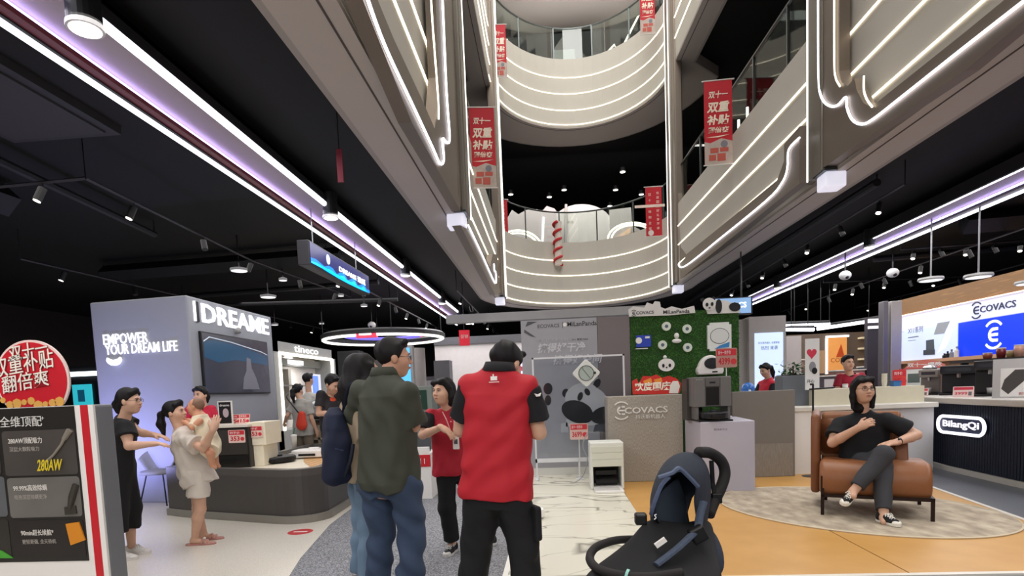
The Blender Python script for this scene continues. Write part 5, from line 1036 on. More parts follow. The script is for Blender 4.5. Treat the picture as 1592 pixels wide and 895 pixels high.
# seat shell / foot muff
sh_ = [[(1003, 800, 3.05), (1056, 820, 3.16), (1108, 800, 3.35)], [(982, 834, 2.9), (1050, 860, 2.95), (1112, 845, 3.1)], [(945, 865, 2.75), (1030, 900, 2.75), (1124, 885, 2.85)], [(905, 890, 2.6), (1010, 930, 2.55), (1128, 920, 2.65)], [(885, 930, 2.5), (1000, 980, 2.45), (1120, 970, 2.55)]]
G = [[PP(*p) for p in r] for r in sh_]
mb = MB(); vs = [p for r in G for p in r]; mb.add(vs, [[i*3+j, i*3+j+1, (i+1)*3+j+1, (i+1)*3+j] for i in range(4) for j in range(2)]); o_ = mb.build('seat_cover', blkf, pc, smooth=True); o_.modifiers.new('solid', 'SOLIDIFY').thickness = .03; su = o_.modifiers.new('s', 'SUBSURF'); su.levels = 2; su.render_levels = 2
pts = [PP(*p) for p in ((1100, 812, 3.3), (1118, 840, 3.2), (1126, 868, 3.1), (1124, 900, 2.95), (1085, 905, 2.85), (1062, 870, 2.9), (1068, 838, 3.05))]
mb = MB(); c = sum(pts, Vector())/len(pts)+Vector((0, -.07, 0)); mb.add(pts+[c], [[i, (i+1) % len(pts), len(pts)] for i in range(len(pts))]); o_ = mb.build('side_panel', navyf, pc, smooth=True); o_.modifiers.new('solid', 'SOLIDIFY').thickness = .015; su = o_.modifiers.new('s', 'SUBSURF'); su.levels = 2; su.render_levels = 2
# handle loop, bumper bar, harness
MB().tube(smooth_path([PP(*p) for p in ((1086, 703, 3.5), (1104, 704, 3.58), (1121, 716, 3.62), (1127, 735, 3.62), (1121, 757, 3.58), (1110, 780, 3.52), (1102, 800, 3.45))], 6), .034, 12).build('handle', foam, pc, smooth=True)
MB().tube([PP(*p) for p in ((1106, 716, 3.55), (1108, 750, 3.55), (1112, 776, 3.53))], .014, 8).build('handle_strap', BLK, pc); MB().box(-.03, .03, -.02, .02, -.03, .03, Fr(PP(1114, 774, 3.52), (1, 0, 0), (0, 1, 0))).build('buckle', BLK, pc, bevel=.006)
MB().tube(smooth_path([PP(*p) for p in ((985, 838, 3.0), (955, 840, 2.92), (926, 851, 2.82), (917, 868, 2.72), (930, 884, 2.6), (965, 894, 2.5), (1010, 897, 2.45), (1060, 890, 2.5))], 6), .021, 12).build('bumper_bar', foam, pc, smooth=True)
MB().tube([PP(973, 893, 2.48)+Vector((0, .004, 0)), PP(977, 894, 2.48)], .026, 12).build('teal_ring', M('#8fc4bc', .4), pc)
MB().tube(smooth_path([PP(*p) for p in ((1094, 780, 3.1), (1088, 800, 3.05), (1084, 822, 2.98), (1072, 835, 2.9), (1050, 855, 2.82), (1020, 878, 2.75))], 5), .022, 8, flat=.6).build('harness_strap', M('#3a4456', .8, noise=.3, nscale=40), pc)
MB().tube(smooth_path([PP(*p) for p in ((1040, 742, 3.0), (1028, 755, 2.98), (1016, 785, 2.98), (1012, 800, 3.0))], 5), .016, 7, flat=.5).build('harness_strap', M('#4a5570', .8, noise=.3, nscale=40), pc)
MB().tube(smooth_path([PP(*p) for p in ((1024, 742, 2.98), (1045, 735, 2.98), (1056, 728, 2.99), (1072, 742, 3.02), (1085, 756, 3.05))], 5), .012, 6).build('hood_trim', M('#56617a', .7), pc)
p = PP(1027, 843, 2.85); MB().box(-.03, .03, -.01, .01, -.012, .012, Fr(p, (1, 0, .7), (0, 1, 0))).build('tag', WHITE, pc)
p = PP(996, 806, 3.0); MB().box(-.03, .03, -.03, .03, -.03, .03, Fr(p, (1, 0, 0), (0, 1, 0))).build('hinge', BLK, pc, bevel=.01); p = PP(1085, 830, 2.95); MB().box(-.04, .04, -.03, .03, -.04, .04, Fr(p, (1, 0, .5), (0, 1, 0))).build('hinge', BLK, pc, bevel=.01)
al = M('#26262a', .4, .6); xa, xb = PP(930, 890, 2.6).x, PP(1120, 890, 2.9).x
for x in (xa+.12, xb-.05): 
    MB().tube([(x, 2.9, .42), (x, 2.75, .14)], .014, 8).build('frame_tube', al, pc); MB().tube([(x, 2.9, .42), (x, 3.5, .14)], .014, 8).build('frame_tube', al, pc)
    for yy in (2.72, 3.52): 
        wl__ = MB().tube([(x-.02, yy, .12), (x+.02, yy, .12)], .12, 20).build('wheel', BLK, pc); MB().tube([(x-.024, yy, .12), (x+.024, yy, .12)], .05, 12).build('hub', MID, wl__)
# ================================================================ people: implicit surfaces meshed with surface nets
def nv(v): return np.array(v, np.float64)
def unit(v): v = nv(v); return v/max(np.linalg.norm(v), 1e-9)
class SDF:
    def __init__(s, lo, hi, h):
        s.h = h; s.lo = nv(lo)-2*h; s.n = np.maximum(np.ceil((nv(hi)-s.lo)/h).astype(int)+3, 4)
        s.d = np.full(s.n, .3, np.float32); s.ax = [(s.lo[i]+np.arange(s.n[i])*h).astype(np.float32) for i in range(3)]
    def put(s, fn, lo, hi, k=.015, sub=False):
        m = k+2.5*s.h; a = np.clip(np.floor((nv(lo)-m-s.lo)/s.h).astype(int), 0, s.n-1); b = np.clip(np.ceil((nv(hi)+m-s.lo)/s.h).astype(int)+1, 1, s.n)
        if np.any(b-a < 1): return
        sl = tuple(slice(a[i], b[i]) for i in range(3)); X = s.ax[0][sl[0]][:, None, None]; Y = s.ax[1][sl[1]][None, :, None]; Z = s.ax[2][sl[2]][None, None, :]
        e = fn(X, Y, Z); c = s.d[sl]
        if sub:
            e = -e; hh = np.maximum(k-np.abs(c-e), 0)/max(k, 1e-6); s.d[sl] = np.maximum(c, e)+hh*hh*k*.25
        else:
            hh = np.maximum(k-np.abs(c-e), 0)/max(k, 1e-6); s.d[sl] = np.minimum(c, e)-hh*hh*k*.25
    def cone(s, a, b, ra, rb, k=.015, flat=None, cap=0, capa=0, sub=False):
        a = nv(a); b = nv(b); ab = b-a; L2 = max(ab@ab, 1e-9); L = sqrt(L2)
        def fn(X, Y, Z):
            px, py, pz = X-a[0], Y-a[1], Z-a[2]
            t0 = (px*ab[0]+py*ab[1]+pz*ab[2])/L2; t = np.clip(t0, 0, 1)
            dx, dy, dz = px-t*ab[0], py-t*ab[1], pz-t*ab[2]
            if flat is not None:
                f_, r_ = flat; q_ = (dx*f_[0]+dy*f_[1]+dz*f_[2])*(1/r_-1); dx = dx+q_*f_[0]; dy = dy+q_*f_[1]; dz = dz+q_*f_[2]
            d = np.sqrt(dx*dx+dy*dy+dz*dz)-(ra+(rb-ra)*t)
            if flat is not None: d = d*min(1, flat[1]**.5)
            if cap: d = np.maximum(d, (t0-1)*L)
            if capa: d = np.maximum(d, -t0*L)
            return d
        r = max(ra, rb); s.put(fn, np.minimum(a, b)-r, np.maximum(a, b)+r, k, sub)
    def chain(s, pts, rs, k=.015, **kw):
        for i in range(len(pts)-1): s.cone(pts[i], pts[i+1], rs[i], rs[i+1], k, **kw)
    def ell(s, c, r, ax=None, k=.012, sub=False, clips=()):
        c = nv(c); ax = np.eye(3) if ax is None else ax; r = nv(r)
        def fn(X, Y, Z):
            px, py, pz = X-c[0], Y-c[1], Z-c[2]; k0 = 0; k1 = 0
            for i in range(3):
                q_ = (px*ax[i][0]+py*ax[i][1]+pz*ax[i][2]); k0 = k0+(q_/r[i])**2; k1 = k1+(q_/(r[i]*r[i]))**2
            k0 = np.sqrt(k0); d = k0*(k0-1)/np.maximum(np.sqrt(k1), 1e-6)
            for o, n in clips: d = np.maximum(d, (X-o[0])*n[0]+(Y-o[1])*n[1]+(Z-o[2])*n[2])
            return d
        s.put(fn, c-r.max(), c+r.max(), k, sub)
    def loft(s, o, ax, tab, k=.02, e=2.4):
        o = nv(o); T = nv([q_[0] for q_ in tab]); RX = nv([q_[1] for q_ in tab]); RY = nv([q_[2] for q_ in tab]); Y0 = nv([q_[3] if len(q_) > 3 else 0 for q_ in tab])
        def fn(X, Y, Z):
            px, py, pz = X-o[0], Y-o[1], Z-o[2]; loc = [px*ax[i][0]+py*ax[i][1]+pz*ax[i][2] for i in range(3)]
            t = loc[2]; rx = np.interp(t, T, RX); ry = np.interp(t, T, RY); y0 = np.interp(t, T, Y0)
            v = (np.abs(loc[0]/rx)**e+np.abs((loc[1]-y0)/ry)**e)**(1/e); d = (v-1)*np.minimum(rx, ry)
            return np.maximum(d, np.maximum(t-T[-1], T[0]-t)).astype(np.float32)
        R = max(RX.max(), RY.max())+abs(Y0).max(); p0, p1 = o+ax[2]*T[0], o+ax[2]*T[-1]
        s.put(fn, np.minimum(p0, p1)-R, np.maximum(p0, p1)+R, k)
    def clip(s, o, n):
        X, Y, Z = s.ax[0][:, None, None], s.ax[1][None, :, None], s.ax[2][None, None, :]
        s.d = np.maximum(s.d, ((X-o[0])*n[0]+(Y-o[1])*n[1]+(Z-o[2])*n[2]).astype(np.float32))
    def folds(s, amp, f, seed=0, dirs=None):
        r = np.random.RandomState(seed); X, Y, Z = s.ax[0][:, None, None], s.ax[1][None, :, None], s.ax[2][None, None, :]; n = 0
        for i in range(5):
            a = r.uniform(-1, 1, 3); a = unit(a if dirs is None else nv(dirs)*r.uniform(.6, 1.2)+a*.45)*f*r.uniform(.6, 1.5); w_ = r.uniform(-1, 1, 3)*f*.35; ph = r.uniform(0, 6, 2)
            n = n+np.sin(X*a[0]+Y*a[1]+Z*a[2]+ph[0]+1.3*np.sin(X*w_[0]+Y*w_[1]+Z*w_[2]+ph[1]))
        s.d = s.d+(amp*n/2.2).astype(np.float32)
    def mesh(s):
        d = s.d; h = s.h; sg = d < 0; n = np.array(d.shape)
        c = np.zeros(n-1, np.int8)
        for i in (0, 1):
            for j in (0, 1):
                for k in (0, 1): c += sg[i:n[0]-1+i, j:n[1]-1+j, k:n[2]-1+k]
        act = (c > 0) & (c < 8); ijk = np.argwhere(act); idx = np.full(n-1, -1, np.int32); idx[act] = np.arange(len(ijk))
        acc = np.zeros((len(ijk), 3)); cnt = np.zeros(len(ijk)); I, J, K = ijk.T
        cor = [(i, j, k) for i in (0, 1) for j in (0, 1) for k in (0, 1)]
        for A in cor:
            for B in cor:
                if sum(abs(A[q_]-B[q_]) for q_ in range(3)) == 1 and A < B:
                    va = d[I+A[0], J+A[1], K+A[2]]; vb = d[I+B[0], J+B[1], K+B[2]]; m = (va < 0) != (vb < 0); t = (va/(va-vb+1e-12))[m]
                    acc[m] += nv(A)+t[:, None]*(nv(B)-nv(A)); cnt[m] += 1
        v = (ijk+acc/np.maximum(cnt, 1)[:, None])*h+s.lo; F_ = []
        for axn in range(3):
            o1, o2 = (axn+1) % 3, (axn+2) % 3
            sl0 = [slice(1, -1)]*3; sl1 = [slice(1, -1)]*3; sl0[axn] = slice(0, -1); sl1[axn] = slice(1, None)
            a = sg[tuple(sl0)]; b = sg[tuple(sl1)]; e = np.argwhere(a != b); fl_ = a[tuple(e.T)]
            base = e.copy(); base[:, o1] += 1; base[:, o2] += 1
            def ci(d1, d2): q_ = base.copy(); q_[:, o1] -= d1; q_[:, o2] -= d2; return idx[tuple(q_.T)]
            q4 = np.stack([ci(1, 1), ci(0, 1), ci(0, 0), ci(1, 0)], 1); q4[~fl_] = q4[~fl_][:, ::-1]; F_.append(q4)
        return v, np.concatenate(F_)
    def build(s, name, mat, parent):
        v, f_ = s.mesh(); 
        if parent is not None: iv = np.array(WM[parent].inverted()); v = v@iv[:3, :3].T+iv[:3, 3]
        me = bpy.data.meshes.new(name); me.vertices.add(len(v)); me.vertices.foreach_set('co', v.astype(np.float32).ravel())
        me.loops.add(len(f_)*4); me.loops.foreach_set('vertex_index', f_.astype(np.int32).ravel()); me.polygons.add(len(f_)); me.polygons.foreach_set('loop_start', np.arange(len(f_), dtype=np.int32)*4)
        me.update(calc_edges=True); return new_obj(name, me, mat, parent, True)

SKIN = M('#cfa48b', .5, noise=.05, nscale=30); SKIN2 = M('#c4957b', .5, noise=.05, nscale=30); HAIRM = M('#131012', .6, spec=.25, noise=.4, nscale=60, stretch=(3, 3, .4)); LIPM = M('#a85a52', .4)
BROW = M('#241a18', .6); EYEW = M('#d9d3cc', .25, noise=0); IRIS = M('#1a100c', .12, noise=0)
def axes(rz, pitch=0.0, tilt=0.0):
    """rows: right, forward, up"""
    R_ = Matrix.Rotation(rz, 3, 'Z') @ Matrix.Rotation(pitch, 3, 'X') @ Matrix.Rotation(tilt, 3, 'Y'); A = np.array(R_); return np.stack([A[:, 0], A[:, 1], A[:, 2]])
def head_parts(S_, c, A, s, baby=False):
    def W(x, y, z): return c+(A[0]*x+A[1]*y+A[2]*z)*s
    def E(p, r, k=.012, sub=False): S_.ell(W(*p), [q_*s for q_ in r], A, k*s, sub)
    E((0, -.012, .03), (.076, .096, .088)); E((0, .02, -.035), (.064, .072, .082), .03)
    E((0, .045, -.088), (.036, .038, .03), .03)
    for x in (-1, 1): E((x*.037, .052, -.032), (.03, .032, .034), .03)
    S_.cone(W(-.03, .082, .022), W(.03, .082, .022), .013*s, .013*s, .02*s)
    for x in (-1, 1): E((x*.031, .102, .003), (.018, .02, .011), .012, True)
    S_.cone(W(0, .088, .01), W(0, .109, -.026), .008*s, .0125*s, .012*s)
    for x in (-1, 1): E((x*.012, .098, -.03), (.009, .012, .008), .008)
    E((0, .090, -.057), (.023, .012, .007), .008); E((0, .088, -.067), (.019, .012, .0075), .008)
    for x in (-1, 1): E((x*.077, -.006, -.008), (.011, .02, .032), .008)
    return W
def face_bits(root, body, c, A, s, glasses=False, skin=SKIN):
    def W(x, y, z): return Vector(c+(A[0]*x+A[1]*y+A[2]*z)*s)
    fr = Fr(c, A[0], A[1])
    for x in (-1, 1):
        e = MB(); e.ball(W(x*.031, .0835, .003), (.0145*s, .009*s, .0062*s), 12, 7, fr=fr); e.ball(W(x*.031, .0885, .003), (.0062*s, .005*s, .006*s), 10, 6, 1, fr=fr); e.build('eye', [EYEW, IRIS], root, smooth=True)
        MB().tube([W(x*.017, .0925, .0045), W(x*.026, .0955, .0095), W(x*.037, .0935, .0095), W(x*.046, .086, .004)], .0018*s, 5).build('eyelid', BROW, root)
        MB().tube([W(x*.015, .096, .022), W(x*.03, .0965, .0265), W(x*.048, .084, .021)], [.0028*s, .0034*s, .0015*s], 5).build('eyebrow', BROW, root)
    MB().tube([W(-.021, .0945, -.0625), W(-.008, .1015, -.0595), W(0, .102, -.061), W(.008, .1015, -.0595), W(.021, .0945, -.0625)], [.002*s, .0055*s, .0055*s, .0055*s, .002*s], 6).build('mouth', LIPM, root, smooth=True)
    if glasses:
        mb = MB()
        for x in (-1, 1): mb.tube([W(x*.033+.024*cos(t), .106-.006*abs(cos(t))*(1 if x*cos(t) > 0 else 0), .001+.017*sin(t)) for t in [2*pi*i/18 for i in range(18)]], .0016*s, 5, True); mb.tube([W(x*.057, .1, .004), W(x*.078, .03, .006), W(x*.08, -.02, .0)], .0016*s, 5)
        mb.tube([W(-.009, .107, .003), W(.009, .107, .003)], .0016*s, 5); mb.build('glasses', M('#2a2628', .3, .4), root)
def hair(root, c, A, s, style, h, col=HAIRM):
    def W(x, y, z): return c+(A[0]*x+A[1]*y+A[2]*z)*s
    R_ = .42 if style in ('long', 'pony') else .3; S_ = SDF(c-R_*s-np.array([0, 0, .1]), c+R_*s, h)
    fp = W(0, .078, .078); n1 = unit(A[1]*.12-A[2]*.085)
    bz = {'short': -.06, 'bun': -.07, 'pony': -.07}.get(style, -.12)
    cl = [(fp, n1), (W(0, 0, bz), -A[2])]
    S_.ell(W(0, -.016, .036), [.087*s, .106*s, .096*s], A, .005, clips=cl)
    if style == 'short': S_.cone(W(-.045, .068, .1), W(.045, .068, .1), .02*s, .02*s, .03)
    if style in ('bun', 'pony'): S_.cone(W(-.06, .055, .075), W(0, .07, .1), .018*s, .02*s, .03); S_.cone(W(.06, .055, .075), W(0, .07, .1), .018*s, .02*s, .03)
    if style == 'bun': S_.ell(W(0, -.115, -.03), [.045*s]*3, A, .03); S_.cone(W(0, -.08, -.02), W(0, -.1, -.09), .05*s, .035*s, .03)
    if style == 'pony': S_.chain([W(0, -.09, .02), W(0, -.15, .0), W(.01, -.165, -.1), W(.02, -.15, -.22)], [.032*s, .035*s, .042*s, .015*s], .02)
    if style in ('bob', 'bob2'):
        L = -.165 if style == 'bob' else -.09
        for x in (-1, 1): S_.chain([W(x*.05, .04, .085), W(x*.078, .0, .03), W(x*.088, -.016, -.06), W(x*(.09), -.012, L)], [.026*s, .024*s, .028*s, .016*s], .015)
        S_.chain([W(0, -.06, .02), W(0, -.065, L)], [.075*s, .065*s], .03); 
        S_.cone(W(-.05, .07, .088), W(.055, .075, .075), .02*s, .018*s, .025)
    if style == 'long':
        S_.chain([W(0, -.06, .03), W(0, -.09, -.12), W(0, -.1, -.33)], [.085*s, .095*s, .06*s], .04)
        for x in (-1, 1): S_.chain([W(x*.075, .01, .03), W(x*.09, -.01, -.1), W(x*.08, -.04, -.3)], [.035*s, .04*s, .025*s], .03)
    S_.folds(.0035*s, 95, 4, A[0]+A[1]*.5)
    return S_.build('hair', col, root)
def hand(S_, w_, d, n, curl=.5, s=1.0, side=1, thumb=1.0, spread=1.0, rk=1.0):
    """w_ wrist, d direction of the fingers, n palm normal (fingers curl towards it); side = +1 when the thumb lies along cross(d, n)"""
    w_ = nv(w_); d = unit(d); n = nv(n); n = unit(n-d*(n@d)); b = np.cross(d, n)*side
    A = np.stack([b, d, n]); S_.ell(w_+d*.045*s, [.040*s, .05*s, .0175*s], A, .012); S_.cone(w_-d*.01*s, w_+d*.03*s, .026*s, .03*s, .02, flat=(n, .7))
    for i, (off, L) in enumerate(((.029, .070), (.010, .078), (-.010, .072), (-.028, .058))):
        p = w_+d*(.083-.004*abs(i-1.3))*s+b*off*s; ang = .12; dr = d+b*(off*2.2*spread)
        for j, (fr_, r0, r1) in enumerate(((.45, .0092, .0086), (.32, .0086, .0078), (.23, .0078, .0066))):
            ang += curl*(.55 if j == 0 else .8); q_ = unit(dr*cos(ang)+n*sin(ang)); p2 = p+q_*L*fr_*s*1.15; S_.cone(p, p2, r0*s*rk, r1*s*rk, .004); p = p2
    t0 = w_+d*.022*s+b*.03*s; t1 = t0+unit(d*.75+b*.75*thumb+n*.35)*.038*s; t2 = t1+unit(d*.95+b*.2*thumb+n*(.25+curl*.5))*.032*s
    S_.cone(t0, t1, .0125*s*rk, .0105*s*rk, .012); S_.cone(t1, t2, .0105*s*rk, .008*s*rk, .004)
def shoe(root, ank, fwd, up, s, style, h=.006, zoff=-.085):
    """ank ankle joint; built in its own frame so a hanging foot can tilt"""
    f_ = unit(fwd); u = unit(nv(up)-f_*(nv(up)@f_)); r = np.cross(f_, u); A = np.stack([r, f_, u]); o = nv(ank)+u*zoff*s
    def W(x, y, z): return o+(r*x+f_*y+u*z)*s
    F = Fr(o, r, f_)
    mats = {'canvas': (M('#18161a', .8), M('#e8e4da', .6), M('#e6e2da', .6)), 'white': (M('#dcd8d4', .6), M('#e6e2de', .6), M('#d0ccc6', .6)), 'trainer': (M('#1a1a1c', .6), M('#d8d6d2', .6), M('#bcbab6', .6)), 'black': (M('#141416', .45), M('#1d1d1f', .6), M('#202022', .6))}[style]
    L = [(-.034, -.06), (-.040, -.02), (-.038, .04), (-.046, .1), (-.045, .14), (-.03, .175), (0, .19), (.03, .175), (.043, .14), (.042, .1), (.034, .04), (.036, -.02), (.032, -.06), (.018, -.08), (-.018, -.08)]
    t = MB().prism([(x*s, y*s) for x, y in L], 0, .026*s, F).build('shoe', mats[1], root, bevel=.006)
    S_ = SDF(o-.24*s, o+.24*s, h)
    S_.cone(W(0, -.04, .045), W(0, .05, .045), .037*s, .036*s, .02); S_.ell(W(0, .105, .03), [.041*s, .08*s, .034*s], A, .03); S_.cone(W(0, -.035, .05), W(0, -.03, .085), .037*s, .038*s, .02, cap=1); S_.cone(W(0, .04, .055), W(0, .1, .038), .03*s, .026*s, .02)
    S_.clip(W(0, 0, .02), -u); S_.build('upper', mats[0], t)
    if style in ('canvas', 'trainer', 'white'):
        S2 = SDF(W(0, .15, .03)-.08*s, W(0, .15, .03)+.08*s, h); S2.ell(W(0, .140, .026), [.042*s, .048*s, .03*s], A, .005, clips=[(W(0, .135, 0), -f_), (W(0, 0, .018), -u)]); S2.build('toe_cap', mats[1], t)
        mb = MB()
        for i in range(4):
            y = .05+.022*i; z = .088-.0095*i*1.05
            for a, b in ((-1, 1), (1, -1)): mb.tube([W(a*.025, y, z-.006), W(0, y+.011, z+.004), W(b*.025, y+.022, z-.013)], .0042*s, 5)
        for a in (-1, 1): mb.tube([W(0, .045, .095), W(a*.03, .05, .097), W(a*.04, .065, .075)], .004*s, 5)
        mb.build('laces', mats[2], t)
    return t
DEF = dict(pelvis=(0, 0, .93), neck=(0, -.01, 1.44), head=(0, .02, 1.582), hipR=(.088, 0, .90), hipL=(-.088, 0, .90), kneeR=(.10, .02, .49), kneeL=(-.10, .02, .49), ankR=(.11, -.02, .085), ankL=(-.11, -.02, .085),
           shR=(.16, -.01, 1.368), shL=(-.16, -.01, 1.368), elR=(.215, -.03, 1.10), elL=(-.215, -.03, 1.10), wrR=(.22, .08, .86), wrL=(-.22, .08, .86))
class Person:
    def __init__(P, label, loc, rz, Ht=1.7, wide=1.0, h=.008, px=None, joints=None, head_yaw=0.0, head_pitch=0.0, head_tilt=0.0, group=None, hs=1.0):
        P.root = thing('person', label, 'person', (loc[0], loc[1], loc[2] if len(loc) > 2 else 0), rz, group); P.s = s = Ht/1.7; P.h = h; P.wide = wide
        Rm = np.array(Matrix.Rotation(rz, 3, 'Z')); o = nv([loc[0], loc[1], loc[2] if len(loc) > 2 else 0]); P.ax = np.stack([Rm[:, 0], Rm[:, 1], Rm[:, 2]]); P.o = o; P.rz = rz
        P.J = {k_: o+Rm@(nv(v)*s*nv([wide if 'sh' in k_ or 'hip' in k_ else 1, 1, 1])) for k_, v in DEF.items()}
        for k_, v in (joints or {}).items(): P.J[k_] = o+Rm@(nv(v)*s)
        for k_, v in (px or {}).items(): P.J[k_] = nv(at_y(*v))
        P.HA = axes(rz+head_yaw, head_pitch, head_tilt); J = P.J; P.hs = s*hs
        up = unit(J['neck']-J['pelvis']); r = unit((J['shR']-J['shL'])+(J['hipR']-J['hipL'])); r = unit(r-up*(r@up)); P.T = np.stack([r, np.cross(up, r), up]); P.tl = np.linalg.norm(J['neck']-J['pelvis'])
    def grid(P, h=None, keys=None, pad=.16):
        pts = nv([P.J[k_] for k_ in (keys or P.J)]); return SDF(pts.min(0)-pad*P.s, pts.max(0)+pad*P.s, h or P.h)
    def body(P, skin=SKIN, hands=None, hand_s=1.0, legs=True, feet=False, face=True, glasses=False, arm=1.0, hh=None):
        J, s = P.J, P.s; S_ = P.grid(hh, pad=.22); w_ = P.wide
        k_ = P.tl/.51; tab = [(-.1, .09, .075), (-.02, .145*w_, .10), (.08, .14*w_, .098), (.17, .125*w_, .088), (.30, .135*w_, .098), (.40, .14*w_, .095), (.46, .115*w_, .075), (.51, .06, .055)]
        S_.loft(J['pelvis'], P.T, [(t*k_, a*s, b*s) for t, a, b in tab], .03)
        S_.cone(J['neck']-P.T[2]*.04*s, J['head']-P.HA[2]*.05*s-P.HA[1]*.012*s, .056*s, .052*s, .03)
        for q_ in 'RL':
            sh, el, wr = J['sh'+q_], J['el'+q_], J['wr'+q_]; m = sh+(el-sh)*.45; fm = el+(wr-el)*.3
            S_.cone(J['neck']-P.T[2]*.07*s, sh, .042*s, .04*s, .04); S_.chain([sh, m, el], [.044*s, .047*s*arm, .037*s*arm], .02); S_.chain([el, fm, wr], [.037*s*arm, .039*s*arm, .026*s*arm], .015)
            spec = (hands or {}).get(q_, {}); d = spec.get('d', wr-el); n = spec.get('n', -P.T[0] if q_ == 'R' else P.T[0]); 
            hand(S_, wr, d, n, spec.get('curl', .45), s*hand_s, spec.get('side', 1 if q_ == 'R' else -1), spec.get('thumb', 1.0), rk=max(1.0, (hh or P.h)/.0075))
            if legs:
                hp, kn, an = J['hip'+q_], J['knee'+q_], J['ank'+q_]; S_.cone(hp, kn, .08*s*w_, .052*s, .03); back = unit(np.cross(P.T[0], an-kn)); back = back*(-1 if back@P.ax[1] > 0 else 1)
                S_.chain([kn, kn+(an-kn)*.32+back*.012*s, an], [.052*s, .054*s, .035*s], .02)
                if feet: S_.cone(an+np.array([0, 0, -.035*s])-P.ax[1]*.02*s, an+np.array([0, 0, -.06*s])+P.ax[1]*.12*s, .036*s, .026*s, .02)
                else: S_.cone(an, an+np.array([0, 0, -.03*s])+P.ax[1]*.05*s, .033*s, .028*s, .02)
        head_parts(S_, J['head'], P.HA, P.hs); o = S_.build('body', skin, P.root)
        if face: face_bits(P.root, o, J['head'], P.HA, P.hs, glasses)
        return o
    def top(P, mat, hem=-.18, loose=1.0, sleeve=.62, sl_mat=None, name='shirt', neck=.50, folds=.004, tab=None, sl_r=(.07, .076), seed=1, belly=0.0, fdirs=None):
        J, s, w_ = P.J, P.s, P.wide; k_ = P.tl/.51; L = loose
        t0 = tab or [(hem, .188*L*w_, .14*L), (-.02, .188*L*w_, .142*L+belly), (.12, .172*L*w_, .128*L+belly), (.30, .172*L*w_, .128*L), (.40, .172*L*w_, .118*L), (.46, .145*w_, .094), (.50, .095, .075), (.53, .068, .068)]
        S_ = P.grid(keys=['pelvis', 'neck', 'shR', 'shL', 'elR', 'elL', 'hipR', 'hipL']+(['kneeR', 'kneeL', 'ankR'] if t0[0][0] < -.3 else []), pad=.27)
        S_.loft(J['pelvis'], P.T, [(q_[0]*k_, q_[1]*s, q_[2]*s)+tuple(v*s for v in q_[3:]) for q_ in t0], .03)
        if t0[0][0] < -.3:
            for q_ in 'RL': hp, kn, an = J['hip'+q_], J['knee'+q_], J['ank'+q_]; S_.cone(hp, kn, .10*s, .088*s, .05); S_.cone(kn, kn+(an-kn)*.5, .088*s, .088*s, .05, cap=1)
        for q_ in 'RL':
            sh, el = J['sh'+q_], J['el'+q_]; S_.cone(J['neck']-P.T[2]*.06*s, sh, .056*s, .06*s, .05)
            if sl_mat is None and sleeve > 0: S_.cone(sh, sh+(el-sh)*sleeve, (sl_r[0]-.01)*s, sl_r[1]*s, .035, cap=1)
        if folds: S_.folds(folds, 42/s, seed, fdirs)
        o = S_.build(name, mat, P.root)
        if sl_mat is not None:
            for q_ in 'RL':
                sh, el = J['sh'+q_], J['el'+q_]; a, b = sh+(el-sh)*.02, sh+(el-sh)*sleeve; du = unit(el-sh); a2 = a+du*.05*s; G = SDF(np.minimum(a, b)-.14*s, np.maximum(a, b)+.14*s, P.h)
                G.cone(a, b, .064*s, sl_r[1]*s, .02, cap=1, capa=1); G.folds(.003, 45, 3); G.build('sleeve', sl_mat, P.root)
        return o
    def collar(P, mat, r=.066, lift=.0):
        c = Vector(P.J['neck'])+Vector(P.T[2])*(.012+lift)*P.s; A = P.T; mb = MB(); n = 18
        for rr, z0, z1 in ((r, -.02, .028), (r+.016, -.035, .02)):
            pass
        vs = []; 
        for rr, z in ((r, -.02), (r*.97, .03), (r*1.08, .032), (r*1.32, -.012), (r*1.28, -.02)):
            for i in range(n): t = 2*pi*i/n; vs.append(c+Vector(A[0])*rr*P.s*cos(t)+Vector(A[1])*rr*P.s*sin(t)*1.0+Vector(A[2])*(z-.035*max(sin(t), 0))*P.s)
        mb.add(vs, [[k_*n+i, k_*n+(i+1) % n, (k_+1)*n+(i+1) % n, (k_+1)*n+i] for k_ in range(4) for i in range(n)]); return mb.build('collar', mat, P.root, smooth=True)
    def bottoms(P, mat, name='trousers', r=(.098, .078, .068), length=.93, waist=.06, folds=.004, seed=2, hipw=1.0, cuff=True, fdirs=None):
        J, s, w_ = P.J, P.s, P.wide; k_ = P.tl/.51; S_ = P.grid(keys=['pelvis', 'hipR', 'hipL', 'kneeR', 'kneeL', 'ankR', 'ankL'], pad=.23)
        S_.loft(J['pelvis'], P.T, [(t*k_, a*s, b*s) for t, a, b in ((-.1, .13*hipw, .11), (-.02, .178*w_*hipw, .13), (waist, .165*w_*hipw, .122))], .04)
        for q_ in 'RL':
            hp, kn, an = J['hip'+q_], J['knee'+q_], J['ank'+q_]
            if length > .5: S_.cone(hp, kn, r[0]*s*w_, r[1]*s, .03); e = kn+(an-kn)*(length-.5)*2; S_.cone(kn, e, r[1]*s, r[2]*s, .03, cap=1)
            else: S_.cone(hp, hp+(kn-hp)*length*2, r[0]*s*w_, r[1]*s, .03, cap=1)
        if folds: S_.folds(folds, 40/s, seed, fdirs)
        return S_.build(name, mat, P.root)
    def hair(P, style, col=HAIRM): return hair(P.root, P.J['head'], P.HA, P.hs, style, min(P.h, .008), col)
    def shoes(P, style, which='RL', yaw=(0, 0), h=None):
        for q_ in which:
            a = Matrix.Rotation(yaw['RL'.index(q_)], 3, 'Z') @ Vector(P.ax[1]); shoe(P.root, P.J['ank'+q_], a, (0, 0, 1), P.s, style, h or P.h, zoff=-(P.J['ank'+q_][2]-P.o[2])/P.s)

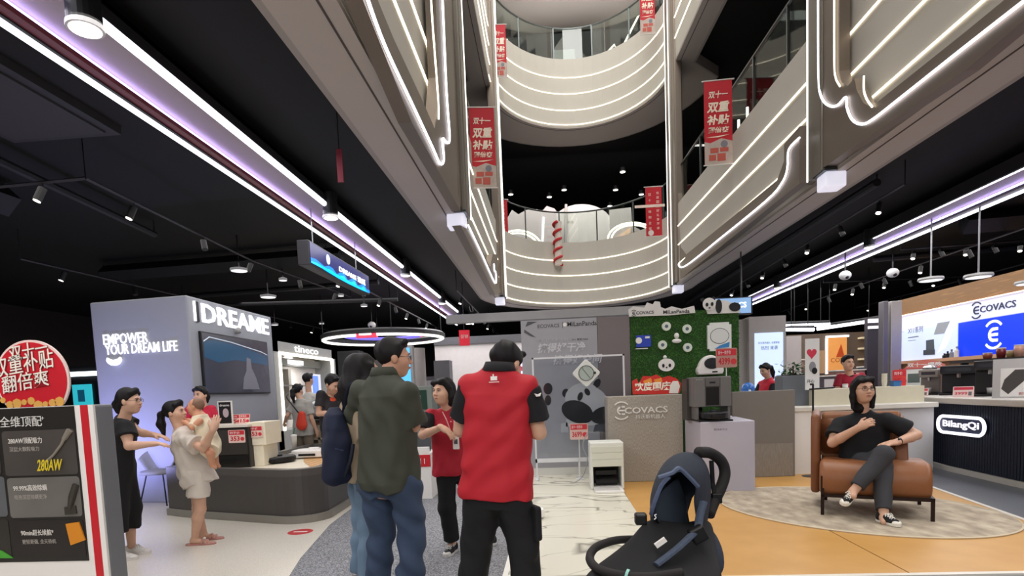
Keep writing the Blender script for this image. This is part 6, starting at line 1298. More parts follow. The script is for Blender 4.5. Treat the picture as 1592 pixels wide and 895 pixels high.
blkcloth = M('#131316', .85, noise=.2, nscale=6); redcloth = M('#b01626', .7, noise=.05, nscale=6); redcloth2 = M('#a5152a', .7, noise=.06, nscale=6); polo_blk = M('#17161a', .85, noise=.15)
def badge(P, at, sz, mat=None, name='badge', n=None):
    c = Vector(P.J['neck'])+Vector(P.T[0])*at[0]*P.s+Vector(P.T[2])*at[2]*P.s+Vector(P.T[1])*at[1]*P.s; fr = Fr(c, -Vector(P.T[0]) if at[1] > 0 else Vector(P.T[0]), Vector(P.T[2])); return MB().rrect(-sz[0]/2, sz[0]/2, -sz[1]/2, sz[1]/2, min(sz)*.3, -.004, .004, fr).build(name, mat or WHITE, P.root), fr
# ================================================================ the cast
# -- staff woman in red polo, facing the camera
p0 = at_z(712, 858)
P = Person('woman in red polo with black sleeves and badge, pointing down, facing us', (p0.x, p0.y), radians(163), 1.60, .98, .0065,
    px=dict(head=(689, 608, 4.93), neck=(697, 637, 5.02), shR=(669, 645, 4.96), elR=(657, 676, 4.86), wrR=(686, 664, 4.70), shL=(728, 646, 5.0), elL=(738, 682, 4.92), wrL=(733, 665, 4.76), pelvis=(705, 727, 5.03), hipR=(693, 731, 5.0), hipL=(719, 731, 5.03), kneeR=(695, 790, 4.98), ankR=(703, 843, 5.0), kneeL=(738, 785, 5.1), ankL=(762, 836, 5.2)), head_yaw=radians(-16), head_pitch=.02)
P.body(hands={'R': dict(d=(.75, -.1, -.5), n=(.1, .3, -1), curl=.35), 'L': dict(d=(-.6, -.3, .5), n=(0, .4, -.6), curl=.5)}, hh=.006); P.hair('bob2'); P.top(redcloth2, hem=-.05, sl_mat=polo_blk, sleeve=.75, loose=1.07, seed=5); P.collar(polo_blk)
P.bottoms(blkcloth, seed=7, length=.96, r=(.092, .08, .075), hipw=.92); P.shoes('trainer', yaw=(.1, -.3))
lan = M('#d0a9a4', .5); pts = [at_y(*q_) for q_ in ((688, 640, 4.88), (694, 652, 4.83), (703, 676, 4.81))]; p2 = [at_y(*q_) for q_ in ((706, 640, 4.87), (706, 655, 4.83), (705, 676, 4.81))]
MB().tube(pts, .004, 5).tube(p2, .004, 5).build('lanyard', lan, P.root); c = at_y(709, 688, 4.80); fb_ = Fr(c, (1, -.25, 0), (0, 0, 1)); bd = MB().rrect(-.028, .028, -.055, .055, .008, -.003, .003, fb_).build('name_badge', WHITE, P.root); MB().box(-.016, .016, -.01, .03, .003, .005, fb_).build('badge_print', M('#5d6068', .5), bd)
c = at_y(723, 645, 4.86); MB().disc(0, 0, .028, -.004, .004, Fr(c, (1, -.25, 0), (0, 0, 1)), 14).build('chest_patch', BLK, P.root); MB().disc(0, 0, .016, .004, .006, Fr(c, (1, -.25, 0), (0, 0, 1)), 8, ry=.01).build('patch_print', WHITE, P.root)
for yy in (648, 655): MB().ball(at_y(701, yy, 4.865), .005, 8, 5).build('button', WHITE, P.root)

# -- staff man in red vest, back to the camera
p0 = at_y(776, 700, 3.32)
P = Person('man in red polo with black sleeves, back to us, head bent down', (p0.x, p0.y), radians(-8), 1.76, 1.04, .007,
    px=dict(head=(787, 566, 3.40), neck=(776, 575, 3.32), shL=(731, 598, 3.32), shR=(821, 602, 3.30), elL=(716, 668, 3.42), wrL=(745, 672, 3.62), elR=(838, 672, 3.34), wrR=(812, 664, 3.55), pelvis=(772, 752, 3.32), hipL=(750, 764, 3.32), hipR=(796, 764, 3.32)), joints=dict(kneeL=(-.16, .03, .50), ankL=(-.215, -.03, .085), kneeR=(.11, .03, .5), ankR=(.13, -.02, .085)), head_yaw=radians(-22), head_pitch=-.5)
P.body(hands={'R': dict(d=(-.8, .5, .2), n=(0, -.3, 1), curl=.6), 'L': dict(d=(.8, .5, .1), n=(0, -.3, 1), curl=.6)}, arm=1.1); P.hair('short'); P.top(redcloth, hem=-.06, sl_mat=polo_blk, sleeve=.72, loose=1.04, seed=9, sl_r=(.072, .082), folds=.007, neck=.5); P.collar(polo_blk, .072)
P.bottoms(blkcloth, seed=4, length=.95, r=(.108, .092, .082), folds=.006, hipw=1.02); P.shoes('black')
fr = Fr(at_y(768, 591, 3.175), (1, -.1, 0), (0, 0, 1)); MB().box(-.018, .018, .0, .022, -.002, .004, fr).box(-.006, .0, .022, .034, -.002, .004, fr).build('back_emblem', WHITE, P.root); MB().box(-.028, .028, -.012, -.006, -.002, .004, fr).build('back_lettering', M('#e0b8b8', .5), P.root)
fr = Fr(at_y(836, 614, 3.225), (.7, .3, 0), (0, 0, 1)); MB().prism([(-.02, .01), (0, .004), (.02, .012), (.012, -.006), (-.008, -.008)], -.004, .006, fr).build('sleeve_emblem', WHITE, P.root)
c = at_y(832, 812, 3.28); MB().rrect(-.055, .055, -.1, .1, .02, -.02, .02, Fr(c, (.5, -1, 0), (0, 0, 1))).build('cargo_pocket', blkcloth, P.root, bevel=.01)

# -- man in olive polo and jeans
p0 = at_y(603, 700, 3.75)
olive = M('#3a3d33', .8, noise=.08, nscale=5); denim = M('#35445c', .85, noise=.5, nscale=5, bump=.2, bscale=250); denim_l = M('#6b8299', .85, noise=.35, nscale=6, bump=.2, bscale=250)
P = Person('tall man in olive polo and blue jeans, back to us, wearing glasses', (p0.x, p0.y), radians(-28), 1.81, 1.05, .007,
    px=dict(head=(612, 556, 3.85), neck=(598, 582, 3.76), shL=(563, 607, 3.85), shR=(632, 612, 3.62), elL=(552, 662, 3.98), wrL=(585, 680, 4.1), elR=(643, 662, 3.72), wrR=(632, 650, 3.98), pelvis=(605, 742, 3.75), hipL=(583, 756, 3.8), hipR=(628, 758, 3.7)), joints=dict(kneeL=(-.12, .03, .5), ankL=(-.14, -.02, .085), kneeR=(.11, .06, .5), ankR=(.13, -.01, .085)), head_yaw=radians(-38), head_pitch=-.04)
P.body(skin=SKIN2, hands={'R': dict(d=(-.5, .7, .4), n=(-.6, -.3, .3), curl=.6)}, arm=1.05, glasses=True); P.hair('short'); P.top(olive, hem=-.06, sleeve=.86, loose=1.06, seed=12, sl_r=(.078, .086), folds=.008, belly=.012); P.collar(M('#34372e', .85), .07)
P.bottoms(denim, seed=14, length=.97, r=(.105, .086, .08), folds=.009, fdirs=(.5, .5, 1)); P.shoes('black')

# -- woman with long hair and backpack beside him
p0 = at_y(560, 700, 4.05)
P = Person('woman with long black hair, beige top and navy backpack beside olive-shirt man', (p0.x, p0.y), radians(-58), 1.70, .95, .008,
    px=dict(head=(566, 577, 4.08), neck=(556, 606, 4.03)), head_yaw=.1, joints=dict(elR=(.22, .0, 1.1), wrR=(.16, .2, 1.0), elL=(-.22, .0, 1.1), wrL=(-.14, .22, 1.02)))
P.body(face=True); P.hair('long'); P.top(M('#a3917a', .85, noise=.08), hem=-.10, sleeve=.9, loose=1.0, seed=22, sl_r=(.07, .06), folds=.005); P.bottoms(denim_l, seed=24, length=.96, r=(.095, .085, .085), folds=.005); P.shoes('black')
bpk = thing('backpack', 'navy backpack hanging on back of long-haired woman', 'backpack', tuple(at_y(526, 745, 3.93))); nb = M('#141c33', .8, noise=.3, nscale=8)
S_ = SDF(nv(at_y(526, 690, 3.93))-.36, nv(at_y(526, 690, 3.93))+.40, .009); bx = np.stack([unit(P.ax[0]), unit(P.ax[1]), np.array([0, 0, 1.])])
S_.loft(nv(at_y(527, 748, 3.93)), bx, [(-.01, .08, .05), (.04, .15, .085), (.2, .155, .095), (.38, .145, .08), (.47, .115, .06), (.52, .05, .03)], .02, 3.0); S_.cone(nv(at_y(517, 740, 3.86)), nv(at_y(524, 690, 3.86)), .07, .085, .03); S_.folds(.004, 38, 5); S_.build('bag', nb, bpk)
MB().tube(smooth_path([at_y(*q_) for q_ in ((536, 640, 3.92), (541, 606, 3.86), (549, 598, 3.92), (556, 610, 4.02))], 5), .022, 7, flat=.4).build('strap', M('#0f1426', .8), bpk); MB().tube(smooth_path([at_y(*q_) for q_ in ((549, 690, 3.80), (545, 715, 3.78), (536, 740, 3.82))], 5), .014, 6).build('strap', M('#0f1426', .8), bpk)
MB().tube([at_y(*q_) for q_ in ((512, 700, 3.80), (522, 697, 3.78), (534, 700, 3.80))], .006, 5).build('zip', M('#2d3656', .5), bpk)

# -- man with bowed head behind them
p0 = at_y(516, 640, 8.7)
P = Person('dark-haired man with bowed head and orange collar behind the navy backpack', (p0.x, p0.y), radians(-118), 1.82, 1.0, .010, hs=1.12, px=dict(head=(517, 597, 8.65), neck=(511, 620, 8.7)), head_pitch=-.45, joints=dict(wrR=(.12, .3, 1.1), wrL=(-.12, .3, 1.1)))
P.body(); P.hair('short'); P.top(M('#2a2629', .8), hem=-.1, seed=31); P.collar(M('#d9512e', .6), .08); P.bottoms(blkcloth, seed=32); P.shoes('black')

# -- woman in the black dress
p0 = at_z(203, 866)
P = Person('woman in black midi dress and glasses with white shoes beside promotion stand', (p0.x-.03, p0.y), radians(-84), 1.60, .95, .008,
    px=dict(head=(201, 623, 5.0), neck=(191, 652, 5.02), shR=(195, 664, 4.86), elR=(200, 693, 4.80), wrR=(236, 690, 4.82), elL=(216, 672, 5.2), wrL=(240, 676, 5.3)), head_yaw=.0)
P.body(hands={'R': dict(d=(1, .1, .02), n=(0, 0, -1), curl=.35), 'L': dict(d=(1, .1, -.2), n=(0, 0, -1), curl=.3)}, glasses=True, feet=False); P.hair('bun')
P.top(blkcloth, sleeve=.5, seed=41, name='dress', sl_r=(.08, .09), tab=[(-.68, .16, .15, 0), (-.4, .165, .15), (-.1, .175, .14), (0, .175, .138), (.15, .16, .125), (.30, .165, .13), (.40, .165, .118), (.46, .145, .094), (.50, .095, .075), (.53, .068, .068)], folds=.005, fdirs=(1, 1, .15)); P.shoes('white')

# -- mother holding the baby
p0 = at_z(314, 843)
wshirt = M('#cfc5ba', .85, noise=.05, nscale=5); 
P = Person('woman in long white T-shirt and pink sandals carrying a baby', (p0.x, p0.y), radians(-80), 1.60, 1.0, .0075,
    px=dict(head=(272, 641, 5.5), neck=(281, 668, 5.5), shR=(286, 679, 5.36), shL=(294, 677, 5.66), elR=(316, 697, 5.2), wrR=(331, 668, 5.12), elL=(322, 690, 5.72), wrL=(336, 690, 5.5), pelvis=(305, 735, 5.5), hipR=(307, 742, 5.42), hipL=(307, 741, 5.58), kneeR=(312, 791, 5.42), kneeL=(307, 790, 5.6)), head_yaw=-.1, head_pitch=.12)
P.body(hands={'R': dict(d=(.3, .2, .9), n=(-.5, .9, 0), curl=.4), 'L': dict(d=(.3, -.9, .2), n=(-1, 0, 0), curl=.4)}, feet=True, arm=1.05); P.hair('pony')
P.top(wshirt, sleeve=.72, seed=51, tab=[(-.13, .20, .175, .01), (0, .20, .17), (.15, .18, .15), (.30, .18, .145), (.40, .175, .125), (.46, .145, .098), (.50, .095, .078), (.53, .07, .07)], sl_r=(.085, .1), folds=.007); P.bottoms(M('#d6cdc2', .85), 'shorts', r=(.11, .105, .1), length=.30, folds=.006, seed=52)
for q_ in 'RL':
    a = P.J['ank'+q_]; f_ = Vector(P.ax[1]); r_ = Vector(P.ax[0]); o = Vector((a[0], a[1], 0)); fr = Fr(o, r_, f_)
    sn = MB().prism([(x*1.05, y*1.05+.0) for x, y in [(-.034, -.06), (-.040, -.02), (-.038, .04), (-.046, .1), (-.045, .14), (-.03, .175), (0, .19), (.03, .175), (.043, .14), (.042, .1), (.034, .04), (.036, -.02), (.032, -.06), (.018, -.085), (-.018, -.085)]], 0.001, .02, fr).build('sandal', M('#b9847c', .6), P.root, bevel=.004)
    MB().tube([fr.p(-.042, .07, .02), fr.p(-.02, .075, .062), fr.p(.02, .075, .062), fr.p(.042, .07, .02)], .013, 8, flat=.5).tube([fr.p(-.042, .11, .02), fr.p(-.02, .11, .048), fr.p(.02, .11, .048), fr.p(.042, .11, .02)], .012, 8, flat=.5).build('sandal_strap', M('#c9968c', .6), sn); MB().ball(fr.p(0, .09, .066), .014, 8, 6).build('buckle', WHITE, sn)
ROOT_MUM = P

# -- baby
bh = nv(at_y(304, 632, 5.36)); bp = nv(at_y(326, 694, 5.36)); bn = nv(at_y(312, 650, 5.36))
bt_ = thing('baby', 'baby in cream romper held upright on shoulder of white-shirted woman', 'baby', tuple(at_y(328, 724, 5.36)))
bA = axes(radians(98), .1, 0); hsb = .70; S_ = SDF(np.minimum(bh, bp)-.3, np.maximum(bh, bp)+.3, .006)
head_parts(S_, bh, bA, hsb); S_.cone(bh-bA[2]*.04, bn, .045, .05, .02); S_.cone(bn, bp, .06, .075, .03)
kn_ = nv(at_y(327, 704, 5.22)); an_ = nv(at_y(330, 722, 5.26)); S_.chain([bp+np.array([.0, -.06, 0]), kn_, an_], [.045, .036, .026], .02); S_.cone(an_, an_+np.array([.03, 0, -.03]), .024, .016, .01)
kn2 = nv(at_y(333, 704, 5.5)); an2 = nv(at_y(336, 720, 5.5)); S_.chain([bp+np.array([.0, .06, 0]), kn2, an2], [.045, .036, .026], .02); S_.cone(an2, an2+np.array([.03, 0, -.03]), .024, .016, .01)
ba = [nv(at_y(311, 654, 5.27)), nv(at_y(299, 664, 5.24)), nv(at_y(290, 657, 5.28))]; S_.chain(ba, [.03, .026, .02], .015); hand(S_, ba[2], (-1, .1, .3), (0, .9, -.3), .5, .5, 1); ba2 = [nv(at_y(315, 655, 5.46)), nv(at_y(305, 662, 5.52)), nv(at_y(296, 654, 5.5))]; S_.chain(ba2, [.03, .026, .02], .015); hand(S_, ba2[2], (-1, .1, .3), (0, -.9, -.3), .5, .5, -1)
S_.build('body', M('#cf9474', .5, noise=.05), bt_); face_bits(bt_, None, bh, bA, hsb)
G = SDF(bh-.09, bh+.13, .005); G.ell(bh+bA[2]*.024-bA[1]*.014, [.0555, .069, .0615], bA, .004, clips=[(bh+bA[1]*.035+bA[2]*.06, unit(bA[1]*.1-bA[2]*.05)), (bh-bA[2]*.03, -bA[2])]); G.folds(.002, 90, 2); G.build('hair', M('#80614e', .7), bt_)
G = SDF(np.minimum(bn, bp)-.25, np.maximum(bn, bp)+.2, .0065); G.chain([bn, bn*.4+bp*.6, bp], [.075, .10, .105], .03); G.cone(bn, ba[1], .05, .042, .03, cap=1); G.cone(bn, ba2[1], .05, .042, .03, cap=1); G.cone(bp, kn_*.75+bp*.25, .08, .075, .03, cap=1); G.cone(bp, kn2*.75+bp*.25, .08, .07, .03, cap=1); G.clip(bn+unit(bn-bp)*.03, unit(bn-bp)); G.folds(.006, 50, 6); G.build('romper', M('#ddd0b4', .85, noise=.05), bt_)

# -- staff woman behind the dark cabinet
p0 = at_y(312, 640, 7.72)
P = Person('young woman in red polo behind the baby and dark cabinet', (p0.x, p0.y), radians(188), 1.64, .95, .009, px=dict(head=(312, 614, 7.68), neck=(318, 635, 7.74)), head_yaw=radians(-16)); P.body(); P.hair('bun'); P.top(M('#c01c3c', .7), hem=-.15, sl_mat=M('#c01c3c', .7), seed=61); P.collar(polo_blk); P.bottoms(blkcloth); P.shoes('black'); badge(P, (-.08, .125, -.13), (.05, .035), M('#e8d8d0', .5))

# -- two shoppers beyond the counter
p0 = at_y(470, 640, 10.1)
P = Person('woman with ponytail in grey T-shirt with red-orange shoulder bag, back to us', (p0.x, p0.y), radians(-14), 1.64, 1.0, .010, px=dict(head=(463, 607, 10.12), elL=(447, 645, 10.05), wrL=(443, 655, 10.2))); P.body(face=False); P.hair('pony'); P.top(M('#a5a29c', .85), hem=-.15, sleeve=.75, loose=1.05, seed=71); P.bottoms(M('#6d6355', .85), seed=72); P.shoes('black')
bg_ = thing('shoulder_bag', 'red-orange shoulder bag of the grey T-shirt woman', 'bag', tuple(at_y(469, 664, 9.88))); S_ = SDF(nv(at_y(469, 654, 9.88))-.22, nv(at_y(469, 654, 9.88))+.22, .01); S_.chain([nv(at_y(469, 645, 9.88)), nv(at_y(469, 660, 9.88))], [.07, .10], .02, flat=(np.array([0, 1., 0]), .5)); S_.build('bag', M('#c83a26', .6), bg_); MB().tube(smooth_path([at_y(*q_) for q_ in ((466, 644, 9.9), (455, 630, 9.86), (446, 618, 9.92), (448, 612, 10.05))], 5), .011, 6).build('strap', BLK, bg_)
p0 = at_y(483, 640, 11.3); P = Person('dark-haired man in white shirt behind the silver display', (p0.x, p0.y), radians(-20), 1.78, 1.0, .012, px=dict(head=(479, 590, 11.3))); P.body(face=False); P.hair('short'); P.top(M('#c4c1bc', .85), hem=-.1, seed=76); P.bottoms(blkcloth); P.shoes('black')

# -- staff on the right
p0 = at_y(1323, 640, 9.9)
P = Person('man in red polo with black collar standing behind the white counter', (p0.x, p0.y), radians(172), 1.75, 1.0, .009, px=dict(head=(1318, 564, 9.85), neck=(1323, 584, 9.9)), head_yaw=radians(12), joints=dict(elR=(.22, .04, 1.12), wrR=(.08, .25, 1.08), elL=(-.22, .02, 1.1), wrL=(-.16, .2, 1.0))); P.body(); P.hair('short'); P.top(M('#9d1230', .7), hem=-.15, sl_mat=M('#8d1028', .7), seed=81); P.collar(polo_blk); P.bottoms(blkcloth); P.shoes('black'); badge(P, (-.08, .125, -.13), (.06, .03)); 
c = at_y(1314, 604, 9.56); cp = thing('paper_cup', 'white paper cup with dark sleeve held by man behind counter', 'cup', (c.x, c.y, c.z-.07)); F_ = Fr((c.x, c.y, c.z-.07), (1, 0, 0), (0, 1, 0)); MB().lathe([(.03, 0), (.042, .13), (.038, .13)], F_, 14).build('cup', WHITE, cp, smooth=True); MB().lathe([(.0365, .04), (.0415, .09)], F_, 14).build('cup_sleeve', M('#5a4a44', .6), cp); MB().lathe([(.044, .128), (.044, .14), (.036, .148)], F_, 14).build('lid', M('#d8d4ce', .4), cp)
p0 = at_y(1192, 640, 10.8)
P = Person('woman with ponytail in red and black polo looking at her phone', (p0.x, p0.y), radians(115), 1.66, .92, .009, px=dict(head=(1190, 575, 10.75), neck=(1195, 590, 10.8)), head_pitch=-.3, joints=dict(elR=(.2, .05, 1.12), wrR=(.08, .27, 1.17), elL=(-.2, .05, 1.12), wrL=(-.1, .26, 1.15))); P.body(); P.hair('pony'); P.top(M('#c42038', .7), hem=-.15, sl_mat=polo_blk, seed=91); P.collar(M('#c42038', .7)); P.bottoms(blkcloth); P.shoes('black')
c = nv(P.J['wrR'])*.5+nv(P.J['wrL'])*.5+P.ax[1]*.11+np.array([0, 0, .06]); ph = thing('phone', 'dark phone held by the ponytailed woman in red and black', 'phone', tuple(c)); fr = Fr(c, -Vector(P.ax[0]), (P.ax[1][0]*.4, P.ax[1][1]*.4, 1)); MB().rrect(-.036, .036, -.075, .075, .01, -.005, .005, fr).build('case', BLK, ph); MB().box(-.032, .032, -.068, .068, .005, .006, fr).build('screen', M('#b8c8e0', .3, emit=.6), ph)

# -- woman seated in the armchair
p0 = at_y(1345, 725, 6.3)
P = Person('woman in black T-shirt and glasses seated cross-legged in tan armchair', (p0.x, p0.y, .024), rzc+pi, 1.88, 1.16, .006,
    px=dict(head=(1342, 605, 6.22), neck=(1341, 641, 6.30), shR=(1306, 659, 6.34), shL=(1381, 653, 6.12), elR=(1294, 688, 6.24), wrR=(1336, 664, 6.0), elL=(1425, 676, 6.04), wrL=(1394, 687, 5.88), pelvis=(1345, 716, 6.30), hipR=(1327, 719, 6.40), hipL=(1364, 717, 6.28), kneeL=(1374, 706, 5.80), ankL=(1326, 764, 5.74), kneeR=(1372, 722, 5.86), ankR=(1374, 804, 5.62)), head_yaw=radians(24), head_pitch=.05, hs=1.02)
P.body(hands={'R': dict(d=unit(nv(at_y(1352, 656, 5.94))-P.J['wrR']), n=(.2, .8, -.4), curl=.95), 'L': dict(d=unit(nv(at_y(1366, 692, 5.84))-P.J['wrL']), n=(.0, .3, -1), curl=.12, thumb=.8)}, arm=1.15, glasses=True, hh=.006)
P.hair('bob'); P.top(M('#14151a', .85, noise=.15), hem=-.05, sleeve=.66, loose=1.04, seed=101, sl_r=(.078, .09), folds=.004, neck=.49); P.bottoms(M('#3a3b40', .85, noise=.1), seed=102, length=.93, r=(.1, .078, .062), folds=.005, waist=.1)
a = P.J['ankR']; sd = Matrix.Rotation(radians(38), 3, 'Z') @ Vector(P.ax[1]); shoe(P.root, a, sd, (0, 0, 1), 1.02, 'canvas', .005, zoff=-(a[2]-.026)/1.02)
a = P.J['ankL']; shoe(P.root, a+np.array([0, 0, 0]), unit(nv(at_y(1308, 786, 5.56))-nv(at_y(1326, 770, 5.74))), unit(P.J['kneeL']-a+np.array([-.1, -.1, .1])), 1.0, 'canvas', .005)
w0 = P.J['wrL']; wd = Vector(unit(P.J['wrL']-P.J['elL'])); fw = Fr(Vector(w0)-wd*.03, wd.orthogonal(), wd.cross(wd.orthogonal())); MB().tube([fw.p(.034*cos(t), .034*sin(t), 0) for t in [2*pi*i/16 for i in range(16)]], .008, 6, True).build('watch_band', BLK, P.root); c = Vector(w0)-wd*.03+Vector((-.01, -.03, .02)); MB().rrect(-.018, .018, -.018, .018, .006, -.006, .006, Fr(c, wd, (0, -.5, 1))).build('watch', M('#1a1418', .3), P.root)
MB().tube([Vector(P.J['neck']+P.T[0]*.055*cos(t)+P.T[1]*(.062*sin(t)+.01)+P.T[2]*(.0-.035*max(0, sin(t)))) for t in [2*pi*i/24 for i in range(24)]], .003, 5, True).build('necklace', M('#5a4038', .5), P.root)
# ================================================================ ceiling fittings
duct = M('#26262a', .6, .2, noise=.2); fit = M('#1a1a1c', .5); lamp_on = M('#ffffff', .5, emit=5, ecol='#fff6ea', noise=0)
def can_light(x, y, z, r=.1, hh=.3, lab='', on=True, nm='can_light'):
    t = thing(nm, lab, 'lamp', (x, y, z)); MB().lathe([(r, 0), (r, hh), (r*.9, hh+.01)], Fr((x, y, z), (1, 0, 0), (0, 1, 0)), 20).build('housing', fit, t); MB().lathe([(r*1.08, -.01), (r*1.08, .02), (r, .02)], Fr((x, y, z), (1, 0, 0), (0, 1, 0)), 20).build('rim', M('#b9b9bb', .4), t)
    MB().disc(0, 0, r*.9, -.014, -.008, Fr((x, y, z), (1, 0, 0), (0, 1, 0)), 18).build('lens', lamp_on, t); return t
ords = ['first', 'second', 'third', 'fourth', 'fifth', 'sixth', 'seventh']
for i, (x, y) in enumerate(((128, -6), (513, 318), (630, 416), (687, 463), (714, 486), (728, 498))):
    p = at_x(x, y, -2.93); can_light(-2.93, p.y, 3.86, .10, .32, f'black can light on left light cove, {ords[i]} from the near end')
for i, (x, y) in enumerate(((1352, 357), (1209, 420), (1128, 459))):
    p = at_x(x, y, 6.14); can_light(6.14, p.y, 3.86, .10, .32, f'black can light on right light cove, {ords[i]} from the near end')
# round disc lamps and small spots below the black ceiling
for i, (x, y, z, r) in enumerate(((417, 462, 3.55, .16), (372, 421, 3.7, .15), (440, 436, 3.75, .08), (530, 460, 3.8, .07), (566, 476, 3.6, .08), (500, 503, 3.6, .08), (427, 505, 3.5, .1))):
    p = at_z(x, y, z); t = thing('ceiling_disc_lamp', f'small lit disc lamp under the left ceiling, {ords[i]} counted from the grey kiosk', 'lamp', tuple(p)); F_ = Fr(p, (1, 0, 0), (0, 1, 0)); MB().lathe([(r, 0), (r, .04), (r*.4, .06)], F_, 20).build('shade', M('#77777a', .5), t); MB().disc(0, 0, r*.9, -.005, 0, F_, 18).build('diffuser', lit2, t); MB().tube([p+Vector((0, 0, .05)), (p.x, p.y, 4.32)], .012, 5).build('rod', fit, t)
# track rails with spot heads
def track(pts, z, label, spots, tilt=(.3, -.3), lit_every=2):
    t = thing('track_rail', label, 'light track', (pts[0][0], pts[0][1], z))
    MB().tube([(x, y, z) for x, y in pts], .02, 4).build('rail', M('#3b3a3e', .5), t)
    for (x, y) in (pts[0], pts[-1]): MB().tube([(x, y, z), (x, y, 4.32)], .008, 4).build('hanger_rod', fit, t)
    for j in range(spots):
        u = (j+.5)/spots*(len(pts)-1); i = min(int(u), len(pts)-2); a = Vector((*pts[i], z)).lerp(Vector((*pts[i+1], z)), u-i)
        d = Vector((tilt[0]*(1 if j % 2 else -1), tilt[1], -1)).normalized(); b = a+Vector((0, 0, -.06)); h_ = MB().tube([b, b+d*.16], .042, 10).build('spot_head', fit, t); MB().tube([a, b], .01, 4).build('spot_arm', fit, h_)
        if j % lit_every == 0: MB().tube([b+d*.158, b+d*.166], .036, 10).build('spot_lens', lamp_on, h_)
a, b, c, d = at_z(0, 290, 3.9), at_z(133, 277, 3.9), at_z(390, 404, 3.9), at_z(545, 461, 3.9)
track([(a.x, a.y), (b.x, b.y)], 3.9, 'short dark track rail across the ceiling above the kiosk', 1); track([(b.x, b.y), (c.x, c.y), (d.x, d.y)], 3.9, 'long dark track rail with spots running above the grey kiosk', 5, lit_every=9)
track([(-4.2, 11), (-4.2, 22)], 3.85, 'dark track rail near the ring lamp', 8); track([(-8.5, 9), (-8.0, 22)], 3.85, 'dark track rail over the far left stalls', 8); track([(-2.2, 14), (-2.2, 25)], 3.85, 'dark track rail over the far aisle', 7)
track([(4.9, 8.5), (5.2, 20)], 4.0, 'dark track rail above the screen pillar', 9); track([(8.2, 7), (8.4, 22)], 3.85, 'dark track rail above the long white counter', 10); track([(11, 9), (11, 22)], 3.85, 'dark track rail behind the glowing screen wall', 7); track([(7.2, 16), (13, 16.4)], 3.9, 'dark cross track rail over the far shop', 9); track([(7.2, 12.6), (11, 12.2)], 3.95, 'dark cross track rail before the far shop', 8)
def pipe_run(name, pts, r, label, cat='pipe', sq=False):
    t = thing(name, label, cat, pts[0]); MB().tube(pts, r, 4 if sq else 8).build('run', duct, t)
    for e in (0, -1): MB().tube([pts[e], (pts[e][0], pts[e][1], 4.33)], .01, 4).build('hanger_rod', fit, t)
pipe_run('air_duct', [(-9, 11.4, 4.1), (-3.9, 11.0, 4.1)], .16, 'dark square air duct beyond the grey kiosk', 'duct', True); pipe_run('pipe', [(-9, 13.5, 3.95), (-3.8, 13.0, 3.95)], .06, 'dark ceiling pipe near stall with lit frame'); pipe_run('pipe', [(-9, 13.9, 3.8), (-3.8, 14.6, 3.8)], .045, 'thin dark ceiling pipe before the ring lamp'); pipe_run('pipe', [(-5.5, 3.0, 4.1), (-6.2, 9, 4.1)], .05, 'dark ceiling pipe over the near left aisle')
pipe_run('air_duct', [(7.6, 11.4, 4.12), (14, 10.4, 4.12)], .2, 'dark square air duct over the coffee bar', 'duct', True); pipe_run('pipe', [(7.4, 14, 4.05), (14, 12.8, 4.05)], .07, 'dark ceiling pipe over the coffee bar'); pipe_run('pipe', [(4.8, 9.0, 4.2), (4.8, 21, 4.2)], .06, 'dark long ceiling pipe right of the atrium'); pipe_run('air_duct', [(-6.9, 2.0, 4.1), (-6.9, 7.2, 4.1)], .2, 'long square air duct over the near left side', 'duct', True)
# ceiling cassette panels in the near left ceiling
for i, (x0, x1, y0, y1) in enumerate(((-8.8, -7.4, 5.0, 7.2), (-5.6, -4.4, 4.6, 6.0))):
    t = thing('ceiling_panel', ['square dark ceiling panel at far left, above the topper', 'square dark ceiling panel left of the light cove'][i], 'panel', ((x0+x1)/2, (y0+y1)/2, 4.22)); MB().box(x0, x1, y0, y1, 4.24, 4.32).build('panel', M('#2b292b', .6), t); MB().box(x0+.1, x1-.1, y0+.1, y1-.1, 4.22, 4.24).build('inner_panel', M('#343134', .6), t)
# cameras
for (x, y, z, lab) in ((1388, 424, 3.6, 'white box camera under the right ceiling'), (1314, 428, 3.6, 'dome camera hanging under the right ceiling'), (578, 505, 3.5, 'round white speaker near the ring lamp')):
    p = at_z(x, y, z); t = thing('security_camera', lab, 'camera', tuple(p)); MB().ball(p, (.12, .12, .10)).build('body', M('#c9c9c9', .4), t, smooth=True); MB().tube([p, (p.x, p.y, 4.32)], .014, 5).build('rod', fit, t); MB().ball(p+Vector((0, -.08, -.05)), .04).build('lens', BLK, t)
# red tag hanging near the left balcony edge and the aisle end
p = at_y(527, 230, 7.0); q2 = at_y(527, 252, 7.0)
t = thing('exit_tag', 'narrow dark red sign hanging near the left balcony edge', 'sign', tuple(at_z(527, 232, 3.95))); p = at_z(527, 232, 3.95); MB().box(p.x-.03, p.x+.03, p.y-.01, p.y+.01, 3.62, 3.95).build('board', M('#7a2033', .6), t); MB().tube([(p.x, p.y, 3.95), (p.x, p.y, 4.32)], .006, 4).build('rod', fit, t)
p = at_y(722, 524, 15.5); t = thing('hanging_sign', 'small bright red hanging sign at the left cove end', 'sign', tuple(p)); f = Fr(p, (1, .15, 0), (0, 0, 1)); MB().box(-.14, .14, -.22, .19, -.06, 0, f).build('case', M('#d02a3a', .5, emit=.5), t); text('促销', f, -.1, -.03, .1, WHITE, t, width=.2, z=.002, depth=.003); MB().tube([f.p(0, .19, -.03), (f.p(0, 0, -.03).x, f.p(0, 0, -.03).y, 4.32)], .01, 4).build('rod', fit, t)

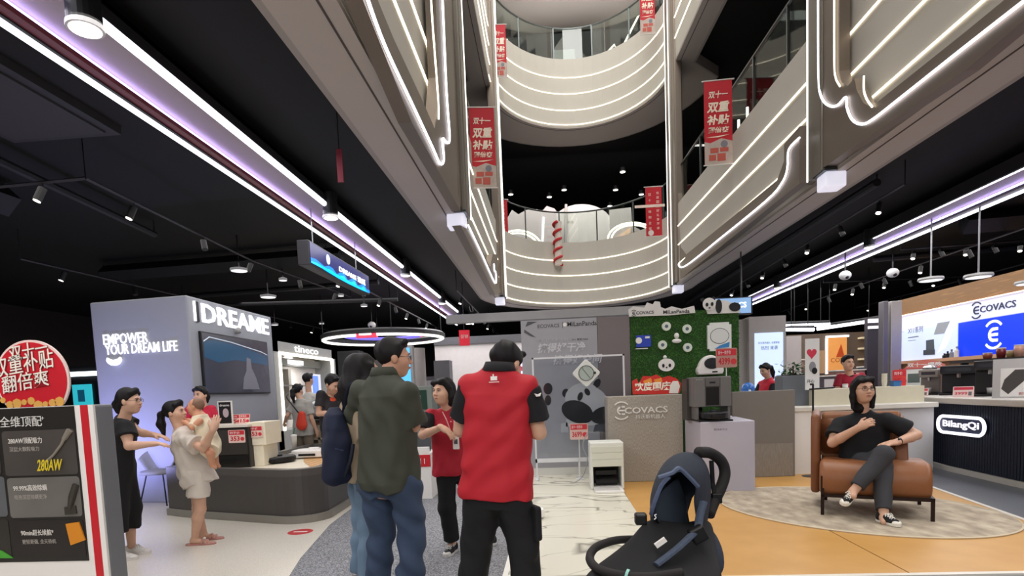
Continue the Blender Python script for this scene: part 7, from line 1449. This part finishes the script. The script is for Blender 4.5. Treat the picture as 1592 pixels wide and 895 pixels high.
# ================================================================ banners on the balconies
def banner(px, Y, label, kind, slant=0.0):
    X0, X1, Z0, Z1 = q(*px, Y); w_, h_ = X1-X0, Z1-Z0
    t = thing('banner', label, 'banner', ((X0+X1)/2, Y, Z0)); fr = Fr((X0, Y, Z0), (1, slant, 0), (0, 0, 1))
    MB().box(0, w_, 0, h_, -.012, 0, fr).build('cloth', M('#bf1f2d', .6), t); MB().tube([fr.p(-.04, h_, -.006), fr.p(w_+.04, h_, -.006)], .014, 6).build('rod', M('#d8d4d0', .4), t); MB().tube([fr.p(-.02, 0, -.006), fr.p(w_+.02, 0, -.006)], .012, 6).build('rod', M('#d8d4d0', .4), t)
    if kind == 'sale':
        ctext = M('#f4e6d4', .5)
        text('双十一', fr, w_*.15, h_*.79, h_*.085, ctext, t, width=w_*.7, z=.001, depth=.004, bold=.02, shear=.15)
        text('双重', fr, w_*.1, h_*.62, h_*.13, ctext, t, width=w_*.8, z=.001, depth=.004, bold=.03, shear=.15); text('补贴', fr, w_*.1, h_*.475, h_*.12, ctext, t, width=w_*.8, z=.001, depth=.004, bold=.03, shear=.15); text('翻倍爽', fr, w_*.12, h_*.38, h_*.07, ctext, t, width=w_*.76, z=.001, depth=.004, bold=.02, shear=.15)
        MB().prism([(0, 0), (w_, 0), (w_, h_*.27), (w_*.6, h_*.31), (w_*.2, h_*.26), (0, h_*.28)], 0, .003, fr).build('gift_print', M('#b9aaa2', .6, noise=.3, nscale=8), t)
        mb = MB()
        for (a, b, c, d) in ((.15, .05, .4, .12), (.45, .04, .75, .13), (.2, .14, .5, .2), (.55, .15, .85, .2)): mb.box(w_*a, w_*c, h_*b, h_*d, .003, .006, fr)
        mb.build('box_print', M('#b8564a', .6), t); MB().disc(w_*.7, h_*.24, w_*.13, .003, .006, fr, 10).build('ball_print', M('#7a7a86', .5), t)
        MB().prism([(w_*.05, h_*.33), (w_*.9, h_*.35), (w_*.5, h_*.325)], .001, .004, fr).build('swoosh_print', ctext, t)
    else:
        for j, ccol in enumerate(kind):
            n_ = len(ccol)
            for i_, ch_ in enumerate(ccol): text(ch_, fr, w_*(.5+(j-(len(kind)-1)/2)*.5), h_*(.93-(i_+1)*.80/n_), h_*.055, M('#f0dcd0', .5), t, z=.001, depth=.003, align='CENTER', name='character')
        MB().disc(w_*.3, h_*.07, w_*.18, 0, .003, fr, 10).build('round_print', M('#e8d8d4', .5), t)
    return t
banner((731, 165, 770, 291), 11.0, 'red sale banner with white lettering on left lower balcony', 'sale', .15); banner((1095, 125, 1138, 256), 11.4, 'red sale banner with white lettering on right lower balcony', 'sale', -.05)
banner((766, 37, 787, 120), 16.6, 'red sale banner on left upper balcony, above the lower one', 'sale', .1); banner((995, -30, 1018, 53), 16.5, 'red sale banner on right upper balcony, cut by the frame top', 'sale')
banner((777, 309, 790, 387), 17.2, 'narrow red banner with a column of characters, far left balcony rail', ['全新科技生活嗨购不停'], .3); banner((1004, 290, 1029, 367), 16.4, 'red banner with two columns of characters, far right balcony rail', ['双十一嗨购全城', '欢度国庆好礼享不停'])
# striped ribbon post on the far balcony
a, b = at_y(868, 412, 18.62), at_y(868, 345, 18.62); t = thing('ribbon_post', 'red and white spiral striped post on the far balcony rail', 'post', tuple(a)); MB().tube([a, b], .11, 12).build('core', M('#e2d6cf', .6), t)
mb = MB(); n_ = 60; hh = b.z-a.z; mb.tube([(a.x+.115*cos(i*.5), a.y+.115*sin(i*.5), a.z+hh*i/n_) for i in range(n_+1)], .045, 6, flat=1); mb.build('red_ribbon', M('#c02c30', .6), t)

# ================================================================ things on the galleries
def gal(px, Y, zb, name, label, cat, col, th=.2, pts=None):
    f_ = FY(Y); t = thing(name, label, cat, (at_y(px[0], px[1], Y).x, Y+th/2, zb)); P_ = [on(f_, *p) for p in pts]; P_ = [(P_[0][0], zb)]+P_+[(P_[-1][0], zb)]
    MB().prism(P_, -th, 0, f_).build('panel', col, t); return t, f_
pw_ = M('#c4bbb9', .6)
t, f_ = gal((905, 385), 22.0, 5.0, 'arched_screen', 'tall pale arched screen wall on the lower gallery', 'screen wall', pw_, .15, [(858, 385), (858, 350)]+[(905+47*cos(pi-pi*i/14), 350-33*sin(pi*i/14)) for i in range(1, 14)]+[(952, 350), (952, 385)])
text('家电馆', f_, *on(f_, 878, 348), .1, M('#8d8684', .5), t, z=.002, depth=.003); MB().tube([f_.p(*on(f_, 879, 385), .04), f_.p(*on(f_, 880, 318), .04)], .05, 6).build('pole', M('#b0a8a6', .5), t)
t, f_ = gal((825, 385), 21.3, 5.0, 'curtain_wall', 'pale jagged-topped screen wall on the lower gallery', 'screen wall', M('#bfb2b4', .6), .12, [(788, 385), (788, 340), (796, 326), (806, 333), (818, 326), (835, 325), (842, 329), (850, 320), (862, 324), (868, 332), (868, 385)])
MB().tube([f_.p(*on(f_, 843, 385), .05), f_.p(*on(f_, 845, 338), .05)], .04, 6).build('lit_column', lit, t)
t, f_ = gal((965, 385), 21.0, 5.0, 'exhibit_stand', 'pale sloping display panel behind the red banner, lower gallery', 'panel', M('#b9b1b0', .6), .15, [(948, 385), (948, 326), (981, 322), (983, 350), (1000, 360), (1000, 385)])
MB().prism([on(f_, 955, 372), on(f_, 980, 354), on(f_, 980, 362), on(f_, 962, 376)], 0, .08, f_).build('orange_shelf', M('#d8b49c', .5, emit=.4), t)
for (cx, cy, rx, ry, Y, lab) in ((805, 388, 38, 30, 20.2, 'left'), (985, 372, 40, 26, 20.2, 'right')):
    f_ = FY(Y); t = thing('light_arch', f'double white light arch on the lower gallery, {lab} one', 'light', (at_y(cx, cy, Y).x, Y, 5.0))
    for k_ in (1.0, .86): MB().tube([f_.p(*on(f_, cx+rx*k_*cos(pi*i/14), cy-ry*k_*sin(pi*i/14)), 0) for i in range(15)], .03, 6).build('light_arc', led_warm, t)
    a = on(f_, cx-rx, cy); 
    for sx_ in (-1, 1): p = f_.p(*on(f_, cx+sx_*rx, cy), 0); MB().tube([(p.x, p.y, 5.0), p], .03, 6).build('foot', rail_m, t)
# small lamps under the gallery ceilings
for i, (x, y, z) in enumerate(((794, 302, 9.7), (877, 295, 9.7), (968, 267, 9.7), (957, 295, 9.7), (948, 320, 9.7), (854, 306, 9.7), (997, 302, 9.7))):
    p = at_z(x, y, z-.12); can_light(p.x, p.y, z-.12, .11, .15, f'small round lamp under lower gallery ceiling, {ords[i]} of seven', nm='gallery_lamp')
for i, (x, y) in enumerate(((865, 72), (955, 58))): p = at_z(x, y, 13.7); can_light(p.x, p.y, 13.7, .09, .19, ['bright round lamp under upper gallery ceiling, left', 'bright round lamp under upper gallery ceiling, right'][i], nm='gallery_lamp')
# upper gallery: zigzag lights on a dark wall, pale arch
f_ = FY(20.9); t = thing('dark_screen', 'dark wall with zigzag white lights on the upper gallery', 'screen wall', (1.0, 21.0, 10.52)); MB().box(-3.5, 5.5, 10.52, 13.8, -.15, -.02, f_).build('panel', M('#1b1e1e', .5), t)
for pts in (((788, 62), (795, 90), (803, 82), (830, 112)), ((790, 90), (800, 105), (806, 100), (825, 124)), ((832, 100), (840, 125)), ((935, 92), (955, 70), (962, 85), (995, 20)), ((935, 110), (955, 88), (962, 100), (1000, 45)), ((918, 120), (928, 88))):
    MB().tube([f_.p(*on(f_, *p), .03) for p in pts], .03, 6).build('zigzag_light', led_warm, t)
t, f_ = gal((880, 125), 20.5, 10.52, 'pale_arch', 'pale grey arch stand on the upper gallery', 'stand', M('#8f9794', .5), .2, [(858, 125), (860, 78), (893, 76), (898, 125)]); MB().tube([f_.p(*on(f_, 866+16*(1-cos(pi*i/10)), 118-18*sin(pi*i/10)), .05) for i in range(11)], .05, 6).build('light_arc', lit, t)
# right lower gallery: upright light bars and a poster stand behind the glass
t = thing('light_bars', 'four upright white light bars behind right balcony glass', 'light', (4.6, 14.5, 5.0)); 
for yy in (13.6, 14.2, 14.8, 15.4): MB().tube([(4.5, yy, 5.0), (4.5, yy, 7.4)], .03, 6).build('light_bar', led, t)
t = thing('poster_stand', 'pale framed poster stand behind right balcony glass', 'stand', (5.0, 9.5, 5.0)); f_ = FXn(4.9); MB().box(-10.2, -9.0, 7.3, 8.0, -.05, 0, f_).build('poster', M('#a5a4a6', .6), t); MB().box(-10.2, -10.14, 5.0, 8.0, -.05, 0, f_).build('leg', rail_m, t); MB().box(-9.06, -9.0, 5.0, 8.0, -.05, 0, f_).build('leg', rail_m, t); text('开业特惠', f_, -10.1, 7.5, .25, M('#d8d8da', .5), t, width=1.0, z=.001, depth=.004)
t = thing('light_rails', 'three long white light rails behind the right balcony glass', 'light', (5.2, 10, 5.0))
for zz in (6.3, 6.9, 7.5): MB().tube([(5.4, 10.5, zz), (5.4, 14.0, zz)], .03, 6).build('light_rail', led, t)
for yy in (10.6, 13.9): MB().tube([(5.42, yy, 5.0), (5.42, yy, 7.6)], .03, 5).build('upright', rail_m, t)

# ================================================================ far end of the aisle
f = FY(20.0)
a, b = at_y(690, 560, 20), at_y(815, 560, 20); t = thing('white_shop', 'bright white shop wall at aisle end behind red-shirt man', 'shop', ((a.x+b.x)/2, 20.2, 0)); MB().box(a.x-.3, b.x+1.0, 20, 20.3, 0, 3.05).build('wall_panel', M('#cfcaca', .6), t); MB().box(a.x-.3, b.x+1.0, 3.05, 3.3, -.1, .1, f).build('header', M('#55555a', .6), t)
c = on(f, 806, 572); MB().box(c[0]-.35, c[0]+.5, c[1]-.55, c[1]+.5, 0, .05, f).build('screen', M('#d9cfe6', .4, emit=.7, ecol='#e4d8f2'), t); MB().box(c[0]-.1, c[0]+.4, c[1]-.1, c[1]+.05, .05, .06, f).build('screen_print', M('#d0486a', .5), t)
p = at_y(646, 600, 12.5); t = thing('round_column', 'pale column behind the olive-shirt man', 'column', (p.x, 12.6, 0)); MB().lathe([(.22, 0), (.22, at_y(646, 541, 12.5).z)], Fr((p.x, 12.6, 0), (1, 0, 0), (0, 1, 0)), 20).build('shaft', M('#a6a09c', .6), t, smooth=True); MB().lathe([(.26, 0), (.26, .15)], Fr((p.x, 12.6, 0), (1, 0, 0), (0, 1, 0)), 20).build('base_ring', MID, t)
f = FY(11.0); X0, X1, Z0, Z1 = q(612, 545, 641, 640, 11.0); t = thing('screen_totem', 'totem with bright sky-blue screen behind olive-shirt man', 'totem', ((X0+X1)/2, 11.1, 0)); MB().box(X0-.05, X1+.03, 0, Z1+.1, -.15, 0, f).build('case', M('#a9a5a2', .5), t); MB().box(X0, X1-.02, .9, Z1+.05, 0, .012, f).build('screen', M('#5db4e8', .3, emit=.9, ecol='#58b8f4', noise=.15, nscale=3), t)
f = FY(8.8); X0, X1, Z0, Z1 = q(636, 600, 673, 690, 8.8); t = thing('display_unit', 'grey display unit with green screen beside the red polo woman', 'display', ((X0+X1)/2, 9.0, 0)); MB().box(X0, X1, 0, Z1, -.4, 0, f).build('body', M('#7d8681', .5), t, bevel=.01); MB().box(X0+.03, X1-.08, Z1-.36, Z1-.06, 0, .01, f).build('screen', M('#1d3a30', .3, emit=.1), t); text('净享', f, X0+.08, Z1-.2, .06, WHITE, t, z=.011, depth=.002)
f = FY(7.6); X0, X1, Z0, Z1 = q(632, 672, 668, 720, 7.6); t = thing('sale_table', 'low white sale table with red cloth behind the olive-shirt man', 'table', ((X0+X1)/2, 7.8, 0)); MB().box(X0-.3, X1, 0, .62, -.5, 0, f).build('body', WHITE, t); MB().box(X0-.3, X1+.004, .44, .6, 0, .008, f).build('red_band', RED, t); text('双11', f, X1-.26, .47, .09, WHITE, t, z=.009, depth=.002)
p = (X1-.2, 7.75, .62); t = thing('laptop', 'dark laptop open on low white sale table', 'laptop', p); fr = Fr(p, (1, 0, 0), (0, 1, 0)); MB().box(-.15, .15, -.05, .16, .0, .015, fr).build('base', M('#3a3c40', .4), t); MB().box(-.15, .15, 0, .2, -.006, .006, Fr((p[0], p[1]+.17, p[2]+.015), (1, 0, 0), (0, .25, 1))).build('lid', M('#22242a', .3), t)
p = (X1-.16, 7.66, .62)
t = thing('white_box', 'white product box with round print on low sale table', 'box', (X1-.15, 7.62, .62)); MB().box(X1-.26, X1-.02, 7.6, 7.68, .62, .70).build('carton', WHITE, t); MB().disc(X1-.2, .66, .02, 0, .003, FY(7.6), 10).build('round_print', BLK, t)
# low shop displays far down the left aisle
for i, (x0, y0, x1, y1, Y, cl, lab) in enumerate(((676, 560, 700, 640, 16, '#5b5a5e', 'grey shelf unit at aisle end, left of white shop'), (655, 585, 680, 640, 18, '#3d3a3f', 'dark shelf unit at the aisle end'), (545, 560, 600, 640, 14, '#54504e', 'brown-grey cabinet behind the long-haired woman'), (527, 545, 560, 640, 18, '#3c3d40', 'dark cabinet beyond the stall with lit frame'))):
    X0, X1, Z0, Z1 = q(x0, y0, x1, y1, Y); t = thing('shelf_unit', lab, 'shelf', ((X0+X1)/2, Y, 0)); MB().box(X0, X1, Y, Y+.5, 0, Z1).build('body', M(cl, .5), t)
    for k_ in range(4): MB().box(X0+.06, X1-.06, .25+k_*.42, .55+k_*.42, 0, .02, FY(Y)).build('front_panel', M(['#77767a', '#94908c', '#6a6d74', '#8a8078'][(k_+i) % 4], .5, emit=.08), t)
# second can lights row far right (tiny spots)
